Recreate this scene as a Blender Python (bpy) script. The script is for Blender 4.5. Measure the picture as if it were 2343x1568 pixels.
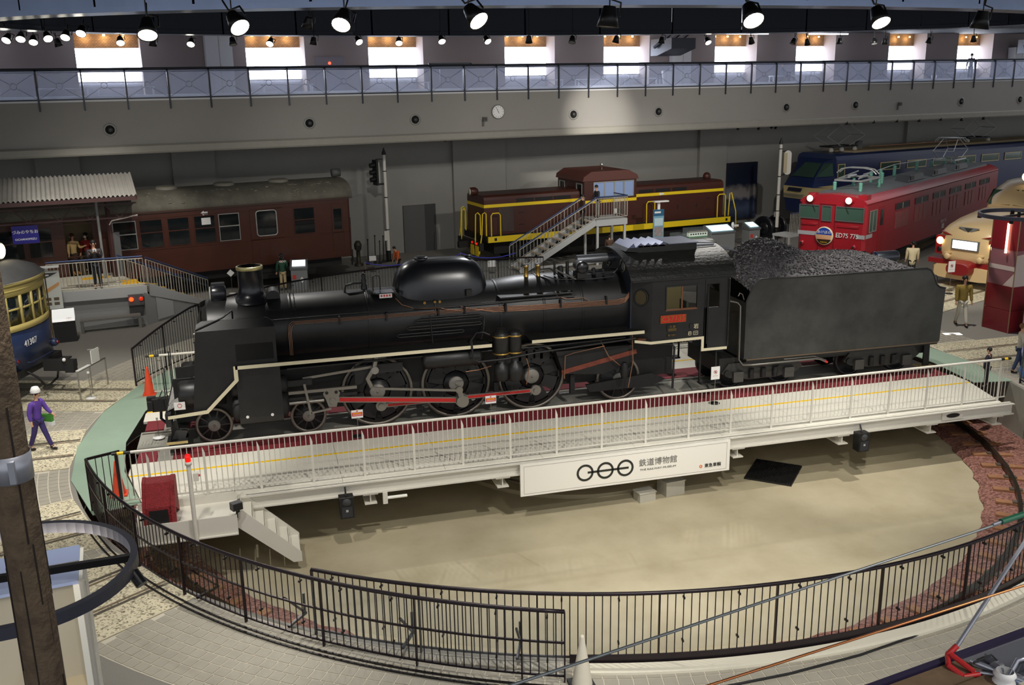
import bpy, bmesh, math, random
from mathutils import Vector, Matrix
PI=math.pi; S=math.sin; K=math.cos; R=math.radians
random.seed(7)
scn=bpy.context.scene; COL=scn.collection
for o in list(bpy.data.objects): bpy.data.objects.remove(o)
# ------------------------------------------------------------------ camera
YAW,PITCH,ROLL,FPX=0.26271,0.26341,0.01798,2212.15
f=Vector((S(YAW)*K(PITCH),K(YAW)*K(PITCH),-S(PITCH))); r=Vector((K(YAW),-S(YAW),0)); d=f.cross(r)
r2=r*K(ROLL)+d*S(ROLL); d2=d*K(ROLL)-r*S(ROLL)
cam=bpy.data.cameras.new('camera'); co=bpy.data.objects.new('camera',cam); COL.objects.link(co)
m=Matrix((r2,-d2,-f)).transposed().to_4x4(); m.translation=Vector((-3.82218,-23.05572,8.06441)); co.matrix_world=m
cam.sensor_width=36; cam.lens=FPX/2343*36; cam.clip_start=.2; cam.clip_end=300
scn.camera=co
vs=scn.view_settings; vs.view_transform='Standard'; vs.look='None'; vs.exposure=0.0; vs.gamma=1.0; vs.use_curve_mapping=False
# ------------------------------------------------------------------ world (dim hall ambience)
w=bpy.data.worlds.new('world'); scn.world=w; w.use_nodes=True
bg=w.node_tree.nodes['Background']; bg.inputs[0].default_value=(.92,.95,1,1); bg.inputs[1].default_value=.95
# ------------------------------------------------------------------ main hall spotlights around the oval lighting rig, plus added fill spots
def spot(loc,tgt,power,ang=70,col=(1,.96,.89),size=.12,blend=.5):
    l=bpy.data.lights.new('spot_lamp','SPOT'); l.energy=power; l.spot_size=R(ang); l.spot_blend=blend; l.color=col; l.shadow_soft_size=size
    o=bpy.data.objects.new('spot_lamp',l); COL.objects.link(o); o.location=loc
    o.rotation_euler=(Vector(tgt)-Vector(loc)).to_track_quat('-Z','Y').to_euler(); return o
LW=.95
wp_=lambda s,z:(s*K(.1537),18.2515+s*S(.1537),z)
for x,pw in ((-7,700),(1,1500),(9,2100),(17,2300)): spot((x,6.0,9.2),wp_(x+2,2.4),pw*LW,80,(1,.96,.9),.1,.9)
spot((4.6,-12.5,9.8),(4.5,-3.6,0),2600*LW,62)
spot((-1.5,-9.0,9.8),(-.5,-6.5,-1.4),1750*LW,75)
spot((8.5,-8.5,9.8),(8.5,-6.5,-1.4),1750*LW,75)
spot((-6.5,-9.5,9.8),(-7.0,-7,0),1500*LW,70)
spot((12.5,-4.2,9.1),(12.0,-2.5,0),2400*LW,60)
spot((-7.0,-3.5,9.0),(-8.2,.3,0),2300*LW,70)
spot((-9.5,1.0,9.0),(-9.0,3.2,0),1300*LW,60)
spot((-3.6,5.3,9.3),(-4.2,0,1.5),1500*LW,70)
spot((4.5,6.3,9.3),(3.2,0,2.5),1500*LW,75,(.95,.97,1))
spot((11.5,5.7,9.3),(10.5,0,2),1700*LW,70)
spot((17,3,9.3),(19.5,4,0),1900*LW,75)
spot((19,4,9.0),(21.5,8.5,1.5),1300*LW,60)
spot((16,8,9.0),(21.5,13.5,1.5),900*LW,55)
spot((-9.5,5.5,9.3),(-9.5,11.5,1),800*LW,75)
spot((11,11,9.3),(14,19.5,1.2),1000*LW,60)
spot((11.5,11,9.1),wp_(12.3,6.35),4300*LW,26,blend=1)
spot((-6.5,10,9.0),(-9.3,16,1.8),1100*LW,55)
spot((-5,-16,9.0),(-7,-12.5,1.5),500*LW,70)
spot((4.5,-21,9.5),(2,-17.6,3.8),900*LW,60)  # added fill spot, brightens the railcar roof at lower right
spot((-10,9,9.0),(-9,10.5,0),450*LW,85)
spot((2,-16,9.0),(5,-12.5,0),2000*LW,80)  # added fill spot, brightens the paving at near right
# ------------------------------------------------------------------ helpers
def lin(c): return tuple(((x/255)/12.92 if x/255<=.04045 else ((x/255+.055)/1.055)**2.4) for x in c)
MATS={}
def mat(name,c=(128,128,128),ro=.5,me=0.,noise=None,bump=None,em=None,spec=None,trans=0,alpha=1,coat=0,c2=None):
    """noise=(scale,amount) darkens/lightens; c2 second colour for the noise; bump=(scale,strength); em=(rgb,strength)"""
    if name in MATS: return MATS[name]
    m=bpy.data.materials.new(name); m.use_nodes=True; nt=m.node_tree; b=nt.nodes['Principled BSDF']; L=lin(c)
    b.inputs['Base Color'].default_value=(*L,1); b.inputs['Roughness'].default_value=ro; b.inputs['Metallic'].default_value=me
    if spec is not None: b.inputs['Specular IOR Level'].default_value=spec
    if trans: b.inputs['Transmission Weight'].default_value=trans
    if alpha<1: b.inputs['Alpha'].default_value=alpha
    if coat: b.inputs['Coat Weight'].default_value=coat
    tc=None
    if noise or bump: tc=nt.nodes.new('ShaderNodeTexCoord')
    if noise:
        n=nt.nodes.new('ShaderNodeTexNoise'); n.inputs['Scale'].default_value=noise[0]; n.inputs['Detail'].default_value=6; n.inputs['Roughness'].default_value=.62
        nt.links.new(tc.outputs['Object'],n.inputs['Vector'])
        rp=nt.nodes.new('ShaderNodeValToRGB'); a=noise[1]; e=rp.color_ramp.elements; e[0].position=.3; e[1].position=.7
        lo=lin(c2) if c2 else tuple(x*(1-a) for x in L)
        e[0].color=(*lo,1); e[1].color=(*(min(1,x*(1+a)) for x in L),1)
        nt.links.new(n.outputs['Fac'],rp.inputs['Fac']); nt.links.new(rp.outputs['Color'],b.inputs['Base Color'])
    if bump:
        n=nt.nodes.new('ShaderNodeTexNoise'); n.inputs['Scale'].default_value=bump[0]; n.inputs['Detail'].default_value=4
        nt.links.new(tc.outputs['Object'],n.inputs['Vector']); bm=nt.nodes.new('ShaderNodeBump'); bm.inputs['Strength'].default_value=bump[1]; bm.inputs['Distance'].default_value=.03
        nt.links.new(n.outputs['Fac'],bm.inputs['Height']); nt.links.new(bm.outputs['Normal'],b.inputs['Normal'])
    if em: b.inputs['Emission Color'].default_value=(*lin(em[0]),1); b.inputs['Emission Strength'].default_value=em[1]
    MATS[name]=m; return m
WB=set()
class MB:
    def __init__(s): s.v=[]; s.f=[]; s.s=[]
    def add(s,vs,fs,sm=False,M=None):
        b=len(s.v); s.v+= [tuple(M@Vector(v)) for v in vs] if M else [tuple(v) for v in vs]
        for q in fs: s.f.append(tuple(b+i for i in q)); s.s.append(sm)
        return s
    def bx(s,x0,x1,y0,y1,z0,z1,M=None):
        return s.add([(x,y,z) for z in (z0,z1) for y in (y0,y1) for x in (x0,x1)],[(0,2,3,1),(4,5,7,6),(0,1,5,4),(2,6,7,3),(0,4,6,2),(1,3,7,5)],False,M)
    def box(s,c,d,rz=0,M=None):
        M2=Matrix.Translation(c)@Matrix.Rotation(rz,4,'Z'); M2=M@M2 if M else M2
        x,y,z=(t/2 for t in d); return s.bx(-x,x,-y,y,-z,z,M2)
    def frame(s,a,b):
        a,b=Vector(a),Vector(b); z=(b-a).normalized(); x=z.orthogonal().normalized()
        if abs(z.z)<.99: x=z.cross(Vector((0,0,1))).normalized()
        return x,z.cross(x)
    def beam(s,a,b,w,h):
        x,y=s.frame(a,b); a,b=Vector(a),Vector(b); vs=[]
        for p in (a,b):
            for i,j in ((-1,-1),(1,-1),(1,1),(-1,1)): vs.append(p+x*(i*w/2)+y*(j*h/2))
        return s.add(vs,[(3,2,1,0),(4,5,6,7),(0,1,5,4),(1,2,6,5),(2,3,7,6),(3,0,4,7)])
    def cyl(s,a,b,r,r2=None,n=12,cap=True,sm=True):
        r2=r if r2 is None else r2; x,y=s.frame(a,b); a,b=Vector(a),Vector(b); vs=[]
        for p,q in ((a,r),(b,r2)):
            for i in range(n): t=2*PI*i/n; vs.append(p+x*(K(t)*q)+y*(S(t)*q))
        s.add(vs,[(i,(i+1)%n,n+(i+1)%n,n+i) for i in range(n)],sm)
        if cap:
            if r>1e-4: s.add(vs[:n],[tuple(range(n))[::-1]])
            if r2>1e-4: s.add(vs[n:],[tuple(range(n))])
        return s
    def tube(s,pts,r,n=6,closed=False,cap=True):
        P=[Vector(p) for p in pts]; N=len(P); vs=[]; up=None
        for i,p in enumerate(P):
            if closed: t=(P[(i+1)%N]-P[i-1]).normalized()
            else: t=(P[min(i+1,N-1)]-P[max(i-1,0)]).normalized()
            if up is None: x=t.orthogonal().normalized() if abs(t.z)>.95 else t.cross(Vector((0,0,1))).normalized()
            else:
                x=up-t*up.dot(t); x=x.normalized() if x.length>1e-6 else t.orthogonal().normalized()
            up=x; y=t.cross(x); q=r[i] if isinstance(r,(list,tuple)) else r
            for k in range(n): a=2*PI*k/n; vs.append(p+x*(K(a)*q)+y*(S(a)*q))
        m=N if closed else N-1
        s.add(vs,[(i*n+k,i*n+(k+1)%n,((i+1)%N)*n+(k+1)%n,((i+1)%N)*n+k) for i in range(m) for k in range(n)],True)
        if cap and not closed: s.add(vs[:n],[tuple(range(n))[::-1]]); s.add(vs[-n:],[tuple(range(n))])
        return s
    def lathe(s,prof,o=(0,0,0),ax='z',n=24,sm=True,a0=0,a1=2*PI,cap=False):
        o=Vector(o); full=abs(a1-a0-2*PI)<1e-6; m=n if full else n+1; vs=[]
        for q,h in prof:
            for i in range(m):
                t=a0+(a1-a0)*i/n; c,d=K(t)*q,S(t)*q
                vs.append(o+Vector({'z':(c,d,h),'x':(h,c,d),'y':(d,h,c)}[ax]))
        s.add(vs,[(j*m+i,j*m+(i+1)%m,(j+1)*m+(i+1)%m,(j+1)*m+i) for j in range(len(prof)-1) for i in range(n)],sm)
        if cap: s.add(vs[:m],[tuple(range(m))[::-1]]); s.add(vs[-m:],[tuple(range(m))])
        return s
    def prism(s,poly,ax,a,b,M=None,sm=False):
        n=len(poly)
        g={'x':lambda p,h:(h,p[0],p[1]),'y':lambda p,h:(p[0],h,p[1]),'z':lambda p,h:(p[0],p[1],h)}[ax]
        vs=[g(p,a) for p in poly]+[g(p,b) for p in poly]
        s.add(vs,[(i,(i+1)%n,n+(i+1)%n,n+i) for i in range(n)],sm,M); s.add(vs[:n],[tuple(range(n))[::-1]],False,M); s.add(vs[n:],[tuple(range(n))],False,M); return s
    def sph(s,c,r,n=12,m=8,M=None):
        rx,ry,rz=r if isinstance(r,(list,tuple)) else (r,r,r); vs=[(c[0],c[1],c[2]-rz)]
        for j in range(1,m):
            p=-PI/2+PI*j/m
            for i in range(n): t=2*PI*i/n; vs.append((c[0]+rx*K(p)*K(t),c[1]+ry*K(p)*S(t),c[2]+rz*S(p)))
        vs.append((c[0],c[1],c[2]+rz)); fs=[(0,1+(i+1)%n,1+i) for i in range(n)]
        fs+=[(1+j*n+i,1+j*n+(i+1)%n,1+(j+1)*n+(i+1)%n,1+(j+1)*n+i) for j in range(m-2) for i in range(n)]
        b=1+(m-2)*n; fs+=[(b+i,b+(i+1)%n,len(vs)-1) for i in range(n)]
        return s.add(vs,fs,True,M)
    def mesh(s,name,m=None):
        me=bpy.data.meshes.new(name); me.from_pydata(s.v,[],s.f); me.polygons.foreach_set('use_smooth',s.s)
        bm=bmesh.new(); bm.from_mesh(me); bmesh.ops.recalc_face_normals(bm,faces=bm.faces); bm.to_mesh(me); bm.free()
        if m: me.materials.append(m)
        me.update(); return me
    def build(s,name,m,parent=None,label=None,kind=None):
        return inst(name,s.mesh(name,m),parent,label=label,kind=kind)
def inst(name,me,parent=None,loc=None,rz=0,label=None,kind=None,rot=None):
    o=bpy.data.objects.new(name,me); COL.objects.link(o)
    if parent is not None:
        o.parent=parent; q=parent; off=Vector((0,0,0))
        while q is not None:
            if q.name in WB: off=q.location.copy(); break
            q=q.parent
        if off.length and parent.name in WB: o.matrix_parent_inverse=Matrix.Translation(-off)
    if loc is not None: o.location=loc
    if rot: o.rotation_euler=rot
    elif rz: o.rotation_euler=(0,0,rz)
    if label: o['label']=label
    if kind: o['kind']=kind
    return o
def tag(o,label,cat,group=None,kind=None):
    if label: o['label']=label
    if cat: o['category']=cat
    if group: o['group']=group
    if kind: o['kind']=kind
    return o
def thing(name,label,cat,loc=(0,0,0),rz=0,group=None,wb=False):
    """an Empty at the thing's base; wb: its parts are given in world coordinates"""
    o=bpy.data.objects.new(name,None); COL.objects.link(o); o.location=loc; o.rotation_euler=(0,0,rz); o.empty_display_size=.2
    if wb: WB.add(o.name)
    return tag(o,label,cat,group)
def struct(o): o['kind']='structure'; return o
def dup(root,loc,rz=None,label=None,group=None):
    def cp(o,par):
        c=o.copy(); COL.objects.link(c)
        if par: c.parent=par
        for k in list(o.children): cp(k,c)
        return c
    c=cp(root,None); c.location=loc
    if rz is not None: c.rotation_euler=(0,0,rz)
    if label: c['label']=label
    if group: c['group']=group
    return c
TMP=bpy.data.scenes.new('bake_scene')
def baked(o):
    TMP.collection.objects.link(o); vl=TMP.view_layers[0]; vl.update(); dg=vl.depsgraph; dg.update(); me=bpy.data.meshes.new_from_object(o.evaluated_get(dg)); TMP.collection.objects.unlink(o); return me
def text(name,body,size,m,parent,loc,rot,ext=.004,align='CENTER',sx=1.0):
    cu=bpy.data.curves.new('lettering','FONT'); cu.body=body; cu.size=size; cu.align_x=align; cu.align_y='CENTER'; cu.extrude=ext; cu.resolution_u=2
    t=bpy.data.objects.new('lettering',cu); me=baked(t); bpy.data.objects.remove(t); bpy.data.curves.remove(cu)
    me.materials.clear(); me.materials.append(m); o=inst(name,me,parent); o.location=loc; o.rotation_euler=rot; o.scale=(sx,1,1); return o
CX=3.9   # pit centre
def pol(rad,a,z=0.): return (CX+rad*K(a),rad*S(a),z)
# far wall frame: s along the wall, off behind the gallery edge
WA=0.1537
def wp(s,off,z): return Vector((s*K(WA)-off*S(WA),18.2515+s*S(WA)+off*K(WA),z))
WM=Matrix.Translation((0,18.2515,0))@Matrix.Rotation(WA,4,'Z')   # local (s,off,z) -> world
# ================================================================== STRUCTURE
M_floor=mat('carpet_grey',(136,132,124),.85,noise=(60,.12),bump=(200,.15))
M_conc=mat('pit_concrete',(180,170,143),.75,noise=(.7,.06),bump=(3,.08),c2=(164,153,124))
M_wallc=mat('pit_wall_concrete',(150,146,134),.8,noise=(1.5,.12))
M_green=mat('green_plate',(146,168,148),.6,noise=(2,.05))
M_pave=mat('paving_tile',(166,160,146),.7,noise=(3,.07)); M_joint=mat('paving_joint',(205,198,180),.8)
M_rail=mat('rail_steel',(150,142,128),.35,.8,noise=(4,.2))
M_wall=mat('wall_grey',(148,144,138),.75,noise=(.5,.04)); M_wall2=mat('wall_grey_lower',(150,148,142),.75,noise=(.5,.05)); M_pier=mat('gallery_pier',(132,120,118),.8)
M_dark=mat('dark_void',(20,20,22),.9)
def pebble():
    m=bpy.data.materials.new('exposed_aggregate'); m.use_nodes=True; nt=m.node_tree; b=nt.nodes['Principled BSDF']; b.inputs['Roughness'].default_value=.8
    tc=nt.nodes.new('ShaderNodeTexCoord'); v=nt.nodes.new('ShaderNodeTexVoronoi'); v.inputs['Scale'].default_value=34; nt.links.new(tc.outputs['Object'],v.inputs['Vector'])
    s=nt.nodes.new('ShaderNodeSeparateColor'); nt.links.new(v.outputs['Color'],s.inputs[0]); rp=nt.nodes.new('ShaderNodeValToRGB'); e=rp.color_ramp.elements
    e[0].position=.0; e[0].color=(*lin((112,104,88)),1); e[1].position=.45; e[1].color=(*lin((218,208,178)),1); nt.links.new(s.outputs[0],rp.inputs[0]); nt.links.new(rp.outputs[0],b.inputs['Base Color'])
    bm=nt.nodes.new('ShaderNodeBump'); bm.inputs['Strength'].default_value=.4; bm.inputs['Distance'].default_value=.01; nt.links.new(v.outputs['Distance'],bm.inputs['Height']); nt.links.new(bm.outputs[0],b.inputs['Normal']); return m
M_peb=pebble()
def ballast_mat():
    m=bpy.data.materials.new('red_ballast'); m.use_nodes=True; nt=m.node_tree; b=nt.nodes['Principled BSDF']; b.inputs['Roughness'].default_value=.85
    tc=nt.nodes.new('ShaderNodeTexCoord'); v=nt.nodes.new('ShaderNodeTexVoronoi'); v.inputs['Scale'].default_value=22; nt.links.new(tc.outputs['Object'],v.inputs['Vector'])
    s=nt.nodes.new('ShaderNodeSeparateColor'); nt.links.new(v.outputs['Color'],s.inputs[0]); rp=nt.nodes.new('ShaderNodeValToRGB'); e=rp.color_ramp.elements
    e[0].color=(*lin((104,62,54)),1); e[1].color=(*lin((176,126,112)),1); nt.links.new(s.outputs[0],rp.inputs[0]); nt.links.new(rp.outputs[0],b.inputs['Base Color'])
    bm=nt.nodes.new('ShaderNodeBump'); bm.inputs['Strength'].default_value=.9; bm.inputs['Distance'].default_value=.04; nt.links.new(v.outputs['Distance'],bm.inputs['Height']); nt.links.new(bm.outputs[0],b.inputs['Normal']); return m
M_bal=ballast_mat()
RP,ZP=11.98,-1.4
# floor: ring from the pit edge to a large rectangle
N=144; mb=MB(); inn=[pol(RP,2*PI*i/N) for i in range(N)]; out=[]
for i in range(N):
    c,s_=K(2*PI*i/N),S(2*PI*i/N); k=min(80/abs(c) if abs(c)>1e-6 else 1e9,60/abs(s_) if abs(s_)>1e-6 else 1e9); out.append((CX+c*k,s_*k,0))
mb.add(inn+out,[(i,(i+1)%N,N+(i+1)%N,N+i) for i in range(N)]); floor=struct(mb.build('floor',M_floor)); tag(floor,'grey carpet floor of the exhibition hall around the pit','floor')
# turntable pit
pit=MB(); pit.lathe([(RP,0.002),(RP,ZP)],(CX,0,0),n=N); o=struct(pit.build('wall_pit',M_wallc)); tag(o,'round concrete wall of the turntable pit','wall')
seg=MB()
for i in range(16):
    a=2*PI*i/16+.1; seg.beam(pol(RP-.006,a,-.02),pol(RP-.006,a,ZP),.015,.015)
seg.build('wall_joint',mat('joint_dark',(90,88,80)),o)
mb=MB(); mb.add([pol(10.35,2*PI*i/N,ZP) for i in range(N)],[tuple(range(N))]); pf=struct(mb.build('floor_pit',M_conc)); tag(pf,'pale concrete floor of the turntable pit','floor')
mb=MB(); rr=[]
for i in range(240):
    a=2*PI*i/240; rr.append((10.0+random.uniform(-.05,.05),a))
prof=[(0,.012),(.10,.07),(.35,.10),(1.0,.10),(2.0,.10)]
vs=[]
for q,a in rr:
    for t,h in prof: vs.append(pol(q+t if t<1.5 else RP-.005,a,ZP+h+random.uniform(-.008,.02)))
n=len(prof); mb.add(vs,[(i*n+j,((i+1)%240)*n+j,((i+1)%240)*n+j+1,i*n+j+1) for i in range(240) for j in range(n-1)],True)
tag(mb.build('ballast',M_bal),'reddish crushed stone ballast around the rim of the turntable pit','ballast',kind='stuff')
tr=thing('ring_rail_track','curved steel running rail on short wooden sleepers around the turntable pit','rail track',(CX,0,ZP),0,wb=True)
sl=MB().bx(-.48,.48,-.09,.09,0,.05).mesh('sleeper',mat('sleeper_wood',(150,106,74),.8,noise=(6,.2)))
ch=MB().bx(-.14,.14,-.07,.07,.05,.08).mesh('rail_chair',mat('chair_iron',(96,84,74),.6,.3))
for i in range(88):
    a=2*PI*(i+.5)/88; s_=inst('sleeper',sl,tr,pol(10.75,a,ZP+.10),a); inst('rail_chair',ch,s_)
mb=MB(); mb.lathe([(10.71,.15),(10.71,.28),(10.79,.28),(10.79,.15)],(CX,0,ZP),n=N,sm=False); mb.build('rail',mat('rail_dark',(74,66,56),.35,.8),tr)
# pivot ring
pv=thing('pivot_ring','round concrete pivot kerb on the pit floor under the bridge','pivot',(CX,0,ZP),wb=True)
MB().lathe([(3.35,0),(3.35,.10),(3.0,.10),(3.0,.02),(2.85,.02),(2.85,.2),(2.6,.2),(2.6,0)],(CX,0,ZP),n=72,sm=False).build('kerb',M_conc,pv)
MB().lathe([(.5,0),(.5,.7),(.3,.7),(0,.7)],(CX,0,ZP),n=32,sm=False).build('pivot_bearing',mat('pivot_iron',(70,70,68),.6,.4),pv)
MB().lathe([(3.0,.1),(3.0,.16),(2.96,.16),(2.96,.1)],(CX,0,ZP),n=72).build('pivot_rail',M_rail,pv)
# green cover plates round the pit rim
gp=thing('rim_cover_plates','sage green flat cover plates on the floor round the pit rim','cover plates',(CX-11.5,0,0),wb=True)
for a0,a1 in ((149,158),(158,168),(168,180),(180,190),(190,200),(-12,-2),(-2,8),(8,18),(18,27)):
    q=[pol(10.98,R(a0)),pol(12.05,R(a0)),pol(12.05,R(a1)),pol(10.98,R(a1))]
    if a0 in(190,): q[2]=pol(11.9,R(a1))
    MB().prism([(p[0],p[1]) for p in q],'z',.004,.022).build('cover_plate',M_green,gp)
# radial tracks let into the floor
TR=[161.2,180,201.1,215,0,22,37.4]
def radial_track(adeg,r1):
    a=R(adeg); M=Matrix.Translation((CX,0,0))@Matrix.Rotation(a,4,'Z'); t=MB()
    t.bx(12.02,r1,-1.3,1.3,.002,.016,M); o=struct(t.build('trim_track_strip',M_peb)); tag(o,'strip of pebbled concrete with two embedded rails leading away from the pit','floor strip',None)
    for s_ in (-1,1):
        t=MB(); t.bx(12.05,r1,s_*.5335-.035,s_*.5335+.035,.016,.022,M); t.build('rail',M_rail,o)
        t=MB(); t.bx(12.05,r1,s_*.5335-s_*.10-.03,s_*.5335-s_*.10+.03,.0162,.0185,M); t.build('flange_groove',mat('groove',(120,105,84)),o)
        t=MB(); t.bx(12.05,r1,s_*1.3-.015,s_*1.3+.015,.016,.02,M); t.build('edge_strip',mat('edge_pale',(206,196,170),.7),o)
    return o
lab={161.2:'pebbled track strip leading under the cream and blue railcar at left',180:'pebbled track strip in line with the front of the steam locomotive',201.1:'pebbled track strip under the round lamp hoop at lower left',215:'pebbled track strip beside the wooden pole at lower left',0:'pebbled track strip in line with the back of the tender',22:'pebbled track strip leading to the cream bonnet express train',37.4:'pebbled track strip leading to the red electric locomotive'}
for a,l in ((161.2,42),(180,40),(201.1,24),(215,20),(0,34),(22,44),(37.4,50)): radial_track(a,l)['label']=lab[a]
# paving ring of square tiles: real tiles with joints, around the pit rim
base=MB(); R0,R1=12.08,13.95
base.lathe([(R0,.003),(R1,.003)],(CX,0,0),n=N); pv_o=struct(base.build('floor_paving',M_joint)); tag(pv_o,'ring of pale square paving tiles around the turntable pit','paving')
def in_track(a,rad):
    for t in TR:
        d=(a-R(t)+PI)%(2*PI)-PI
        if abs(d)<PI/2 and abs(rad*S(d))<1.34: return True
    return False
tl=[]; T=.205; rows=[(R0+.02+T*k,R0+T*(k+1)) for k in range(9)]
for q0,q1 in rows:
    nn=int(2*PI*(q0+q1)/2/T)
    for i in range(nn):
        a0,a1=2*PI*(i+.045)/nn,2*PI*(i+.955)/nn; am=(a0+a1)/2
        if in_track(am,(q0+q1)/2): continue
        if 35<math.degrees(am)%360<142: continue
        c=pol((q0+q1)/2,am); tl.append((math.hypot(c[0]+3.8,c[1]+23),q0,q1,a0,a1))
def tile(mb,t):
    _,q0,q1,a0,a1=t; z=.011+random.uniform(-.001,.002); b=[pol(q0,a0),pol(q1,a0),pol(q1,a1),pol(q0,a1)]
    mb.add([(x,y,.002) for x,y,_ in b]+[(x,y,z) for x,y,_ in b],[(4,5,6,7),(0,1,5,4),(1,2,6,5),(2,3,7,6),(3,0,4,7)]); return mb
def vis(t):
    c=Vector(pol((t[1]+t[2])/2,(t[3]+t[4])/2)); q=co.matrix_world.inverted()@c; return q.z<0 and abs(q.x/q.z)*FPX<1150 and abs(q.y/q.z)*FPX<770
tl.sort(key=lambda t:(not vis(t),t[0]))
for t in tl[:300]: tile(MB(),t).build('tile',M_pave,pv_o)
rest=MB()
for t in tl[300:]: tile(rest,t)
rest.build('tiles',M_pave,pv_o,kind='stuff')
# white kerb and gate guide rails
kb=MB(); kb.lathe([(12.18,.0),(12.18,.05),(12.42,.05),(12.42,.0)],(CX,0,0),n=60,sm=False,a0=R(252),a1=R(322)); o=struct(kb.build('trim_1',mat('kerb_white',(232,226,206),.6))); tag(o,'curved off-white floor kerb outside the railing on the near right','kerb')
bl=mat('black_iron',(38,34,33),.42,.5)
gr=thing('gate_guide_rails','pair of thin curved black guide rails on the floor below the sliding gate','guide rail',pol(12.7,R(225)),wb=True)
for q in (.14,.24):
    g=MB(); pts=[pol(11.85+.72*(a-199)/52+q,R(a),.024) for a in range(203,254)]
    for p_,p2 in zip(pts,pts[1:]): g.beam(p_,p2,.03,.022)
    g.build('guide_rail',bl,gr)
# ------------------------------------------------------------------ far wall and upper gallery
wl=MB(); wl.bx(-70,75,5.2,5.5,0,7.5,WM); o=struct(wl.build('wall_back',M_wall2)); tag(o,'grey wall behind the trains under the gallery','wall')
for s0,s1 in ((-11.6,-9.9),(-6.2,-4.4),(6.9,9.7),(21.4,23.2),(36.5,38.2)):
    MB().bx(s0,s1,4.95,5.22,0,7.5,WM).build('pilaster',M_wall2,o)
MB().bx(4.27,5.36,5.08,5.21,0,2.31,WM).build('door_leaf',mat('door_grey',(92,92,90),.6),o)
MB().bx(5.36,5.95,5.12,5.21,0,2.31,WM).build('door_jamb',mat('door_jamb',(66,66,66),.7),o)
def muralmat():
    m=bpy.data.materials.new('snow_picture'); m.use_nodes=True; nt=m.node_tree; b=nt.nodes['Principled BSDF']; b.inputs['Roughness'].default_value=.35
    tc=nt.nodes.new('ShaderNodeTexCoord'); sp=nt.nodes.new('ShaderNodeSeparateXYZ'); nt.links.new(tc.outputs['Object'],sp.inputs[0]); n=nt.nodes.new('ShaderNodeTexNoise'); n.inputs['Scale'].default_value=3; nt.links.new(tc.outputs['Object'],n.inputs['Vector'])
    a=nt.nodes.new('ShaderNodeMath'); a.operation='MULTIPLY_ADD'; nt.links.new(n.outputs['Fac'],a.inputs[0]); a.inputs[1].default_value=.5; nt.links.new(sp.outputs[2],a.inputs[2]); k=nt.nodes.new('ShaderNodeMapRange'); k.inputs[1].default_value=.5; k.inputs[2].default_value=3.7; nt.links.new(a.outputs[0],k.inputs[0])
    rp=nt.nodes.new('ShaderNodeValToRGB'); e=rp.color_ramp.elements; e[0].color=(*lin((40,48,70)),1); e[1].color=(*lin((22,28,44)),1)
    for p_,c_ in ((.2,(84,96,124)),(.34,(50,60,86)),(.42,(150,146,146)),(.52,(140,136,134)),(.62,(30,38,60))): q=e.new(p_); q.color=(*lin(c_),1)
    nt.links.new(k.outputs[0],rp.inputs[0]); nt.links.new(rp.outputs[0],b.inputs['Base Color']); return m
mu=tag(MB().bx(23.2,25.3,4.86,4.93,.3,3.46,WM).build('mural_panel',muralmat()),'dark blue picture panel of a snowy landscape on the back wall','picture')
gal=MB(); gal.bx(-70,75,0,5.3,5.8,7.62,WM); gal=struct(gal.build('wall_gallery',M_wall)); tag(gal,'grey overhanging gallery front with a row of round vents','wall')
MB().prism([(-.16,5.66),(-.2,5.72),(-.2,5.94),(-.12,6.0),(.01,6.0),(.01,5.66)],'x',-70,75,WM).build('cornice',mat('cornice_grey',(150,146,136),.6,noise=(3,.04)),gal)
fl=MB(); fl.bx(-70,75,.0,9,7.62,7.69,WM); o=struct(fl.build('floor_gallery',mat('gallery_floor',(214,214,216),.35))); tag(o,'pale shiny floor of the upper gallery','floor')
MB().bx(-70,75,.16,.30,7.69,7.84,WM).build('floor_glare_strip',mat('floor_glare_white',(235,235,235),.4),o)  # white strip added to stand in for window light reflected on the floor
WS=[(-15.0,-12.45),(-9.52,-7.0),(-2.7,-.12),(2.8,5.44),(9.62,12.33),(15.11,17.82),(21.91,24.66),(27.36,30.14),(34.14,37.06),(39.63,42.58),(46.2,49)]
uw=MB(); prev=-70
for a,b in WS+[(75,75)]:
    uw.bx(prev,a,4.6,5.7,7.69,10.7,WM); prev=b
uw=struct(uw.build('wall_upper',M_pier)); tag(uw,'mauve grey wall piers between the bright gallery windows','wall')
tz=MB(); tz.bx(-70,75,5.7,5.9,7.69,8.36,WM); tz.bx(-70,75,5.95,6.1,9.73,11,WM); tz.build('sill_wall',mat('sill_wall',(150,150,158),.6),uw)
def brickmat():
    m=bpy.data.materials.new('brick_panel'); m.use_nodes=True; nt=m.node_tree; b=nt.nodes['Principled BSDF']; b.inputs['Roughness'].default_value=.8
    tc=nt.nodes.new('ShaderNodeTexCoord'); mp=nt.nodes.new('ShaderNodeMapping'); mp.inputs['Rotation'].default_value=(R(90),0,0); k=nt.nodes.new('ShaderNodeTexBrick')
    nt.links.new(tc.outputs['Object'],mp.inputs[0]); nt.links.new(mp.outputs[0],k.inputs[0]); k.inputs['Scale'].default_value=4.2
    k.inputs[1].default_value=(*lin((170,132,96)),1); k.inputs[2].default_value=(*lin((146,110,80)),1); k.inputs[3].default_value=(*lin((96,84,74)),1); k.inputs['Mortar Size'].default_value=.03
    nt.links.new(k.outputs[0],b.inputs['Base Color']); return m
M_brick=brickmat(); M_pane=mat('daylight_pane',(255,255,255),.3,em=((228,238,255),12.0)); M_warm=mat('warm_lamp',(255,220,160),.4,em=((255,205,120),9)); M_strip=mat('strip_lamp',(255,255,255),.4,em=((235,240,255),9))
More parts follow.
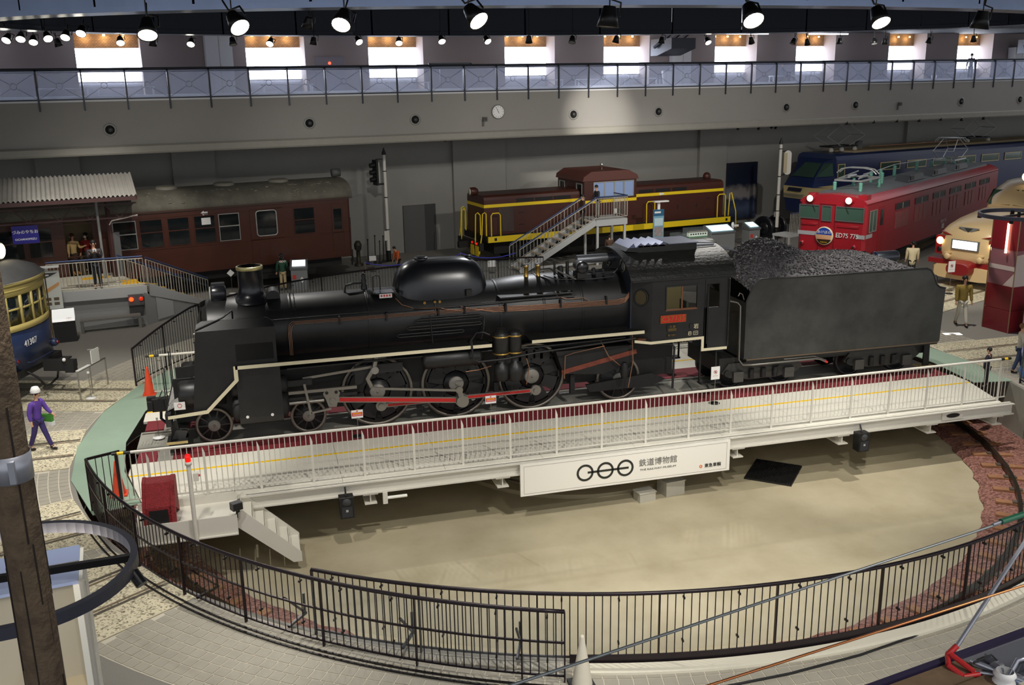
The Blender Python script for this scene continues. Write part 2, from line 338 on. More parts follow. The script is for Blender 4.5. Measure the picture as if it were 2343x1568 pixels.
for i,(a,b) in enumerate(WS):
    W=bpy.data.objects.new('window_%d'%(i+1),MB().bx(a,b,5.62,5.66,8.36,9.73,WM).mesh('window',M_pane)); COL.objects.link(W); struct(W)
    tag(W,'overexposed bright gallery window with brick lintel, number %d from the left'%(i+1),'window')
    MB().bx(a,b,5.60,5.72,9.73,10.6,WM).build('brick_lintel',M_brick,W)
    mb=MB(); mb.bx(a,b,5.54,5.62,8.30,8.37,WM); mb.build('window_sill',mat('sill_white',(230,230,235),.4),W)
    for k in range(3):
        s_=a+(b-a)*(.17+.3*k); MB().cyl(wp(s_,5.3,10.28),wp(s_,5.3,10.2),.05,n=10).build('downlight',M_warm,W)
        l=bpy.data.lights.new('downlight_lamp','POINT'); l.energy=7; l.color=(1,.72,.35); l.shadow_soft_size=.04; q=bpy.data.objects.new('downlight_lamp',l); COL.objects.link(q); q.location=wp(s_,5.38,10.12)
    if i<8:
        MB().bx(a+.05,(a+b)/2-.04,3.6,3.72,10.28,10.34,WM).build('strip_light',M_strip,W); MB().bx((a+b)/2+.05,b-.05,3.6,3.72,10.28,10.34,WM).build('strip_light',M_strip,W)
cl=MB(); cl.bx(-70,75,-.5,6.4,10.42,10.6,WM); o=struct(cl.build('ceiling_gallery',mat('ceiling_dark',(52,54,60),.7))); tag(o,'dark ceiling over the upper gallery','ceiling')
# hall ceiling
o=struct(MB().bx(-60,70,-22,19.0,12.2,12.4).build('ceiling',mat('ceiling_black',(24,25,30),.8))); tag(o,'black ceiling of the exhibition hall','ceiling')
# oval lighting rig: dark metallic fascia ring
EA,EB,EX,EY,EZ=13.8,5.75,4.6,.65,9.4
def ell(k,t,z): return (EX+(EA+k)*K(t),EY+(EB+k)*S(t),z)
M_fas=mat('fascia_metal',(128,142,170),.3,.85,noise=(.6,.1)); M_fasin=mat('fascia_inner',(34,40,54),.45,.35)
rig=thing('lighting_rig','large oval dark metal lighting ring hanging under the ceiling','lighting ring',(EX,EY,EZ),wb=True)
NP=36
for i in range(NP):
    t0,t1=2*PI*i/NP,2*PI*(i+1)/NP; mo=MB(); mi=MB(); vs=[];
    ts=[t0+(t1-t0)*k/3 for k in range(4)]
    for k in range(3):
        a,b=ts[k]+(.002 if k==0 else 0),ts[k+1]-(.002 if k==2 else 0)
        mo.add([ell(.3,a,EZ+.1),ell(.3,b,EZ+.1),ell(.3,b,EZ+1.0),ell(.3,a,EZ+1.0)],[(0,1,2,3)],True)
        mi.add([ell(-.3,a,EZ),ell(-.3,b,EZ),ell(-.3,b,EZ+.85),ell(-.3,a,EZ+.85)],[(0,1,2,3)],True)
    mo.build('fascia_panel',M_fas,rig); mi.build('inner_panel',M_fasin,rig)
rb=MB(); q=[ell(.36,2*PI*i/144,0)[:2] for i in range(144)]; q2=[ell(-.36,2*PI*i/144,0)[:2] for i in range(144)]
rb.add([(x,y,EZ) for x,y in q]+[(x,y,EZ) for x,y in q2]+[(x,y,EZ+.1) for x,y in q]+[(x,y,EZ+.1) for x,y in q2],[z for i in range(144) for z in ((i,(i+1)%144,144+(i+1)%144,144+i),(i,(i+1)%144,288+(i+1)%144,288+i),(288+i,288+(i+1)%144,432+(i+1)%144,432+i))]); rb.build('soffit',M_fas,rig)
rb=MB(); rb.add([ell(-.3,2*PI*i/72,EZ+.86) for i in range(72)]+[ell(.3,2*PI*i/72,EZ+1.0) for i in range(72)],[(i,(i+1)%72,72+(i+1)%72,72+i) for i in range(72)]); rb.build('top_lip',M_fasin,rig)
for i in range(10):
    t=2*PI*i/10; MB().cyl(ell(0,t,EZ+.9),ell(0,t,12.2),.04,n=8).build('hanger_rod',bl,rig)
# ================================================================== TURNTABLE BRIDGE
M_white=mat('bridge_white',(226,222,208),.55,noise=(2,.03)); M_wmet=mat('white_paint_metal',(214,210,198),.45); M_red=mat('maroon_mat',(122,34,42),.75,bump=(90,.4))
M_yel=mat('safety_yellow',(246,200,4),.6); M_blk=mat('black_paint',(22,22,22),.5); M_gry=mat('deck_grey',(150,148,138),.7,noise=(3,.08))
M_glass=mat('clear_glass',(200,215,215),.05,alpha=.10,spec=.6)
BR=thing('turntable_bridge','white turntable bridge with railings carrying the black steam locomotive','turntable',(CX,0,ZP),wb=True)
XL,XR,YE=-6.82,14.62,3.85
def edge_x(y,s_):   # chamfered ends
    e=max(0,abs(y)-2.1)/(YE-2.1)*.45; return XL+e if s_<0 else XR-e
cuts=[-4.6,-2.4,-.2,2,4.2,6.4,8.6,10.8,13]
xs=[None]+cuts+[None]
for sgn in (-1,1):
    bands=[(1.46,2.1),(2.1,YE)]
    for k in range(len(xs)-1):
        for y0,y1 in ((1.46,YE),):
            pts=[]
            a=xs[k]; b=xs[k+1]
            l=[(edge_x(y,-1) if a is None else a+.004,y) for y in (y0,2.1,y1)]; r_=[(edge_x(y,1) if b is None else b-.004,y) for y in (y1,2.1,y0)]
            pts=[(x,sgn*y) for x,y in l+r_]
            MB().prism(pts,'z',-.06,0).build('deck_plate',M_white,BR)
    MB().bx(XL+.03,XR-.05,sgn*2.2-.042,sgn*2.2+.042,0,.004).build('yellow_line',M_yel,BR)
    MB().bx(-5.95,XR-.1,min(sgn*.68,sgn*1.46),max(sgn*.68,sgn*1.46),-.05,.002).build('maroon_strip',M_red,BR)
    MB().bx(XL+.1,-6.28,min(sgn*.75,sgn*1.46),max(sgn*.75,sgn*1.46),-.05,.002).build('maroon_strip',M_red,BR)
    MB().bx(-6.28,-5.95,min(sgn*.68,sgn*1.46),max(sgn*.68,sgn*1.46),-.05,.003).build('hatch_plate',M_gry,BR)
    MB().bx(XL+.05,XR-.05,sgn*.5335-.035,sgn*.5335+.035,-.12,.0).build('bridge_rail',M_rail,BR)
    # edge channel
    g=MB(); y=sgn*3.9; xa,xb=-6.5,14.45
    g.bx(xa,xb,y-.012,y+.012,-.29,-.02); g.bx(xa,xb,y-.10,y+.10,-.30,-.275); g.bx(xa,xb,y-.10,y+.10,-.045,-.02); g.build('edge_girder',M_wmet,BR)
    g=MB()
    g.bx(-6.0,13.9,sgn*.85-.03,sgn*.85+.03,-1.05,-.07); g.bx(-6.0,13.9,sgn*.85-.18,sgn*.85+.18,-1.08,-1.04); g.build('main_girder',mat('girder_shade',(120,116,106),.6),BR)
MB().bx(XL+.02,XR-.03,-.68,.68,-.06,-.012).build('track_plate',M_gry,BR)
for x in (-6.72,): 
    for k in range(6): MB().bx(x+.07*k,x+.07*k+.025,-.25,.0,-.008,0.0).build('vent_slot',M_gry,BR)
for x in (-4.75,-1.85,1.05,6.75,9.55,12.05,14.0):
    for sgn in (-1,1):
        g=MB(); g.bx(x-.16,x+.16,min(sgn*.85,sgn*3.98),max(sgn*.85,sgn*3.98),-.335,-.30); g.bx(x-.012,x+.012,min(sgn*.85,sgn*3.93),max(sgn*.85,sgn*3.93),-.52,-.335); g.bx(x-.13,x+.13,min(sgn*.85,sgn*3.98),max(sgn*.85,sgn*3.98),-.545,-.52)
        g.build('cross_beam',M_wmet,BR)
for x in (-5.6,13.1):
    g=MB()
    for y in (-1.5,1.5): g.cyl((x,y-.07,ZP+.28+.33),(x,y+.07,ZP+.28+.33),.33,n=20)
    g.build('carrying_wheel',M_rail,BR)
# railings
def railing(sgn,rail_lim,full):
    y=sgn*3.71; x0,x1=-6.85,14.42
    rl=MB().tube([(x0+.35,y,1.1),(x1-.3,y,1.1)],.032,8).build('handrail',M_wmet,BR)
    for k,(a,b) in enumerate(((x0,x0+.1),(x0+.1,x0+.22),(x0+.22,x0+.35),(x1-.3,x1-.2),(x1-.2,x1-.1),(x1-.1,x1))):
        MB().tube([(a,y,1.1),(b,y,1.1)],.033,8).build('hazard_band',(M_blk,M_yel,M_blk,M_blk,M_yel,M_blk)[k],rl)
    MB().bx(x0+.05,x1-.05,y-.012,y+.012,.08,.105).build('bottom_rail',M_wmet,BR)
    bal=MB().cyl((0,0,.1),(0,0,1.08),.009,n=6,cap=False).mesh('baluster',M_wmet); post=MB().prism([(-.025,-.22),(.025,-.22),(.025,.92),(.0,1.0),(-.025,1.06)],'y',-.012,.012).mesh('post',M_wmet)
    rest=MB(); n=0; x=x0+.12; i=0
    while x<x1-.02:
        if i%10==5: inst('post',post,BR,(x,y-sgn*-.02,0))
        elif full or x<rail_lim: inst('baluster',bal,BR,(x,y,0))
        else: rest.cyl((x,y,.1),(x,y,1.08),.009,n=5,cap=False)
        x+=.107; i+=1
    if rest.v: rest.build('balusters',M_wmet,BR,kind='stuff')
railing(-1,99,True); railing(1,-4.0,False)
pl=MB().bx(12.35,12.95,-3.955,-3.93,-.26,-.03).build('maker_plate_board',M_wmet,BR)
t=MB(); t.prism([(12.65+.19*K(2*PI*i/20),-.145+.055*S(2*PI*i/20)) for i in range(20)],'y',-3.97,-3.955); t.build('maker_plate',M_blk,pl,label='black oval maker plate')
# ------------------------------------------------------------------ operator platform, steps, beacon
OP=thing('operator_platform','white side platform with steps down into the pit at the left end of the bridge','platform',(-5.4,-4.45,ZP),wb=True)
MB().bx(-6.45,-4.55,-4.95,-3.99,-.10,-.06).build('floor_plate',M_white,OP)
g=MB(); g.bx(-6.45,-4.55,-4.97,-4.94,-.34,.04); g.bx(-6.45,-4.55,-5.02,-4.94,-.36,-.335); g.build('side_channel',M_wmet,OP)
g=MB(); g.bx(-6.45,-4.55,-4.01,-3.985,-.3,.10); g.build('back_channel',M_wmet,OP)
for y in (-4.82,-3.92):
    MB().prism([(-4.57,-.02),(-4.45,.06),(-3.38,-1.0),(-3.38,-1.2),(-3.55,-1.2),(-4.57,-.28)],'y',y-.012,y+.012).build('stringer',M_wmet,OP)
for k in range(5):
    x=-4.48+.22*k; z=-.16-.22*k
    MB().bx(x,x+.2,-4.81,-3.93,z-.012,z).build('step_tread',M_white,OP); MB().bx(x-.01,x,-4.81,-3.93,z-.0,z+.2).build('step_riser',M_white,OP)
bp=thing('warning_beacon_post','slim white post with a red beacon on top beside the operator platform','beacon',(-5.33,-5.03,ZP),wb=True)
MB().tube([(-5.33,-5.03,-.45),(-5.33,-5.03,1.2)],.042,10).build('post',M_wmet,bp)
MB().lathe([(.05,1.2),(.062,1.2),(.062,1.27),(.0,1.27)],(-5.33,-5.03,0),n=16).build('beacon_base',M_wmet,bp)
MB().lathe([(.055,1.27),(.055,1.36),(.045,1.40),(.02,1.42),(0,1.42)],(-5.33,-5.03,0),n=16).build('beacon_dome',mat('beacon_red',(200,24,20),.15,em=((255,30,20),.6)),bp)
sb=MB().box((-5.22,-5.03,.95),(.1,.1,.16)).build('switch_box',M_wmet,bp); MB().sph((-5.16,-5.03,.97),.025,8,6).build('push_button',mat('button_red',(220,60,50),.4),sb)
cv=thing('covered_control_desk','control desk under a dark red quilted cover on the operator platform','control desk',(-5.95,-4.45,-.06),wb=True)
M_cov=mat('red_quilt',(140,32,36),.6,bump=(45,1.0),noise=(14,.25))
g=MB(); g.prism([(-4.2,-.06),(-4.2,.72),(-4.32,.76),(-4.55,.72),(-4.86,.34),(-4.9,-.0)],'x',-6.22,-5.72); g.prism([(-4.16,-.06),(-4.18,.70),(-4.32,.78),(-4.56,.745),(-4.9,.36),(-4.96,-.04),(-4.86,-.02),(-4.8,.3)],'x',-6.26,-6.2); g.prism([(-4.16,-.06),(-4.18,.70),(-4.32,.78),(-4.56,.745),(-4.9,.36),(-4.96,-.04),(-4.86,-.02),(-4.8,.3)],'x',-5.74,-5.66); g.build('quilted_cover',M_cov,cv)
g=MB(); g.bx(-6.14,-5.8,-4.93,-4.9,0,.30); g.bx(-6.1,-5.84,-4.935,-4.93,.1,.12); g.build('desk_front',M_blk,cv)
fl_=thing('floodlight_box','small grey floodlight box on the corner of the operator platform','floodlight',(-4.55,-4.9,.0),R(25))
MB().box((0,0,.2),(.2,.16,.15)).build('housing',mat('flood_grey',(70,70,72),.5,.3),fl_); MB().box((0,-.085,.2),(.17,.01,.12)).build('lens',M_blk,fl_); MB().cyl((0,0,-.05),(0,0,.13),.02,n=8).build('stem',M_blk,fl_)
# loudspeakers under the bridge
def loudspk(x,lb):
    t=thing('loudspeaker',lb,'loudspeaker',(x,-4.12,-.68),group='loudspeakers hung under the bridge'); 
    MB().prism([(-.14,0),(.14,0),(.15,.46),(-.15,.46)],'y',-.12,.12).build('cabinet',M_blk,t); MB().bx(-.11,.11,-.135,-.12,.03,.26).build('grille',mat('speaker_grille',(44,46,50),.6),t)
    MB().lathe([(0.0,-.15),(.05,-.14),(.085,-.12)],(0,0,.36),'y',16).build('horn',mat('horn_grey',(60,60,64),.4),t); MB().cyl((0,0,.46),(0,.1,.62),.02,n=6).build('bracket',M_blk,t)
    MB().bx(-.025,.025,-.138,-.13,.15,.2).build('badge',mat('badge_grey',(170,170,170),.5),t); return t
loudspk(-2.38,'black loudspeaker hung under the left half of the bridge'); loudspk(9.95,'black loudspeaker hung under the right half of the bridge')
cam_=thing('tube_lamp','short white tube lamp bracketed under the bridge edge','lamp',(-1.5,-4.0,-.55)); MB().cyl((-.02,0,.12),(.42,0,.12),.035,n=10).build('tube',mat('tube_white',(235,235,225),.4),cam_); MB().bx(-.1,0,-.04,.04,0,.26).build('bracket',M_wmet,cam_)
# ------------------------------------------------------------------ museum sign board
SG=thing('museum_sign_board','long white sign board with three linked black rings hung on the bridge','sign',(3.95,-4.05,-.77),wb=True)
M_sgn=mat('sign_white',(240,236,226),.4); M_ink=mat('sign_ink',(40,42,38),.5); M_gink=mat('sign_grey_ink',(120,118,112),.5)
MB().bx(1.42,6.48,-4.07,-4.02,-.78,-.03).build('board',M_sgn,SG)
g=MB()
for a in ((1.5,6.40,-.73,-.725),(1.5,6.40,-.085,-.08),(1.5,1.505,-.73,-.08),(6.395,6.40,-.73,-.08)): g.bx(a[0],a[1],-4.073,-4.07,a[2],a[3])
g.build('border_line',M_gink,SG)
zc=-.40; xr=[2.92,3.40,3.88]
for x in xr:
    g=MB(); g.lathe([(.15,-.003),(.15,.003),(.20,.003),(.20,-.003),(.15,-.003)],(x,-4.073,zc),'y',40,False); g.build('logo_ring',M_ink,SG)
MB().bx(xr[0]+.06,xr[2]+.08,-4.076,-4.071,zc-.024,zc+.024).build('logo_rod',M_ink,SG)
FY=(R(90),0,0)
text('lettering','鉄道博物館',.19,M_gink,SG,(4.68,-4.075,-.34),FY); text('lettering','THE RAILWAY MUSEUM',.062,M_gink,SG,(4.68,-4.075,-.50),FY,sx=1.35)
text('lettering','東急車輛',.105,M_ink,SG,(6.05,-4.075,-.60),FY); MB().lathe([(.018,-.003),(.018,.003),(.038,.003),(.038,-.003),(.018,-.003)],(5.75,-4.073,-.60),'y',20,False).build('orange_mark',mat('orange_ink',(214,110,50),.5),SG)
for x in (1.9,6.0): MB().bx(x-.03,x+.03,-4.02,-3.95,-.6,-.06).build('hanger',M_wmet,SG)
# ------------------------------------------------------------------ pit floor bits
gt=thing('floor_grating','black plastic floor grating lying on the pit floor','grating',(8.14,-3.25,ZP),R(-42))
for i in range(24): MB().bx(-.56+.0487*i-.006,-.56+.0487*i+.006,-.66,.66,.0,.05).build('bar',M_blk,gt)
for i in range(15): MB().bx(-.57,.57,-.65+.0928*i-.006,-.65+.0928*i+.006,.0,.048).build('cross_bar',M_blk,gt)
for x,y,d,lb in ((4.5,-3.75,(.42,.3,.22),'small grey junction box on the pit floor, left of the pair'),(5.25,-3.55,(.5,.42,.34),'larger grey junction box on the pit floor under the sign, right of the pair')):
    t=thing('junction_box',lb,'box',(x,y,ZP),R(8),group='junction boxes on the pit floor'); MB().box((0,0,d[2]/2),d).build('body',mat('box_grey',(176,172,158),.6),t); MB().box((0,0,d[2]+.01),(d[0]+.03,d[1]+.03,.02)).build('lid',mat('box_lid',(190,186,172),.6),t)
# ================================================================== PIT RAILINGS
M_fen=mat('railing_black',(46,38,42),.35,.55); M_clamp=mat('clamp_dark',(40,36,36),.4,.6)
M_ceilref=mat('ceiling_reflect_glass',(96,84,62),.06,alpha=.34,spec=.6)  # brown tint puts the dark ceiling's reflection into the left gate panes
def arc_fence(name,label,rf,a0,a1,ztop,mids,spacing=.115,post_every=14,glass=True,clamps=True,limit=300,hr=.03):
    am=R((a0+a1)/2); t=thing(name,label,'railing',pol(rf((a0+a1)/2),am),wb=True)
    n=int(abs(a1-a0)*PI/180*rf((a0+a1)/2)/spacing); A=[a0+(a1-a0)*i/n for i in range(n+1)]
    P=lambda a,z,k=0: pol(rf(a)+k,R(a),z); zt=ztop if callable(ztop) else (lambda a:ztop)
    MB().tube([P(a,zt(a)) for a in A[::3]+[A[-1]]],hr,8).build('handrail',M_fen,t)
    for z in mids: 
        g=MB(); pts=[P(a,z) for a in A[::3]+[A[-1]]]; 
        for p,q in zip(pts,pts[1:]): g.beam(p,q,.022,.03)
        g.build('cross_rail',M_fen,t)
    bar=MB().cyl((0,0,.1),(0,0,1.0),.0085,n=6,cap=False).mesh('bar',M_fen); clm=MB().box((0,0,0),(.07,.025,.03)).mesh('glass_clamp',M_clamp); pst=MB().box((0,0,.5),(.05,.022,1.0)).mesh('post',M_fen); cnt=0; rest=MB()
    for i,a in enumerate(A):
        ps=i%post_every==0 or i==n
        if ps:
            o=inst('post',pst,t,P(a,0),R(a)); o.scale=(1,1,zt(a))
        elif cnt<limit:
            o=inst('bar',bar,t,P(a,.0),R(a)); o.scale=(1,1,(zt(a)-.02)/1.0); cnt+=1
        else: rest.cyl(P(a,.1),P(a,zt(a)),.0085,n=5,cap=False)
        if clamps and i%post_every in(3,10):
            for z in ((.3,.92) if not ps else ()): inst('glass_clamp',clm,t,P(a,z*zt(a)),R(a))
    if rest.v: rest.build('bars',M_fen,t,kind='stuff')
    if glass:
        j=0
        while j<n:
            k=min(j+post_every,n); g=MB(); aa=[A[j]+(A[k]-A[j])*(.02+.96*q/4) for q in range(5)]
            g.add([P(a,.16,-.04) for a in aa]+[P(a,zt(a)-.06,-.04) for a in aa],[(q,q+1,6+q,5+q) for q in range(4)]); g.build('glass_pane',M_ceilref if (name=='sliding_gate' and A[j]<224) else M_glass,t); j=k
    return t
arc_fence('pit_railing','fixed black bar railing with glass along the near rim of the pit',lambda a:12.1,233,318,1.1,(.10,),post_every=15)
arc_fence('sliding_gate','curved sliding black gate railing in front at lower left of the pit',lambda a:11.85+.72*min(1,max(0,(a-199)/52)),199,251.2,1.1,(.10,.62),post_every=13,limit=150)
arc_fence('pit_railing','tall black bar railing behind the steam locomotive on the far rim of the pit',lambda a:12.12,76,157.3,lambda a:1.1+.5*min(1,max(0,(157-a)/14)),(.12,),post_every=15,limit=200)
arc_fence('pit_railing','short black railing at the right end of the bridge by the pit rim',lambda a:12.15,-26,-13,1.15,(.12,.5),post_every=10,limit=60)
g=thing('gate_end_frame','black gate end frame with three bars beside the orange cone','gate',(-7.0,-3.7,0),wb=True)
A0,A1=Vector((-7.29,-3.84,0)),Vector((-6.72,-3.58,0)); U=Vector((0,0,1))
MB().beam(A0+U*1.1,A1+U*1.1,.03,.05).build('top_bar',M_fen,g)
for k in (.25,.45,.65): MB().tube([A0.lerp(A1,k)+U*.1,A0.lerp(A1,k)+U*1.08],.009,6).build('bar',M_fen,g)
MB().beam(A0.lerp(A1,.88),A0.lerp(A1,.88)+U*1.1,.06,.03).build('post',M_fen,g); MB().tube([A1+U*1.08,A1+Vector((.12,.03,1.08)),A1+Vector((.17,.04,1.02)),A1+Vector((.17,.04,.1))],.012,6).build('hoop',M_fen,g)
kp=MB(); kp.lathe([(12.13,.015),(12.13,.16),(12.145,.16),(12.145,.015)],(CX,0,0),n=60,sm=False,a0=R(251.5),a1=R(318)); tag(kp.build('kick_plate',M_fen),'black kick plate along the foot of the near pit railing','kick plate')
# gate braces on the pit side
for a in (222,231,240,248): 
    t=MB(); t.beam(pol(12.2,R(a),.1),pol(11.75,R(a),.1),.04,.04); t.beam(pol(12.25,R(a),.62),pol(11.78,R(a),.12),.03,.03); t.beam(pol(11.78,R(a),.1),pol(11.78,R(a),.45),.03,.03); tag(t.build('gate_brace',M_fen),'black triangular steel brace behind the sliding gate at %d degrees'%a if 0 else {222:'leftmost',231:'second',240:'third',248:'rightmost'}[a]+' black triangular brace on the pit side of the sliding gate','brace','gate braces')
t=thing('railing_end_post','thick black double post where the near railing leaves the frame at right','post',pol(12.12,R(296.5)),R(296.5))
for y_ in (-.09,.09): MB().bx(-.05,.05,y_-.035,y_+.035,0,1.2).build('post',M_fen,t)
MB().bx(-.04,.04,-.12,.12,1.14,1.2).build('cap',M_fen,t)
# cones
def cone(loc,h,m,lb,stripe=None,grp=None):
    t=thing('traffic_cone',lb,'traffic cone',loc); MB().lathe([(.13*h/.7,.03),(.03,h-.03),(.022,h),(0,h)],n=20).build('cone',m,t)
    MB().prism([(.17*K(PI/4+PI/2*i)*1.41,.17*S(PI/4+PI/2*i)*1.41) for i in range(4)],'z',0,.03).build('base',M_blk if stripe else m,t); return t
M_or=mat('cone_orange',(222,72,34),.5); M_cw=mat('cone_white',(226,218,198),.5)
cone((-6.85,3.75,0.02),.78,M_or,'orange traffic cone in front of the steam locomotive'); cone((-6.88,-3.18,0.02),.74,M_or,'orange traffic cone behind the gate end frame at lower left'); cone((.05,-12.05,.012),.78,M_cw,'white traffic cone at the near end of the sliding gate',1)
# small warning cards on stands
M_card=mat('card_white',(238,236,232),.5); M_cred=mat('card_red',(205,60,50),.5)
def card(loc,h,w,hh,lb,style=0,rz=0,bm=M_blk,tilt=0):
    t=thing('warning_sign',lb,'sign',loc,rz,'small standing signs'); MB().lathe([(.14,0),(.14,.015),(.02,.03),(0,.03)],n=20).build('base',bm,t); MB().cyl((0,0,.02),(0,0,h-hh+.02),.008,n=6).build('stem',mat('steel_thin',(150,148,140),.3,.8),t)
    c=(MB().prism([(-w/2,h-hh/2),(0,h-hh),(w/2,h-hh/2),(0,h)],'y',-.006,.006) if style==2 else MB().box((0,0,h-hh/2),(w,.012,hh))).build('card',M_card,t)
    if style==0:
        q=w*.2; MB().lathe([(q*.8,-.004),(q*.8,.001),(q,.001),(q,-.004),(q*.8,-.004)],(0,-.008,h-hh*.42),'y',20,False).build('prohibition_ring',M_cred,c); g=MB(); g.beam((-q*.6,-.009,h-hh*.42+q*.6),(q*.6,-.009,h-hh*.42-q*.6),.02*w/.2,.003); g.bx(-q*.4,q*.35,-.0095,-.0075,h-hh*.42-q*.3,h-hh*.42+q*.35); g.build('pictogram',M_ink,c); MB().bx(-w*.3,w*.3,-.009,-.006,h-hh*.74,h-hh*.70).build('caption',mat('caption_pink',(222,180,176),.5),c)
    elif style==1:
        MB().bx(-w*.46,w*.46,-.009,-.006,h-hh*.75,h-hh*.28).build('red_band',M_cred,c); MB().bx(-w*.38,w*.38,-.011,-.009,h-hh*.45,h-hh*.38).build('band_text',M_yel,c); MB().bx(-w*.38,w*.38,-.011,-.009,h-hh*.62,h-hh*.57).build('band_text',M_card,c); MB().sph((0,-.007,h-hh*.14),(.018,.003,.018),10,6).build('dot',M_cred,c)
    return t
card((7.28,-1.66,0.003),.98,.24,.34,'white no-touching sign on a stem in front of the tender')
card((1.49,-1.2,0.003),.66,.27,.2,'red and white notice on a stem by the middle driving wheel',1)
card((-1.77,-1.25,0.003),.66,.27,.2,'red and white notice on a stem by the first driving wheel',1)
card((-6.5,.12,0.003),1.05,.0001+.05,.05,'thin rod stand with a white disc base before the locomotive',9,bm=M_card) if 0 else None
card((21.5,7.2,0.02),1.25,.3,.42,'white no-touching sign on a stem before the cream bonnet express')
# ================================================================== STEAM LOCOMOTIVE
M_lb=mat('loco_black',(30,30,30),.42,0,noise=(3,.25),spec=.5); M_lb2=mat('loco_black_dull',(24,24,23),.65,noise=(4,.3)); M_lbg=mat('loco_black_gloss',(26,27,32),.28,spec=.6)
M_cream=mat('stripe_cream',(222,212,180),.5); M_steel=mat('rod_steel',(150,146,138),.35,.75); M_rred=mat('rod_red',(190,30,28),.45); M_cop=mat('copper_pipe',(178,132,104),.35,.75); M_brass=mat('brass',(196,160,84),.3,.85)
M_tyre=mat('tyre_steel',(128,122,112),.4,.7); M_hub=mat('hub_grey',(140,136,128),.5,.3); M_rust=mat('rust_red',(120,58,42),.7,noise=(5,.3)); M_cabin=mat('cab_cream',(196,190,140),.6); M_wood=mat('cab_wood',(110,66,40),.6)
LO=thing('steam_locomotive','black steam locomotive with smoke deflectors, copper pipes and red-inlaid rods on the turntable','steam locomotive',(0,0,0),wb=True)
BZ=2.5
def P(name,mb,m,par=None,label=None): return mb.build(name,m,par or LO,label)
# boiler and smokebox
P('smokebox',MB().lathe([(0,-5.12),(.45,-5.12),(.62,-5.06),(.66,-5.0),(.79,-4.98),(.80,-4.94),(.80,-3.1),(.79,-3.08)],(0,0,BZ),'x',40),M_lb)
bo=P('boiler',MB().lathe([(.79,-3.1),(.79,1.85),(.80,1.9),(.86,2.5),(.87,5.6)],(0,0,BZ),'x',40),M_lb)
for x in (-3.1,-1.3,.3,1.9,3.0,4.0): MB().lathe([(.80 if x<2 else .875,x-.03),(.805 if x<2 else .88,x-.02),(.805 if x<2 else .88,x+.02),(.80 if x<2 else .875,x+.03)],(0,0,BZ),'x',40).build('boiler_band',M_lb,bo)
g=MB()
for i in range(26):
    a=R(20+i*5.6); 
    for x in (-3.06,-2.98): g.sph((x,-.8*K(a),BZ+.8*S(a)),.013,6,4)
g.build('rivet_row',M_lb,bo)
sd=P('smokebox_door',MB().lathe([(0,-5.24),(.25,-5.22),(.48,-5.16),(.55,-5.11)],(0,0,BZ),'x',32),M_lb); MB().cyl((-5.32,0,BZ),(-5.2,0,BZ),.03,n=8).build('door_handle',M_steel,sd)
for z in (2.3,2.7): MB().beam((-5.2,-.6,z),(-5.2,.1,z),.05,.04).build('hinge_strap',M_lb,sd)
# headlight
h=P('headlight',MB().lathe([(0,-4.84),(.19,-4.84),(.21,-4.80),(.21,-4.56),(.17,-4.50),(0,-4.5)],(0,0,3.43),'x',28),M_lbg); MB().bx(-4.82,-4.52,-.09,.09,3.60,3.68).build('lamp_cap',M_lbg,h); MB().bx(-4.78,-4.54,-.12,.12,3.2,3.28).build('lamp_bracket',M_lb,h)
MB().lathe([(0,-4.862),(.17,-4.86),(.17,-4.845)],(0,0,3.43),'x',24).build('lamp_glass',mat('lamp_glass',(190,190,185),.1),h)
# chimney
c=P('chimney',MB().lathe([(.50,3.2),(.46,3.25),(.36,3.31),(.30,3.42),(.285,3.55),(.285,3.93),(.30,3.95),(.30,4.03),(.27,4.03),(.27,3.5),(.0,3.45)],(-3.93,0,0),n=40),M_lbg)
MB().lathe([(.302,3.955),(.306,3.96),(.306,4.02),(.302,4.03),(.27,4.035)],(-3.93,0,0),n=40).build('chimney_rim',mat('rim_brass',(206,196,140),.3,.7),c,label='brass chimney rim')
P('feedwater_box',MB().cyl((-3.45,-.25,3.30),(-3.45,.25,3.30),.16,n=18),M_lb)
# combined dome
g=MB(); nx,nr=22,22; vs=[]
for i in range(nx+1):
    u=-1+2*i/nx; u=S(u*PI/2); x=.55+1.17*u; e=max(1e-3,(1-abs(u)**4.2)**(1/3.2)); w=.60*e; hh=(3.95-2.75)*(.05+.95*e) if e>.02 else .02
    for j in range(nr+1):
        t=PI*j/nr; cx,sz=K(t),S(t); p=2.7; q=(abs(cx)**p+abs(sz)**p)**(-1/p); vs.append((x,cx*q*w,2.75+sz*q*hh))
g.add(vs,[(i*(nr+1)+j,i*(nr+1)+j+1,(i+1)*(nr+1)+j+1,(i+1)*(nr+1)+j) for i in range(nx) for j in range(nr)],True)
dm=P('dome',g,M_lbg)
MB().lathe([(.17,3.93),(.17,3.97),(.14,3.99),(.0,3.99)],(.12,0,0),n=20).build('sand_lid',M_lbg,dm); MB().bx(.02,.22,-.03,.03,3.98,4.01).build('lid_handle',M_lb,dm); MB().lathe([(.10,3.9),(.1,3.95),(0,3.96)],(1.3,.0,0),n=16).build('dome_cap',M_lbg,dm)
for x in (.05,.3,.42): MB().cyl((x,-.56,2.98),(x,-.66,2.98),.035,n=8).build('sand_valve',M_brass,dm)
MB().box((1.15,-.62,3.15),(.14,.1,.16)).build('valve_box',M_lb2,dm)
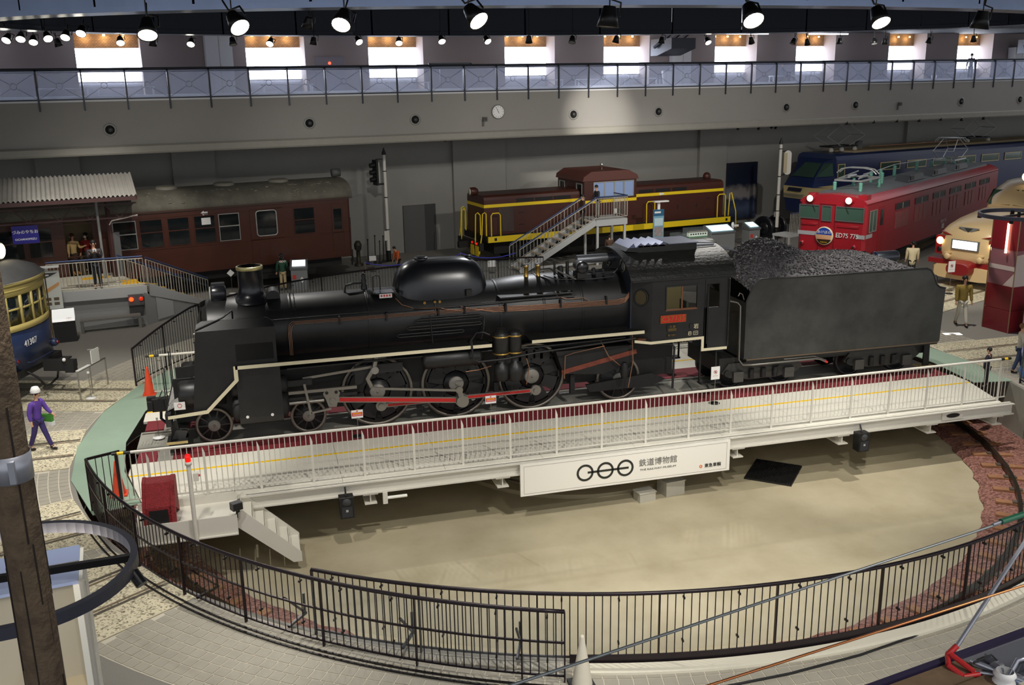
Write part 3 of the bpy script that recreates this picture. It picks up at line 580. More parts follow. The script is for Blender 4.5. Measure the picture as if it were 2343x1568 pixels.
# fittings on top
v=P('whistle_valve',MB().lathe([(.08,3.28),(.08,3.38),(.05,3.42),(.07,3.5),(.04,3.56),(.06,3.62),(.03,3.68),(0,3.69)],(-1.3,0,0),n=14),M_lb); MB().tube([(-1.3,-.02,3.45),(-1.55,-.05,3.46),(-1.75,-.1,3.42),(-1.78,-.15,3.28)],.028,8).build('valve_pipe',M_lb,v)
st=P('dome_step',MB().bx(-1.1,-.66,-.62,-.2,3.26,3.29),M_lbg); MB().bx(-1.02,-.72,-.64,-.62,3.17,3.27).build('caution_label',M_card,st,label='white caution label with red marks'); 
for k in range(4): MB().bx(-.99+.065*k,-.95+.065*k,-.645,-.64,3.20,3.25).build('caution_mark',M_cred,st)
P('grab_hoop',MB().tube([(-1.12,-.3,3.28),(-1.12,-.3,3.62),(-1.08,-.3,3.66),(-.98,-.3,3.66),(-.95,-.3,3.6),(-.95,-.3,3.3)],.015,6),M_lb)
for x in (2.74,3.05):
    s_=P('safety_valve',MB().lathe([(.07,3.32),(.06,3.36),(.052,3.4),(.052,3.56),(.07,3.58),(.07,3.62),(.04,3.65),(0,3.66)],(x,-.12,0),n=14),M_brass); MB().lathe([(.075,3.62),(.075,3.655),(.0,3.66)],(x,-.12,0),n=14).build('valve_cap',M_steel,s_); MB().cyl((x,-.12,3.65),(x,-.12,3.72),.006,n=5).build('valve_pin',M_steel,s_)
tg=P('turbo_generator',MB().lathe([(0,-.72),(.13,-.72),(.15,-.69),(.15,-.5),(.13,-.47),(.12,-.25),(0,-.25)],(4.05,0,3.58),'y',20),M_lbg); MB().lathe([(.155,-.66),(.16,-.65),(.16,-.6),(.155,-.59)],(4.05,0,3.58),'y',20).build('generator_ring',M_steel,tg); MB().bx(3.92,4.18,-.65,-.3,3.3,3.45).build('generator_foot',M_lb,tg)
P('exhaust_pipe',MB().cyl((4.2,.25,3.62),(5.25,.25,3.62),.11,n=18),mat('pipe_silver',(170,172,178),.3,.8))
for i,(x,y,z0,z1,q) in enumerate(((3.45,-.25,3.35,3.72,.03),(3.62,-.2,3.35,3.58,.08),(3.82,-.15,3.35,3.68,.045),(4.45,-.35,3.3,3.5,.06),(4.7,-.4,3.3,3.44,.05))): P('steam_fitting',MB().lathe([(q,z0),(q,z1-.04),(q*.5,z1),(0,z1)],(x,y,0),n=10),M_lb2)
for pts in ([(3.1,-.45,3.40),(3.45,-.5,3.28),(4.3,-.62,3.26),(4.9,-.66,3.3)],[(3.2,-.12,3.5),(3.3,-.3,3.55),(3.6,-.55,3.3)],[(4.2,-.6,3.5),(4.5,-.65,3.36),(4.9,-.6,3.36),(5.1,-.5,3.5),(5.2,-.48,3.7)],[(3.5,-.45,3.3),(4.1,-.5,3.34),(5.2,-.45,3.4)]): P('cab_pipe',MB().tube(pts,.016,6),M_lb)
P('steam_pipe',MB().tube([(3.1,-.1,3.44),(3.4,-.2,3.52),(3.9,-.62,3.28)],.022,6),M_steel)
# side clothing and handrail
P('boiler_shelf',MB().bx(1.85,3.75,-.93,-.55,3.0,3.03),M_lb)
P('side_handrail',MB().tube([(-4.9,-.84,2.86),(-3.0,-.86,2.90),(1.8,-.86,2.92),(3.8,-.94,2.96)],.014,6),M_lb)
# copper pipes
for k in range(5):
    z=2.80-.028*k; x0=-3.18+.03*k; ybo=lambda z,r_: -math.sqrt(max(.01,r_**2-(z-BZ)**2))-.03
    pts=[(x0,-.86,2.02),(x0,-.86,2.55),(x0+.03,ybo(z-.05,.80),z-.05),(x0+.10,ybo(z,.8),z),(1.7,ybo(z-.02,.8),z-.02),(2.5,ybo(z-.03,.88),z-.03),(4.9,ybo(z-.06,.88),z-.06),(5.1,-.9,z-.02),(5.2,-.92,z+.12),(5.28,-.93,z+.3)]
    if k>=3: pts=pts[4:]; pts=[(.9,-.8,2.86-.0*k),(1.2,-.82,2.78)]+pts
    P('copper_pipe',MB().tube(pts,.0075,6),M_cop)
P('copper_pipe',MB().tube([(-.62,-.5,3.12),(-.5,-.66,2.98),(-.2,-.75,2.88),(.1,-.76,2.87),(.38,-.77,2.86),(.6,-.78,2.80),(.9,-.80,2.76)],.011,6),M_cop)
P('copper_pipe',MB().tube([(3.3,-.78,3.06),(3.34,-.84,2.92),(3.6,-.88,2.86),(4.0,-.88,2.86),(4.15,-.89,2.78)],.009,6),M_cop)
for x in (-2.0,-.9,.35,1.0,2.0,3.4,4.6): P('pipe_clip',MB().bx(x-.02,x+.02,-.93 if x>1.9 else -.845,-.8 if x>1.9 else -.70,2.66,2.85),M_lb)
# cooling pipe coil on the side
g=MB(); rows_=[(-.25,1.35,2.56),(-.45,1.35,2.40),(-.7,.9,2.24)]
for x0,x1,z in rows_: g.tube([(x0+.06,-.90,z+.07),(x1,-.90,z+.07),(x1+.05,-.9,z+.035),(x1,-.90,z),(x0+.06,-.90,z),(x0,-.90,z+.035),(x0+.06,-.90,z+.07)],.018,6)
g.tube([(-.1,-.9,2.68),(1.3,-.9,2.68),(1.45,-.92,2.6),(1.42,-.95,2.3),(1.35,-.98,2.05)],.02,6); g.tube([(.12,-.92,2.75),(.16,-.94,2.05)],.016,6); P('cooling_coil',g,M_lb)
# smoke deflectors
for sg in (-1,1):
    y=sg*1.30; poly=[(-5.40,1.04),(-5.12,1.04),(-4.42,1.72),(-4.42,2.0),(-3.49,2.0),(-3.49,2.86),(-5.2,2.86)]
    df=P('smoke_deflector',MB().prism(poly,'y',y-.012,y+.012),M_lb)
    tp=[(-5.2,2.86),(-3.49,2.86),(-3.53,2.98),(-3.66,3.05),(-5.05,3.06),(-5.17,3.0)]; a=MB(); n=len(tp); yy=lambda z: y-sg*(z-2.86)*.75
    vs=[(x,yy(z)-.012*sg,z) for x,z in tp]+[(x,yy(z)+.012*sg,z) for x,z in tp]; a.add(vs,[tuple(range(n)),tuple(range(n,2*n))]+[(i,(i+1)%n,n+(i+1)%n,n+i) for i in range(n)]); a.build('deflector_lip',M_lb,df)
    MB().bx(-4.38,-3.56,y+sg*.013,y+sg*.018,2.12,2.50).build('opening_shade_panel',mat('opening_shade',(8,8,8),.9),df)  # black panel on the plate, its colour stands for the cutout's shade
    MB().tube([(-5.2,y,2.9),(-4.6,sg*1.15,3.1),(-4.4,sg*.55,3.12)],.018,6).build('deflector_stay',M_lb,df)
    # white edged running board
    rb=P('running_board',MB().bx(-4.42,1.5,sg*1.40 if sg<0 else .72,-.72 if sg<0 else 1.40,1.97,2.0).bx(2.5,5.42,sg*1.40 if sg<0 else .72,-.72 if sg<0 else 1.40,1.97,2.0),M_lb2)
    y=sg*1.405
    for x0,x1 in ((-4.42,1.5),(2.5,5.42)): MB().bx(x0,x1,min(y,y+sg*.012),max(y,y+sg*.012),1.95,2.03).build('cream_edge',M_cream,rb)
    e=MB(); e.prism([(-4.46,2.03),(-4.46,1.71),(-5.12,1.07),(-5.95,1.01),(-5.95,.94),(-5.09,.99),(-4.37,1.69),(-4.37,2.03)],'y',min(y,y+sg*.012),max(y,y+sg*.012)); e.build('cream_edge',M_cream,rb)
    # cylinder block
    cb=P('cylinder_block',MB().prism([(-1.36*1,.72)]+[(sg*0-1.36+.16*(1-K(t)),.62+.16*(1-S(t))-.06) for t in (0,)]+[(-1.2,.56),(-.75,.56),(-.7,1.96),(-1.36,1.96)] if 0 else [(sg*1.36,.78),(sg*1.30,.62),(sg*1.15,.56),(sg*.7,.56),(sg*.7,1.96),(sg*1.36,1.96)],'x',-4.42,-3.45),M_lb)
    for z,q in ((.92,.30),(1.42,.20)):
        MB().lathe([(0,-4.56),(q*.8,-4.56),(q,-4.5),(q,-4.4)],(0,sg*1.05,z),'x',20).build('cylinder_cover',M_lb2,cb); MB().lathe([(q,-3.47),(q,-3.36),(q*.5,-3.3),(0,-3.3)],(0,sg*1.05,z),'x',20).build('cylinder_cover',M_lb2,cb)
    for x in (-4.25,-3.7): MB().cyl((x,sg*1.365,.80),(x,sg*1.375,.80),.035,n=10).build('cap',M_card,cb)
    # frame
    P('main_frame',MB().bx(-5.85,6.6,sg*.50-.03,sg*.50+.03,.55,1.6),M_lb2)
    # wheels
    def wheel(x,rad,kind,par=LO):
        y=sg*.62; yi=sg*.48; w=P('driving_wheel' if kind=='d' else 'wheel',MB().lathe([(rad-.075,abs(yi)),(rad,abs(yi)),(rad,.60),(rad-.012,.62),(rad-.06,.62),(rad-.075,.60),(rad-.075,abs(yi))],(x,0,rad),'y',48 if kind=='d' else 32).add([],[]),M_tyre)
        if sg<0: 
            me=w.data; 
            for v in me.vertices: v.co.y*=-1
            me.flip_normals()
        c=MB(); y0,y1=min(sg*.52,sg*.59),max(sg*.52,sg*.59)
        if kind=='d':
            c.lathe([(.70,y0),(.70,y1),(.80,y1),(.80,y0),(.70,y0)],(x,0,rad),'y',48); c.lathe([(0,y0),(.33,y0),(.33,y1),(0,y1)],(x,0,rad),'y',32)
            for k in range(8):
                a=PI/8+k*PI/4; dx,dz=K(a),S(a); px,pz=-dz,dx; w0,w1=.14,.19
                c.add([(x+dx*.3+px*w0*s1,yv,rad+dz*.3+pz*w0*s1) for yv in (y0,y1) for s1 in (-1,1)]+[(x+dx*.72+px*w1*s1,yv,rad+dz*.72+pz*w1*s1) for yv in (y0,y1) for s1 in (-1,1)],[(0,1,3,2),(4,6,7,5),(0,2,6,4),(1,5,7,3),(2,3,7,6),(0,4,5,1)])
            for a in (.9,1.25,1.6,1.95,2.3): c.box((x+.58*K(a),(y0+y1)/2,rad+.58*S(a)),(.25,abs(y1-y0)*1.2,.25))
        else:
            c.lathe([(0,y0),(rad-.07,y0),(rad-.07,y1-.04),(rad*.4,y1-.03),(rad*.4,y1),(0,y1)],(x,0,rad),'y',32)
            for k in range(10):
                a=k*PI/5; c.beam((x+.1*K(a),sg*.585,rad+.1*S(a)),(x+(rad-.07)*K(a),sg*.585,rad+(rad-.07)*S(a)),.05,.035)
        c.build('wheel_centre',M_lb,w); hb=MB(); q=.19 if kind=='d' else .145
        hb.lathe([(0,sg*.66),(q-.02,sg*.66),(q,sg*.645),(q,sg*.58)],(x,0,rad),'y',24); hb.lathe([(.03,sg*.661),(.03,sg*.68),(0,sg*.68)],(x,0,rad),'y',10); hb.build('hub',M_hub,w); return w
    for x in (-5.03,-2.86): wheel(x,.43,'b')
    DX=[-1.19,.76,2.71]
    for x in DX: wheel(x,.875,'d')
    wheel(5.05,.60,'b')
    # rods
    ys=sg*1.02; pins=[(x+.05,.56) for x in DX]
    def rod(name,a,b,wd,y,th=.05,red=True,ends=(.1,.1),m=M_steel):
        A,B=Vector((a[0],y,a[1])),Vector((b[0],y,b[1])); r0=P(name,MB().beam(A,B,th,wd),m)
        for p,q in ((A,ends[0]),(B,ends[1])):
            if q: MB().cyl((p.x,y-th*.7,p.z),(p.x,y+th*.7,p.z),q,n=20).build('rod_end',m,r0)
        if red:
            d_=(B-A).normalized(); MB().beam(A+d_*.16+Vector((0,sg*th*.52,0)),B-d_*.16+Vector((0,sg*th*.52,0)),.012,wd*.62).build('red_inlay',M_rred,r0,label='red painted rod fluting')
        return r0
    for a,b in ((0,1),(1,2)): rod('coupling_rod',pins[a],pins[b],.10,sg*.80,.05,True,(.13,.13))
    rod('connecting_rod',(-2.3,.90),pins[1],.14,sg*.98,.06,True,(.10,.17))
    rod('eccentric_rod',(-1.35,1.12),(pins[1][0]-.08,.86),.055,sg*1.14,.035,False,(.05,.07))
    rc=rod('return_crank',pins[1],(pins[1][0]-.08,.86),.12,sg*1.10,.05,False,(.15,.09)); 
    for p in pins: MB().cyl((p[0],sg*.6,p[1]),(p[0],sg*.88,p[1]),.07,n=16).build('crank_pin',M_steel,LO)
    # crosshead, guides, valve gear
    ch_=P('crosshead',MB().prism([(-2.52,1.08),(-2.44,1.2),(-2.2,1.2),(-2.12,1.08),(-2.16,.95),(-2.22,.74),(-2.40,.74),(-2.46,.95)],'y',min(sg*.98,sg*1.08),max(sg*.98,sg*1.08)),M_steel)
    for x in (-2.43,-2.21): MB().cyl((x,sg*1.08,1.10),(x,sg*1.09,1.10),.04,n=12).build('oil_cup',M_lb2,ch_)
    MB().cyl((-2.31,sg*1.05,.90),(-2.31,sg*1.13,.90),.07,n=16).build('gudgeon_pin',M_steel,ch_)
    for z in (1.17,1.02): P('slide_bar',MB().bx(-3.3,-1.72,min(sg*1.0,sg*1.07),max(sg*1.0,sg*1.07),z-.035,z+.035),M_steel if z>1.1 else M_lb2)
    P('piston_rod',MB().cyl((-3.4,sg*1.05,.92),(-2.5,sg*1.05,.92),.045,n=12),M_steel)
    cl_=P('combination_lever',MB().beam((-2.93,sg*1.12,1.38),(-2.82,sg*1.12,.62),.03,.055),M_steel); MB().beam((-2.82,sg*1.12,.66),(-2.35,sg*1.12,.72),.03,.045).build('union_link',M_steel,cl_)
    P('radius_rod',MB().beam((-2.95,sg*1.0,1.48),(-1.25,sg*1.0,1.62),.03,.06),M_steel)
    P('valve_stem_guide',MB().bx(-3.3,-2.75,min(sg*.98,sg*1.1),max(sg*.98,sg*1.1),1.34,1.48),M_lb2)
    xl=P('expansion_link',MB().tube([(-1.36,sg*1.06,1.10),(-1.46,sg*1.06,1.35),(-1.28,sg*1.06,1.62),(-1.22,sg*1.06,1.88)],.06,8),M_steel); MB().cyl((-1.28,sg*1.0,1.55),(-1.28,sg*1.14,1.55),.09,n=16).build('trunnion',M_hub,xl)
    P('motion_bracket',MB().prism([(-1.75,1.66),(-.6,1.66),(-.6,1.45),(-1.3,1.42),(-1.65,1.2),(-1.75,1.2)],'y',min(sg*.94,sg*.99),max(sg*.94,sg*.99)),M_lb2)
    P('reach_rod',MB().tube([(-3.3,sg*1.2,1.80),(-1,sg*1.2,1.82),(3,sg*1.2,1.80),(5.0,sg*1.2,1.84)],.028,6),M_lb)
    # trailing truck, ash pan, pipes
    ap=P('ash_pan',MB().prism([(3.25,1.55),(5.3,1.55),(5.3,1.1),(4.5,.85),(3.45,.95)],'y',min(sg*.55,sg*.95),max(sg*.55,sg*.95)),M_lb2); MB().beam((3.4,sg*.96,1.0),(5.4,sg*.96,1.38),.02,.12).build('rust_streak',M_rust,ap)
    P('trailing_truck',MB().prism([(4.1,.55),(5.9,.7),(6.3,.5),(5.9,.35),(4.2,.35)],'y',min(sg*.72,sg*.80),max(sg*.72,sg*.80)),M_lb2)
    P('injector',MB().lathe([(.07,0),(.1,.1),(.1,.35),(.05,.42)],(5.0,sg*1.15,.75),n=12),M_lb2)
    for pts in ([(3.45,sg*1.02,.85),(3.46,sg*1.05,1.45),(3.7,sg*1.06,1.52),(4.5,sg*1.06,1.62)],[(4.4,sg*1.06,1.75),(4.6,sg*1.08,1.35),(5.0,sg*1.1,1.0)],[(5.2,sg*1.15,1.9),(5.22,sg*1.18,1.2),(5.1,sg*1.18,.5)],[(2.35,sg*1.42,1.6),(2.42,sg*1.42,1.35),(2.38,sg*1.3,.9)],[(1.5,sg*1.3,1.45),(1.2,sg*1.2,1.35),(.9,sg*1.15,1.32)]): P('copper_pipe',MB().tube(pts,.012,6),M_cop)
    P('drain_pipe',MB().tube([(5.6,sg*1.25,1.62),(6.2,sg*1.28,1.58),(6.3,sg*1.28,1.5),(6.28,sg*1.28,.4)],.03,6),M_lb)
    P('air_tank' if sg<0 else 'side_tank',MB().lathe([(0,-.16),(.17,-.14),(.22,-.08),(.22,1.22),(.17,1.28),(0,1.3)],(0,sg*1.12,1.69),'x',24),M_lb)
    [P('brake_hanger',MB().box((x_,sg*.72,.6),(.12,.1,.5)),M_lb2) for x_ in (-.2,1.75,3.75)]
    P('cab_step',MB().bx(7.05,7.6,min(sg*1.1,sg*1.35),max(sg*1.1,sg*1.35),.42,.46).bx(7.08,7.12,min(sg*1.1,sg*1.15),max(sg*1.1,sg*1.15),.42,1.4).bx(7.53,7.57,min(sg*1.1,sg*1.15),max(sg*1.1,sg*1.15),.42,1.4),M_lb2)
for x in (-.9,1.9): 
    pass
# air pump (near side)
ap=P('air_pump',MB().lathe([(0,2.36),(.12,2.36),(.14,2.28),(.19,2.26),(.2,2.18),(.19,1.72),(.12,1.66),(.1,1.5),(.18,1.46),(.19,1.1),(.1,1.05),(0,1.05)],(1.76,-1.27,0),n=22).lathe([(0,2.30),(.1,2.3),(.16,2.24),(.17,2.18),(.17,1.72),(.1,1.66),(.1,1.5),(.2,1.44),(.21,1.06),(.1,1.02),(0,1.02)],(2.1,-1.27,0),n=22).box((1.93,-1.2,1.6),(.5,.2,.9)),M_lb)
for x,q in ((1.76,.197),(2.1,.177)):
    for z in (2.17,1.75): MB().lathe([(q,z-.02),(q+.008,z-.015),(q+.008,z+.015),(q,z+.02)],(x,-1.27,0),n=22).build('brass_band',M_brass,ap)
MB().tube([(1.5,-1.2,2.2),(1.35,-1.2,2.28),(1.2,-1.1,2.25),(1.05,-1.1,2.05),(1.05,-1.15,1.9)],.03,8).build('pump_pipe',M_lb,ap); MB().tube([(1.0,-1.44,2.15),(1.02,-1.44,1.72),(1.15,-1.44,1.62),(1.8,-1.46,1.64),(2.6,-1.44,1.72),(5.2,-1.38,1.84)],.026,8).build('pump_pipe',M_lb,ap)
# front end
fb=P('buffer_beam',MB().bx(-6.02,-5.9,-1.3,1.3,.72,1.02),M_lb); P('front_footplate',MB().prism([(-5.98,1.02),(-5.98,1.05),(-5.15,1.5),(-5.1,1.45)],'y',-1.05,1.05),mat('footplate_grey',(172,170,166),.55,.2,noise=(30,.25)))
[P('valve_drum',MB().lathe([(0,-5.72),(.27,-5.72),(.31,-5.66),(.31,-4.7),(0,-4.7)],(0,y_,1.32),'x',24),M_lb) for y_ in (-.82,.82)]
cp=P('coupler',MB().box((-6.2,0,.88),(.4,.22,.3)).box((-6.42,.09,.9),(.2,.14,.3)).box((-6.44,-.11,.88),(.12,.1,.22)),M_lb2); MB().tube([(-6.05,.35,.95),(-6.25,.36,.75),(-6.28,.38,.4),(-6.15,.38,.25)],.035,8).build('brake_hose',M_blk,cp); MB().tube([(-6.03,-1.0,1.35),(-6.15,-1.0,1.3),(-6.15,0,1.2)],.015,6).build('uncoupling_lever',M_lb,cp)
for y in (-1.15,-.75,.75,1.15): P('front_handrail',MB().tube([(-5.98,y,1.02),(-5.98,y,1.95)],.013,6),M_lb)
for y in (-1.0,1.0):
    P('guard_iron',MB().prism([(-5.95,.75),(-5.80,.75),(-5.72,.12),(-5.95,.08)],'y',y-.02,y+.02),M_lb2); s_=P('front_step',MB().bx(-6.05,-5.6,y-.25,y+.25,.30,.34),M_lb2); MB().bx(-6.06,-5.6,y-.26 if y<0 else y+.25,y-.25 if y<0 else y+.26,.29,.35).build('step_edge',mat('step_cream',(190,168,110),.6),s_)
P('snow_plough',MB().prism([(-6.05,.14),(-5.75,.10),(-5.6,.5),(-5.85,.55)],'y',-1.05,1.05),mat('plough_grey',(56,56,54),.6))
nt_=P('notice_card',MB().bx(-5.82,-5.58,-1.16,-1.15,1.06,1.24),M_card); MB().lathe([(.04,-1.165),(.04,-1.16),(.05,-1.16),(.05,-1.165),(.04,-1.165)],(-5.70,0,1.16),'y',16,False).build('prohibition_ring',M_cred,nt_)
# ------------------------------------------------------------------ cab
CB=MB(); C0,C1,YC=5.62,7.72,1.40
cabm=M_lb
for sg in (-1,1):
    y0,y1=min(sg*YC,sg*(YC-.03)),max(sg*YC,sg*(YC-.03))
    for a in ((C0,6.0,1.7,3.32),(6.82,7.15,1.7,3.32),(7.44,C1,1.38,3.32),(6.0,6.82,1.7,2.5),(6.0,6.82,3.08,3.32),(7.03,7.44,1.38,2.48),(7.15,7.44,3.08,3.32),(7.03,7.15,1.38,1.75)): CB.bx(a[0],a[1],y0,y1,a[2],a[3])
CB.bx(5.3,7.7,-1.37,1.37,1.70,1.74); cab=P('cab',CB,cabm)
for sg in (-1,1):
    y=sg*(YC+.004)
    MB().prism([(5.16,1.80),(5.60,1.72),(7.05,1.74),(7.05,1.42),(7.70,1.42),(7.70,1.35),(6.98,1.35),(6.98,1.67),(5.60,1.65),(5.16,1.73)],'y',min(y,y+sg*.012),max(y,y+sg*.012)).build('cream_edge',M_cream,cab)
    MB().bx(6.39,6.43,y-.02,y+.0,2.5,3.08).build('window_post',M_wood,cab); MB().bx(5.98,6.84,min(y,y-sg*.05),max(y,y-sg*.05),2.47,2.51).build('window_sill',M_wood,cab)
    g=MB()
    for a in ((5.97,6.0,2.5,3.08),(6.82,6.85,2.5,3.08),(5.97,6.85,3.08,3.11),(7.12,7.15,2.48,3.08),(7.44,7.47,2.48,3.08)): g.bx(a[0],a[1],min(y,y+sg*.015),max(y,y+sg*.015),a[2],a[3])
    g.build('window_frame',M_lb,cab)
    MB().tube([(7.1,y+sg*.05,1.55),(7.1,y+sg*.05,2.85)],.015,6).build('grab_rail',M_lb,cab); MB().tube([(7.70,y+sg*.04,1.45),(7.70,y+sg*.04,3.2)],.02,6).build('grab_rail',M_lb,cab); MB().bx(7.05,7.06,min(y,y+sg*.01),max(y,y+sg*.01),1.45,3.2).build('door_edge',M_lb2,cab)
    # angled front side panel with round window
    a=MB(); pA=(5.22,sg*1.02); pB=(C0,sg*YC); a.add([(pA[0],pA[1],1.72),(pB[0],pB[1],1.7),(pB[0],pB[1],3.3),(pA[0],pA[1],3.25)],[(0,1,2,3)]); a.build('front_panel',M_lb,cab)
    q=Vector((5.40,sg*1.215,2.83)); n_=Vector((-.69,sg*.72,0)); t_=Vector((.72,sg*.69,0)); w=MB(); w.tube([tuple(q+n_*.02+t_*(.17*K(2*PI*i/24))+Vector((0,0,.2*S(2*PI*i/24)))) for i in range(24)],.02,6,closed=True); w.build('round_window_ring',M_lb2,cab)
    w=MB(); w.add([tuple(q+n_*.012+t_*(.165*K(2*PI*i/24))+Vector((0,0,.195*S(2*PI*i/24)))) for i in range(24)],[tuple(range(24))]); w.build('round_window_glass',mat('window_dark_glass',(70,62,44),.1,spec=.6),cab)
# front wall with round windows (upper), lined roof
g=MB(); g.prism([(-1.02,1.7),(1.02,1.7),(1.02,3.25),(.9,3.45),(.6,3.7),(0,3.88),(-.6,3.7),(-.9,3.45),(-1.02,3.25)],'x',5.19,5.22); g.build('front_wall',mat('cab_front_blue',(44,48,58),.4),cab)
for y in (-.5,.5): MB().lathe([(.13,5.16),(.17,5.16),(.17,5.19),(.13,5.19)],(0,y,3.52),'x',24).build('spectacle_ring',M_steel,cab); MB().lathe([(0,5.185),(.13,5.185)],(0,y,3.52),'x',20).build('spectacle_glass',mat('window_pale_glass',(130,136,130),.1),cab)
arc=[(1.47*S(t),3.30+.62*(K(t)-K(R(75)))/(1-K(R(75)))) for t in [R(-75+150*i/24) for i in range(25)]]; sc=1.47/ (1.47*S(R(75))); arc=[(x*sc,z) for x,z in arc]
inner=[(x*.985,z-.035) for x,z in arc][::-1]
MB().prism(arc+inner,'x',5.02,7.86,sm=False).build('roof',mat('cab_roof',(34,34,33),.5,noise=(5,.3),bump=(14,.5)),cab)
for sg in (-1,1): MB().beam((5.05,sg*1.47,3.29),(7.86,sg*1.47,3.29),.03,.04).build('rain_gutter',M_lb,cab)
ht=MB().bx(5.55,7.15,-.62,.35,3.82,4.02).build('roof_ventilator',M_lb2,cab); MB().bx(6.35,7.18,-.66,.38,4.02,4.04).build('ventilator_lid',mat('lid_blue',(120,124,140),.3,.4),ht)
for k in range(5): MB().prism([(5.28+.2*k,3.98),(5.48+.2*k,3.98),(5.42+.2*k,4.09)],'y',-.62,.35).build('louvre',mat('lid_blue2',(96,100,124),.35,.3),ht)
MB().prism([(5.2,3.9),(5.55,3.86),(5.55,3.98),(5.28,3.98)],'y',-.62,.35).build('ventilator_nose',M_lb2,ht)
MB().bx(7.15,7.75,-.4,.3,3.87,3.93).build('roof_hatch',mat('hatch_silver',(150,152,158),.3,.5),cab); MB().tube([(7.2,-.42,3.98),(7.8,-.42,3.95)],.012,6).build('hatch_rail',M_lb,cab)
# cab interior
MB().bx(5.3,7.7,-1.3,1.3,1.74,1.78).build('cab_floor',M_wood,cab); MB().bx(5.26,5.32,-1.0,1.0,1.78,3.3).build('backhead',M_lb2,cab); MB().bx(5.6,5.63,-1.36,-1.02,1.8,3.25).bx(5.6,5.63,1.02,1.36,1.8,3.25).build('inner_lining',M_cabin,cab)
MB().bx(5.65,7.7,1.345,1.36,1.8,2.48).bx(6.84,7.13,1.345,1.36,2.48,3.25).bx(5.65,5.98,1.345,1.36,2.48,3.25).build('inner_lining',M_cabin,cab)
for y in (-.95,.95): MB().bx(6.3,6.7,y-.2,y+.2,2.1,2.2).bx(6.66,6.72,y-.2,y+.2,2.2,2.62).build('crew_seat',mat('seat_green',(60,66,56),.6),cab)
for i in range(5): MB().lathe([(.05,-.01),(.05,.02),(0,.02)],(5.33,-.6+.3*i,2.7+.12*(i%2)),'x',12).build('gauge',M_brass,cab)
MB().tube([(5.5,-.8,2.2),(5.8,-.85,2.5),(5.9,-.85,3.0)],.02,6).build('brake_handle',M_brass,cab)
# plates and lettering
np_=MB().bx(5.84,6.53,-1.425,-1.405,2.17,2.37).build('number_plate',mat('plate_red',(186,34,28),.4),cab,label='red number plate with brass characters'); text('lettering','C57135',.18,M_brass,np_,(6.185,-1.43,2.27),FY,sx=1.12)
g=MB()
for a in ((5.84,6.53,2.17,2.178),(5.84,6.53,2.362,2.37),(5.84,5.848,2.17,2.37),(6.522,6.53,2.17,2.37)): g.bx(a[0],a[1],-1.43,-1.42,a[2],a[3])
g.build('plate_rim',M_brass,np_)
mp_=MB().bx(6.02,6.32,-1.42,-1.405,1.93,2.12).build('maker_plate',M_blk,cab); text('lettering','三 菱',.07,M_brass,mp_,(6.17,-1.424,2.06),FY,.002); MB().bx(6.06,6.28,-1.424,-1.42,1.995,2.01).bx(6.06,6.28,-1.424,-1.42,1.96,1.972).build('plate_lines',M_brass,mp_)
MB().bx(6.04,6.26,-1.42,-1.405,1.80,1.89).build('class_plate',M_blk,cab); text('lettering','形  C57',.06,M_brass,cab,(6.15,-1.424,1.845),FY,.002)
text('lettering','岩',.14,M_cream,cab,(6.82,-1.415,2.02),FY); 
for x,w in ((6.65,.08),(6.81,.13)):
    g=MB()
    for a in ((x-w/2,x+w/2,1.80,1.808),(x-w/2,x+w/2,1.892,1.90),(x-w/2,x-w/2+.008,1.80,1.90),(x+w/2-.008,x+w/2,1.80,1.90)): g.bx(a[0],a[1],-1.42,-1.41,a[2],a[3])
    g.build('stencil_frame',M_cream,cab)
text('lettering','51',.06,M_cream,cab,(6.65,-1.415,1.85),FY); text('lettering','10-9',.045,M_cream,cab,(6.81,-1.415,1.85),FY)
MB().bx(6.64,6.74,-1.425,-1.405,1.98,2.10).build('card_holder',M_lb2,cab)
l=bpy.data.lights.new('cab_fill','POINT'); l.energy=9; l.color=(1,.92,.7); l.shadow_soft_size=.08; o=bpy.data.objects.new('cab_fill',l); COL.objects.link(o); o.location=(6.7,0,3.3)  # point light added to brighten the cab interior
# ------------------------------------------------------------------ tender
TD=thing('coal_tender','black coal tender heaped with coal coupled behind the steam locomotive','tender',(11,0,0),wb=True)
sidep=[(8.22,1.05),(8.22,2.53),(8.34,2.82),(8.46,3.03),(8.60,3.10),(13.54,3.06),(13.68,3.0),(13.78,2.86),(13.90,2.60),(14.0,2.52),(14.20,2.47),(14.16,1.0),(14.06,.93),(8.3,.98)]
M_td=mat('tender_black',(54,54,51),.5,noise=(1.3,.4),spec=.4)
for sg in (-1,1):
    y=sg*1.38; pl_=MB().prism(sidep,'y',min(y,y-sg*.03),max(y,y-sg*.03)).build('side_sheet',M_td,TD); e=MB(); pts=[(x,y,z) for x,z in sidep[1:11]]; e.tube(pts,.02,6); e.build('edge_bead',M_lb,pl_)
    MB().beam((8.3,y+sg*.006,.985),(14.1,y+sg*.006,.96),.012,.03).build('seam',mat('seam_rust',(92,76,58),.7),pl_)
MB().bx(8.22,8.27,-1.36,1.36,1.0,2.5).build('end_sheet',M_td,TD); MB().bx(14.10,14.15,-1.36,1.36,.95,2.47).build('end_sheet',M_td,TD); MB().bx(8.3,14.12,-1.36,1.36,.9,.98).build('tank_bottom',M_lb2,TD); MB().bx(13.0,14.12,-1.36,1.36,2.4,2.47).build('water_deck',M_lb2,TD); MB().bx(8.27,8.6,-1.36,1.36,2.2,2.24).build('front_shelf',M_lb,TD)
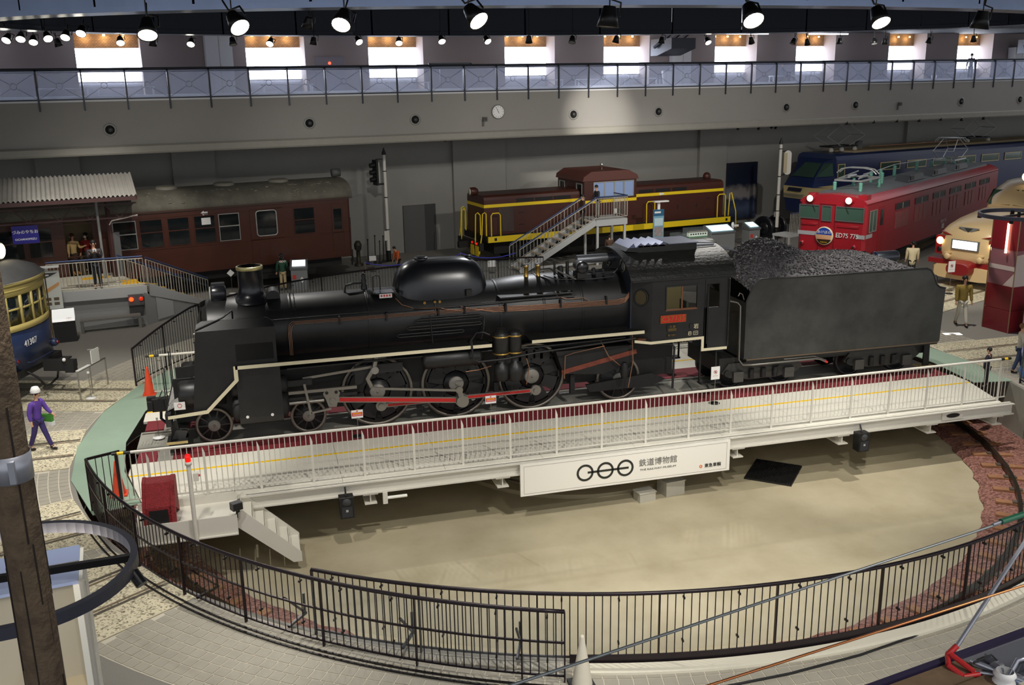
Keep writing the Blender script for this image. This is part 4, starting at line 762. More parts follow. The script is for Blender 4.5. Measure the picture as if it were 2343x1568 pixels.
for y in (-1.2,1.2): MB().tube([(14.05,y,2.5),(14.05,y,2.75),(14.0,y,2.8),(13.9,y,2.78),(13.88,y,2.6)],.014,6).build('grab_hook',M_lb,TD); MB().tube([(8.25,y,2.55),(8.2,y,2.7),(8.12,y,2.74),(8.08,y,2.66)],.014,6).build('grab_hook',M_steel,TD)
MB().tube([(7.85,-1.2,2.55),(8.05,-1.25,2.5),(8.1,-1.3,2.42),(8.1,-1.34,1.0),(8.2,-1.38,.86),(8.5,-1.4,.84),(10.3,-1.4,.84),(10.45,-1.4,.82),(10.65,-1.36,.72)],.026,8).build('steam_heating_pipe',mat('pipe_dark_steel',(120,118,112),.3,.8),TD); MB().tube([(9.4,-1.36,.90),(10.3,-1.36,.90),(10.7,-1.3,.74)],.022,8).build('steam_heating_pipe',MATS['pipe_dark_steel'],TD); MB().cyl((10.62,-1.36,.74),(10.72,-1.34,.69),.032,n=10).build('pipe_cap',M_rred,TD)
# coal heap
def coal_z(x,y):
    k=1-(abs(y)/1.36)**2.2; z=3.07+k*(.52*math.exp(-((x-9.35)/1.0)**2)+.30/(1+math.exp((x-12.8)/.22))*(1/(1+math.exp(-(x-8.9)/.15)))); z-=.55*max(0,8.85-x)+.25*max(0,x-13.0)
    return z
M_coal=mat('coal',(92,89,91),.6,noise=(9,.45),spec=.4)
g=MB(); nx,ny=70,30; vs=[]
for i in range(nx+1):
    for j in range(ny+1):
        x=8.35+(13.5-8.35)*i/nx; y=-1.34+2.68*j/ny; vs.append((x,y,coal_z(x,y)-.03+random.uniform(-.02,.02)))
g.add(vs,[(i*(ny+1)+j,(i+1)*(ny+1)+j,(i+1)*(ny+1)+j+1,i*(ny+1)+j+1) for i in range(nx) for j in range(ny)])
oc=[(1,0,0),(-1,0,0),(0,1,0),(0,-1,0),(0,0,1),(0,0,-1)]; of=[(0,2,4),(2,1,4),(1,3,4),(3,0,4),(2,0,5),(1,2,5),(3,1,5),(0,3,5)]
for i in range(5200):
    x=random.uniform(8.35,13.45); y=random.uniform(-1.33,1.33); q=random.uniform(.022,.055); M=Matrix.Translation((x,y,coal_z(x,y)+random.uniform(-.02,.015)))@Matrix.Rotation(random.uniform(0,6),4,'X')@Matrix.Rotation(random.uniform(0,6),4,'Z')@Matrix.Diagonal((q,q*random.uniform(.6,1),q*random.uniform(.5,.9),1)); g.add(oc,of,False,M)
g.build('coal_heap',M_coal,TD,label='heap of lump coal',kind='stuff')
tl_=MB().lathe([(0,13.72),(.15,13.72),(.17,13.68),(.17,13.02),(.14,12.98),(0,12.98)],(0,.15,3.12),'x',24).build('rear_headlight',mat('rear_lamp_grey',(70,74,82),.35,.4),TD); MB().bx(13.2,13.6,-.0,.3,2.7,3.0).build('lamp_stand',M_lb,tl_); MB().lathe([(.175,13.0),(.18,12.99),(.178,12.97)],(0,.15,3.12),'x',24).build('lamp_rim',mat('rim_blue',(40,60,120),.3),tl_)
MB().tube([(8.0,.5,3.75),(8.6,.4,3.62)],.03,6).tube([(8.0,.2,3.75),(8.7,.1,3.58)],.03,6).build('fire_iron',mat('iron_pale',(140,142,150),.35,.7),TD)
MB().prism([(7.75,.52),(7.75,.95),(14.05,.92),(14.05,.55),(13.8,.55),(12.0,.7),(10.2,.7),(8.3,.6)],'y',-.95,.95).build('underframe',M_lb2,TD)
for sg in (-1,1):
    for bx_ in (9.0,12.65):
        y0,y1=min(sg*.92,sg*1.0),max(sg*.92,sg*1.0); bf=MB().prism([(bx_-1.2,.55),(bx_-1.0,.80),(bx_+1.0,.80),(bx_+1.2,.55),(bx_+1.0,.42),(bx_+.4,.32),(bx_-.4,.32),(bx_-1.0,.42)],'y',y0,y1).build('bogie_frame',mat('bogie_grey',(50,49,46),.6,noise=(4,.25)),TD)
        for dx in (-.75,.75):
            MB().bx(bx_+dx-.14,bx_+dx+.14,min(sg*1.0,sg*1.1),max(sg*1.0,sg*1.1),.30,.58).build('axle_box',mat('axlebox_grey',(70,69,66),.5),bf); MB().cyl((bx_+dx-.3,sg*1.02,.55),(bx_+dx-.3,sg*1.06,.55),.09,n=12).build('spring_seat',M_lb2,bf)
        for dx in (-.35,0,.35): MB().cyl((bx_+dx,sg*1.03,.36),(bx_+dx,sg*1.03,.62),.07,n=10).build('coil_spring',M_lb2,bf)
        for dx in (-.75,.75):
            w=MB().lathe([(0,sg*.60),(.36,sg*.60),(.36,sg*.62),(.43,sg*.62),(.43,sg*.48),(0,sg*.48)],(bx_+dx,0,.43),'y',32).build('wheel',M_lb,TD)
MB().box((14.35,0,.88),(.4,.22,.3)).box((14.5,.1,.9),(.2,.14,.3)).build('coupler',M_lb2,TD)
for y in (-1.05,1.05): MB().prism([(13.95,.93),(14.12,.93),(14.15,.2),(13.95,.2)],'y',y-.02,y+.02).build('step_plate',M_lb2,TD); MB().bx(13.8,14.25,y-.2,y+.2,.18,.22).build('step_tread',mat('step_cream',(190,168,110),.6),TD)
# ================================================================== OTHER RAIL VEHICLES
M_win=mat('vehicle_glass',(22,28,30),.06,spec=.8); M_winl=mat('vehicle_glass_pale',(120,140,140),.08,spec=.7); M_teal=mat('teal_blind',(26,58,66),.5); M_under=mat('underframe_black',(26,25,24),.7); M_alu=mat('window_aluminium',(190,188,180),.35,.6)
def wrect(mb,x0,x1,z0,z1,y,t=.03): mb.bx(x0,x1,min(y,y-t),max(y,y-t),z0,z1); return mb
def frame_rect(x0,x1,z0,z1,y,w=.04,t=.03):
    g=MB()
    for a in ((x0-w,x0,z0-w,z1+w),(x1,x1+w,z0-w,z1+w),(x0,x1,z0-w,z0),(x0,x1,z1,z1+w)): g.bx(a[0],a[1],y-t,y,a[2],a[3])
    return g
def roofsec(hw,z0,h,n=12,p=2.4): 
    out=[]
    for i in range(n+1):
        t=PI*i/n; c,s_=K(t),S(t); out.append((hw*math.copysign(abs(c)**(2/p),c),z0+h*abs(s_)**(2/p)))
    return out
def bogie(par,x,yc,wb=2.2,rad=.43,hw=1.0):
    b=MB()
    for sg in (-1,1): b.bx(x-wb*.75,x+wb*.75,yc+sg*hw-.06,yc+sg*hw+.06,.35,.62)
    b.bx(x-.3,x+.3,yc-hw,yc+hw,.4,.6); o=b.build('bogie',M_under,par)
    for dx in (-wb/2,wb/2): MB().cyl((x+dx,yc-.62,rad),(x+dx,yc-.48,rad),rad,n=20).build('wheel',M_under,o); MB().cyl((x+dx,yc+.48,rad),(x+dx,yc+.62,rad),rad,n=20).build('wheel',M_under,o)
# ---------------- brown electric railcar
M_br=mat('railcar_brown',(74,38,26),.32,noise=(1.2,.12),spec=.6); M_rf=mat('railcar_roof',(104,100,88),.8,noise=(2,.25)); M_chip=mat('roof_flake',(160,154,138),.8)
BC=thing('brown_railcar','dark brown wooden-look electric railcar with grey roof standing at the platform','railcar',(.1,18.2,0),R(14.5))
X0=-17.0
b=MB()
# side with door opening
op=(-10.9,-9.93)
for a in ((X0,op[0],1.05,3.5),(op[1],.15,1.05,3.5),(op[0],op[1],3.42,3.5),(op[0],op[1],1.05,1.3)): b.bx(a[0],a[1],0,.06,a[2],a[3])
b.bx(X0,.15,2.74,2.8,1.05,3.5); b.bx(.12,.18,0,2.8,1.05,3.5); b.bx(X0,.15,0,2.8,1.0,1.06); body=b.build('body',M_br,BC)
MB().bx(-11.4,-9.4,1.3,1.36,1.06,3.5).build('vestibule_wall',mat('vestibule',(150,130,96),.6),BC)
MB().prism(roofsec(1.46,3.45,.78)+[],'x',X0,.32,Matrix.Translation((0,1.4,0)),sm=True).build('roof',M_rf,BC)
g=MB()
for i in range(60):
    x=random.uniform(-8.5,-.3); t=random.uniform(.18,.75); y=1.4-1.47*K(t*PI/2)**(2/2.4); z=3.452+.78*S(t*PI/2)**(2/2.4); q=random.uniform(.03,.09); g.sph((x,y,z),(q,q*.7,.012),6,4)
g.build('paint_flakes',M_chip,BC,kind='stuff')
for x in (-11.4,-9.2,-6.9,-4.65,-2.4): MB().lathe([(.41,4.1),(.43,4.2),(.40,4.30),(.34,4.33),(.28,4.28),(.0,4.28)],(x,1.3,0),n=28).build('roof_ventilator',mat('vent_grey',(128,124,112),.7),BC)
tail=MB().lathe([(0,-.05),(.17,-.05),(.17,.3),(0,.3)],(.05,1.4,4.42),'x',20).build('roof_headlight',mat('tail_grey',(90,90,88),.5),BC); MB().cyl((.1,1.4,4.0),(.1,1.4,4.3),.05,n=8).build('lamp_stem',M_under,tail)
wins=[(-8.25,-7.45,1),(-7.22,-6.45,1),(-6.22,-5.45,1),(-5.27,-4.5,0),(-2.23,-1.39,2),(-9.21,-8.42,0),(-12.11,-11.35,1),(-13.1,-12.3,1),(-14.1,-13.3,1),(-15.1,-14.3,1),(-16.1,-15.3,1)]
for x0,x1,k in wins:
    w=wrect(MB(),x0,x1,2.16,3.19,-.004,.02).build('window',M_win if k else M_winl if 0 else M_win,BC)
    MB().bx(x0,x1,-.03,-.005,2.70,2.74).build('sash_bar',M_alu if k==0 else M_br,w)
    if k==1: MB().bx(x0+.02,x1-.02,-.018,-.006,2.18,2.70).build('blind',M_teal,w); MB().bx(x0,x1,-.016,-.006,2.76,3.16).build('upper_pane',mat('upper_pane',(92,86,68),.12,spec=.7),w)
    frame_rect(x0,x1,2.16,3.19,0,.025,.03).build('window_frame',M_alu if k==0 else M_br,w)
d_=MB().bx(-4.05,-2.72,-.02,.0,1.15,3.38).build('door',M_br,BC); wrect(MB(),-3.8,-2.97,2.2,3.22,-.02,.01).build('door_window',M_win,d_)
g=MB(); r_=.12; pts=[]
for cx,cz,a0 in ((-2.97-r_,3.22-r_,0),(-3.8+r_,3.22-r_,90),(-3.8+r_,2.2+r_,180),(-2.97-r_,2.2+r_,270)):
    for k in range(5): pts.append((cx+r_*K(R(a0+22.5*k)),-.03,cz+r_*S(R(a0+22.5*k))))
g.tube(pts,.025,6,closed=True); g.build('door_window_frame',M_alu,d_); MB().bx(-3.75,-3.45,-.03,-.02,1.35,1.9).bx(-3.3,-3.0,-.03,-.02,1.35,1.9).build('door_panel',mat('railcar_brown_dark',(72,38,26),.4),d_)
e_=MB().bx(-.62,-.11,-.02,0,1.27,3.24).build('cab_door',mat('railcar_brown_dark',(72,38,26),.4),BC); wrect(MB(),-.54,-.2,2.2,3.05,-.02,.01).build('cab_door_window',M_win,e_)
MB().prism([(-5.95,3.3),(-5.83,3.4),(-5.83,3.35),(-5.68,3.35),(-5.68,3.25),(-5.83,3.25),(-5.83,3.2)],'y',-.02,-.005).build('arrow_sticker',M_card,BC); MB().bx(-5.95,-5.6,-.03,-.022,2.85,3.12).build('paper_notice',M_card,BC)
for z in (2.06,3.28): MB().bx(X0,.1,-.02,.0,z-.02,z+.02).build('belt_rail',M_br,BC)
MB().bx(X0,.2,-.06,.02,3.46,3.52).build('gutter',mat('railcar_gutter',(70,42,30),.5),BC); MB().bx(X0,-.2,.3,2.5,.62,1.0).build('underframe',M_under,BC)
for x in (-3,-13): bogie(BC,x,1.4)
g=MB()
for y in (.25,.5,2.3,2.55): g.tube([(.26,y,1.3),(.28,y,2.6)],.015,6)
g.build('end_grab_rails',M_under,BC,kind='stuff'); MB().box((.45,1.4,.9),(.5,.25,.28)).build('coupler',M_under,BC); MB().tube([(.2,.6,1.1),(.42,.6,.85),(.38,.6,.5)],.04,8).build('brake_hose',M_under,BC)
text('lettering','モハ40',.16,M_card,BC,(-11.9,-.03,1.72),FY,.002)
# ---------------- brown diesel shunter with yellow stripes
DA=R(8.8); DD=thing('diesel_locomotive','dark brown diesel locomotive with yellow stripes, sill and handrails by the back wall','diesel locomotive',(6.35,18.75,0),DA)
M_ddb=mat('diesel_brown',(72,38,30),.4,noise=(1.5,.1),spec=.5); M_ddr=mat('diesel_roof',(96,56,48),.5); M_dy=mat('diesel_yellow',(240,206,30),.45)
LN=13.2
MB().bx(0,LN,.0,2.8,1.1,1.38).build('frame',M_under,DD); sl_=MB().bx(.05,LN,-.03,0,1.1,1.37).build('yellow_sill',M_dy,DD)
for x in (.35,LN-.3): MB().bx(x,x+.12,-.035,-.03,1.17,1.30).build('sill_slot',M_blk,sl_)
def hood(x0,x1,nm,rnd):
    h=MB().bx(x0,x1,.38,2.42,1.38,2.95).build(nm,M_ddb,DD); MB().prism([(.38,2.95),(.42,3.08),(.6,3.16),(2.2,3.16),(2.38,3.08),(2.42,2.95)],'x',x0,x1).build('hood_top',M_ddb,h)
    MB().bx(x0-.012,x1+.012,.365,2.435,2.62,2.76).build('yellow_stripe',M_dy,h)
    n=int((x1-x0)/1.05)
    for k in range(n): MB().bx(x0+1.6+.95*k if x0<3 else x0+.35+.95*k,x0+2.45+.95*k if x0<3 else x0+1.15+.95*k,.36,.38,2.80,2.95).build('air_slot',M_blk,h) if (x0+2.5+.95*k<x1) else None
    return h
h1=hood(.05,4.9,'front_hood',0); h2=hood(7.75,13.0,'rear_hood',0)
MB().bx(.75,1.5,.365,.38,1.5,2.60).build('radiator_shutter',mat('shutter_silver',(90,78,72),.3,.6,bump=(60,.8)),h1)
for h,xs in ((h1,(1.75,1.75)),(h2,(12.0,12.0))):
    for z in (1.75,2.3): MB().bx(xs[0],xs[0]+.25,.36,.38,z,z+.03).build('louvre_handle',M_under,h)
for k in range(3): MB().bx(9.2+1.1*k,9.24+1.1*k,.36,.38,1.9,2.1).build('latch',M_under,h2)
hl=MB().lathe([(0,-.22),(.16,-.22),(.19,-.15),(.19,.05),(.12,.16),(0,.18)],(0,1.4,3.28),'x',20).build('headlight',M_ddb,DD); MB().lathe([(0,-.235),(.15,-.225),(.16,-.20)],(0,1.4,3.28),'x',20).build('lamp_glass',mat('lamp_warm_glass',(230,224,200),.15),hl)
hl2=MB().sph((12.7,1.4,3.28),(.2,.2,.2),16,10).build('headlight',M_ddb,DD)
# cab
cb=MB().bx(4.95,7.75,.05,2.75,1.38,3.55).build('cab',M_ddb,DD); MB().prism([(4.85,3.55),(7.85,3.55),(7.75,3.75),(7.3,3.98),(5.3,3.98),(4.9,3.75)],'y',.0,2.8).build('cab_roof',M_ddr,cb); MB().bx(4.94,7.76,.035,2.765,2.52,2.66).build('yellow_stripe',M_dy,cb)
for x0,x1 in ((5.45,5.98),(6.05,6.5),(6.56,7.0),(7.08,7.55)):
    w=MB().bx(x0,x1,.03,.05,2.78,3.46).build('cab_window',mat('window_sky_glass',(150,172,214),.05,spec=.9),cb); frame_rect(x0,x1,2.78,3.46,.03,.035,.03).build('window_frame',M_alu,w)
for y0,y1 in ((.25,.75),(2.0,2.5)):
    w=MB().bx(4.93,4.95,y0,y1,2.7,3.4).build('cab_end_window',M_win,cb); g=MB()
    for a in ((y0-.04,y0,2.66,3.44),(y1,y1+.04,2.66,3.44),(y0,y1,2.66,2.7),(y0,y1,3.4,3.44)): g.bx(4.90,4.93,a[0],a[1],a[2],a[3])
    g.build('window_frame',M_alu,w)
text('lettering','DD13 1',.17,M_card,cb,(6.9,.02,2.59),FY,.004); MB().bx(6.5,6.68,.03,.05,1.95,2.2).build('class_board',M_card,cb); MB().bx(6.75,6.95,.03,.05,1.95,2.18).build('plate_frame',M_under,cb); MB().lathe([(.02,3.98),(.02,4.15),(.07,4.15),(.09,4.22),(.0,4.3)],(6.4,1.0,0),n=12).build('whistle',mat('whistle_steel',(190,188,180),.3,.8),cb)
MB().prism([(9.2,2.69),(9.32,2.77),(9.32,2.73),(9.5,2.73),(9.5,2.65),(9.32,2.65),(9.32,2.61)],'y',.355,.364).build('arrow_sticker',M_card,h2)
def hoop(pts,par,nm='yellow_handrail'): return MB().tube(pts,.028,6).build(nm,M_dy,par)
for x in (.25,8.35): hoop([(x,.06,1.38),(x,.06,2.3),(x+.08,.06,2.4),(x+.37,.06,2.4),(x+.45,.06,2.3),(x+.45,.06,1.38)],DD)
hoop([(12.45,.06,1.38),(12.45,.06,2.4),(12.55,.06,2.5),(12.85,.06,2.5),(12.92,.06,2.4),(12.92,.06,1.38)],DD)
for y0 in (.1,2.7):
    hoop([(-.35,y0,.6),(-.2,y0,1.5),(-.15,y0,2.4),(-.05,y0,2.46),(.02,y0,2.4),(.02,y0,1.4)],DD); hoop([(-.35,y0+(.45 if y0<1 else -.45),1.0),(-.3,y0+(.45 if y0<1 else -.45),2.35),(-.2,y0+(.45 if y0<1 else -.45),2.42),(-.1,y0+(.4 if y0<1 else -.4),2.3),(-.1,y0+(.4 if y0<1 else -.4),1.4)],DD)
    hoop([(LN+.45,y0,.75),(LN+.4,y0,1.6),(LN+.1,y0,2.55),(LN-.0,y0,2.5),(LN-.05,y0,1.4)],DD)
for x,s1 in ((-.25,-1),(LN+.25,1)):
    MB().bx(x-.1,x+.1,.05,2.75,.75,1.1).build('buffer_beam',M_under,DD); MB().box((x+s1*.35,1.4,.9),(.5,.25,.28)).build('coupler',M_under,DD)
for y in (.35,.9): MB().bx(-.38,-.34,y-.18,y+.18,.5,.95).build('hazard_step',M_dy,DD); MB().sph((-.36,y,1.05),.06,8,6).build('tail_lamp',mat('lamp_red',(220,30,20),.2,em=((255,40,20),.5)),DD)
MB().bx(.5,LN-.5,.4,2.4,.5,1.1).build('tank',M_under,DD)
for x in (2.8,10.4): bogie(DD,x,1.4,2.0,.43,1.1)
# ---------------- red electric locomotive
EDA=R(33.8); ED=thing('red_electric_locomotive','bright red electric locomotive with round blue head mark and raised rear pantograph','electric locomotive',(19.9,10.4,0),EDA)
M_er=mat('electric_red',(166,30,42),.28,noise=(1,.06),spec=.6); M_eg=mat('electric_roof',(92,96,98),.5,noise=(2,.12)); M_ins=mat('insulator_teal',(110,170,150),.25); M_sil=mat('silver_frame',(176,178,176),.35,.6); M_gst=mat('grey_stripe',(176,176,178),.5)
LE=18.2; WE=2.85
pf=[(0,.12),(.12,0),(LE-.12,0),(LE,.12),(LE,WE-.12),(LE-.12,WE),(.12,WE),(0,WE-.12)]
MB().prism(pf,'z',.95,3.05).build('body',M_er,ED)
MB().prism([(x+.03*(1 if x<9 else -1),y) for x,y in pf],'z',.80,.95).build('skirt',M_er,ED)
a=MB(); ys=[0,.03,.2,.55,1.42,2.3,2.65,2.82,2.85]; zs=[3.05,3.14,3.26,3.36,3.42,3.36,3.26,3.14,3.05]; a.prism(list(zip(ys,zs)),'x',.06,LE-.06,sm=True); a.build('cove',M_er,ED)
a=MB(); a.prism([(.42,3.26),(.5,3.42),(1.42,3.50),(2.35,3.42),(2.43,3.26)],'x',.75,LE-.6); rfo=a.build('roof',M_eg,ED)
for x in (6.0,9.2,12.4): MB().prism([(x,3.44),(x+.3,3.72),(x+1.9,3.72),(x+2.2,3.44)],'y',.55,1.15).build('roof_box',mat('roof_box_dark',(70,74,78),.35),rfo); MB().bx(x+.28,x+.7,.52,.56,3.5,3.68).build('roof_box_louvre',M_blk,rfo)
# front windows, door, bands
def fpane(y0,y1,z0,z1,m=M_win,nm='front_window'):
    w=MB().bx(-.02,.01,y0,y1,z0,z1).build(nm,m,ED); g=MB()
    for q in ((y0-.04,y0,z0-.04,z1+.04),(y1,y1+.04,z0-.04,z1+.04),(y0,y1,z0-.04,z0),(y0,y1,z1,z1+.04)): g.bx(-.045,-.0,q[0],q[1],q[2],q[3])
    g.build('window_frame',mat('window_grey_frame',(110,110,110),.4,.4),w); return w
M_cabg=mat('cab_glass_green',(70,96,84),.07,spec=.8)
fpane(1.98,2.78,2.42,2.92,M_cabg); fpane(.12,1.22,2.40,2.92,M_cabg); fpane(1.46,1.80,2.36,2.92,M_cabg,'door_window')
g=MB()
for y in (1.28,1.94): g.bx(-.02,.0,y-.012,y+.012,1.0,3.02)
g.bx(-.02,0,1.28,1.94,3.0,3.03); g.build('front_door_edge',mat('electric_red_dark',(120,20,30),.4),ED)
MB().bx(-.015,.0,2.0,2.84,1.70,1.86).build('grey_band',M_gst,ED); MB().bx(-.015,.0,.0,.35,1.70,1.86).build('grey_band',M_gst,ED); MB().bx(.1,.75,-.012,0,1.70,1.86).build('grey_band',M_gst,ED)
for y in (2.35,.72):
    q=MB().lathe([(.13,-.12),(.16,-.10),(.17,.1)],(0,y,3.22),'x',20).build('headlight',M_er,ED); MB().lathe([(0,-.11),(.13,-.115)],(0,y,3.22),'x',18).build('lamp_lens',mat('headlamp_on',(255,244,210),.2,em=((255,236,190),6)),q)
for y in (2.62,.4):
    q=MB().lathe([(0,-.12),(.06,-.12),(.10,-.06),(.10,0)],(0,y,1.36),'x',16).build('tail_lamp',M_er,ED); MB().sph((-.12,y,1.36),.05,10,6).build('lamp_glass',M_blk,q)
mk=thing; HM=MB().lathe([(0,-.09),(.36,-.09),(.38,-.07),(.38,-.03),(0,-.03)],(0,1.66,1.72),'x',36).build('head_mark',mat('mark_cream',(226,214,180),.4),ED,label='round train head mark, blue above and orange striped below')
g=MB(); ang=[R(8+164*i/18) for i in range(19)]; g.add([(-.094,1.66-.34*K(t),1.72+.34*S(t)) for t in ang],[tuple(range(19))]); g.build('mark_blue',mat('mark_blue',(32,70,168),.4),HM)
g=MB(); ang=[R(205+130*i/14) for i in range(15)]; g.add([(-.094,1.66-.34*K(t),1.72+.34*S(t)) for t in ang],[tuple(range(15))]); g.build('mark_black',mat('mark_black',(50,36,20),.4),HM)
for k,z in enumerate((1.74,1.69,1.64,1.59)): MB().bx(-.095,-.09,1.33+.015*k,1.99-.015*k,z-.012,z+.012).build('mark_stripe',mat('mark_orange',(226,140,90),.5),HM)
RF=(R(90),0,R(-90))
text('lettering','あけぼの',.15,M_card,HM,(-.10,1.66,1.87),RF,.002); text('lettering','AKEBONO',.06,M_yel,HM,(-.10,1.66,1.46),RF,.002)
text('lettering','ED75 775',.27,M_card,ED,(-.03,.72,1.78),RF,.01,sx=.88)
MB().bx(-.18,0,.1,WE-.1,.84,.95).build('front_step',M_er,ED); MB().box((-.4,1.42,.85),(.5,.25,.3)).build('coupler',M_under,ED)
for y0,y1 in ((2.0,2.7),(.25,1.15)): MB().tube([(0,y0,2.2),(-.07,y0+.02,2.2),(-.07,y1-.02,2.2),(0,y1,2.2)],.015,6).build('front_handrail',M_er,ED)
for y,z0 in ((2.3,3.0),(.9,3.0)): MB().tube([(-.04,y,z0+.05),(-.06,y-.2,z0-.3)],.01,5).build('wiper',M_under,ED)
MB().bx(.3,.75,.15,.5,3.2,3.42).build('horn_box',M_er,ED); MB().bx(.3,.6,2.3,2.6,3.3,3.4).build('horn_box',M_er,ED)
# side
w=MB().bx(.35,1.05,-.02,.01,1.95,2.78).build('cab_side_window',M_cabg,ED); frame_rect(.35,1.05,1.95,2.78,-.02,.03,.02).build('window_frame',M_alu,w); MB().bx(.68,.71,-.045,-.02,1.95,2.78).build('window_bar',M_alu,w)
d_=MB().bx(1.35,1.95,-.015,0,1.0,2.9).build('side_door',mat('electric_red_side',(156,28,38),.3),ED); MB().bx(1.5,1.8,-.025,-.015,2.1,2.75).build('door_glass',M_win,d_)
for k in range(6):
    x=3.2+2.35*k; w=MB().bx(x,x+1.6,-.015,.0,2.55,2.80).build('clerestory_window',M_win,ED); MB().bx(x+.78,x+.82,-.03,0,2.55,2.8).build('window_bar',M_alu,w); frame_rect(x,x+1.6,2.55,2.8,-.015,.025,.01).build('window_frame',mat('electric_red_dark',(120,20,30),.4),w)
    for j in range(3): MB().bx(x+.06+.52*j,x+.50+.52*j,-.02,.0,1.75,2.42).build('louvre_panel',mat('louvre_red',(176,96,92),.3,.35,bump=(70,.9)),ED)
text('lettering','ED75 775',.2,M_card,ED,(9.6,-.03,1.35),FY,.004); MB().bx(9.5,9.75,-.03,0,1.0,1.22).build('class_board',M_card,ED)
MB().bx(.5,LE-.5,.3,2.5,.55,.9).build('underframe',M_under,ED)
for x in (4,14): bogie(ED,x,1.42,2.6,.5,1.1)
def insul(x,y,z,h,par): 
    q=MB(); n=6; prof=[(.05,0)]
    for k in range(n): prof+= [(.09,h*(k+.25)/n),(.06,h*(k+.75)/n)]
    q.lathe(prof+[(.05,h),(0,h)],(x,y,z),n=12); q.build('insulator',M_ins,par)
def panto_low(par,x,yc,z):
    pb=MB().beam((x-1.0,yc-.55,z),(x+1.0,yc-.55,z),.07,.07).beam((x-1.0,yc+.55,z),(x+1.0,yc+.55,z),.07,.07).beam((x-1.0,yc-.55,z),(x-1.0,yc+.55,z),.07,.07).beam((x+1.0,yc-.55,z),(x+1.0,yc+.55,z),.07,.07).build('pantograph_base',M_sil,par)
    g=MB()
    for s1 in (-1,1): g.tube([(x+.15*s1,yc-.85,z+.22),(x+.15*s1,yc-.65,z+.40),(x+.15*s1,yc-.3,z+.46),(x+.15*s1,yc+.3,z+.46),(x+.15*s1,yc+.65,z+.40),(x+.15*s1,yc+.85,z+.22)],.03,6)
    g.build('collector_bow',M_sil,pb)
    for s1 in (-1,1): MB().beam((x-.9,yc+.4*s1,z+.08),(x+.8,yc+.3*s1,z+.25),.04,.04).build('folded_arm',M_sil,pb); MB().cyl((x-.3,yc+.25*s1,z+.1),(x+.4,yc+.25*s1,z+.1),.07,n=10).build('spring_drum',M_sil,pb)
    return pb
def panto_up(par,x,yc,z,h,dark,wd=.75):
    pb=MB().beam((x-.9,yc-.5,z),(x+.9,yc-.5,z),.07,.07).beam((x-.9,yc+.5,z),(x+.9,yc+.5,z),.07,.07).beam((x-.9,yc-.5,z),(x-.9,yc+.5,z),.07,.07).beam((x+.9,yc-.5,z),(x+.9,yc+.5,z),.07,.07).build('pantograph_base',dark,par)
    for s1 in (-1,1):
        for s2 in (-1,1):
            MB().tube([(x+s2*.35,yc+s1*.45,z+.05),(x+s2*1.5*h/1.3,yc+s1*.5,z+h*.45)],.022,6).build('lower_arm',M_sil,pb); MB().tube([(x+s2*1.5*h/1.3,yc+s1*.5,z+h*.45),(x+s2*.15,yc+s1*.35,z+h)],.018,6).build('upper_arm',M_sil,pb)
    for s2 in (-1,1): MB().tube([(x+s2*1.5*h/1.3,yc-.5,z+h*.45),(x+s2*1.5*h/1.3,yc+.5,z+h*.45)],.018,6).build('knuckle_tube',M_sil,pb)
    for s1 in (-.18,.18): MB().tube([(x+s1,yc-wd,z+h-.12),(x+s1,yc-wd*.8,z+h+.06),(x+s1,yc+wd*.8,z+h+.06),(x+s1,yc+wd,z+h-.12)],.03,6).build('collector_bow',M_sil,pb)
    return pb
for x in (1.4,3.4):
    for y in (.87,1.97): insul(x,y,3.42,.38,ED)
panto_low(ED,2.4,1.42,3.86)
for x in (13.4,15.4):
    for y in (.87,1.97): insul(x,y,3.42,.38,ED)
panto_up(ED,14.4,1.42,3.86,1.0,M_sil)
for x,y in ((4.6,1.2),(4.9,1.8),(6.3,1.9),(8.3,2.0),(11.3,2.0)): insul(x,y,3.46,.5,ED)
MB().tube([(3.5,1.6,3.95),(4.7,1.5,4.0),(8.3,2.0,4.0),(13.3,1.8,3.95)],.02,6).build('roof_bus_wire',M_sil,ED)
# ---------------- blue electric locomotive
EF=thing('blue_electric_locomotive','dark blue electric locomotive with cream nose and two raised pantographs','electric locomotive',(26.8,22.6,0),R(14))
M_fb=mat('electric_blue',(40,54,96),.3,spec=.6); M_fc=mat('electric_cream',(214,194,140),.4); M_fr=mat('beige_roof',(206,186,148),.5)
LF=24; WF=2.8
noseL=lambda x,e:[(x,.1+e),(x,WF-.1-e)]
MB().bx(-.4,LF,0,WF,1.0,3.75).build('body',M_fb,EF)
MB().prism([(0,3.75),(.1,3.95),(.35,4.06),(2.45,4.06),(2.7,3.95),(2.8,3.75)],'x',-.4,LF).build('roof_cove',M_fb,EF); MB().prism([(.3,4.05),(.5,4.14),(2.3,4.14),(2.5,4.05)],'x',1.2,LF).build('roof',M_fr,EF)
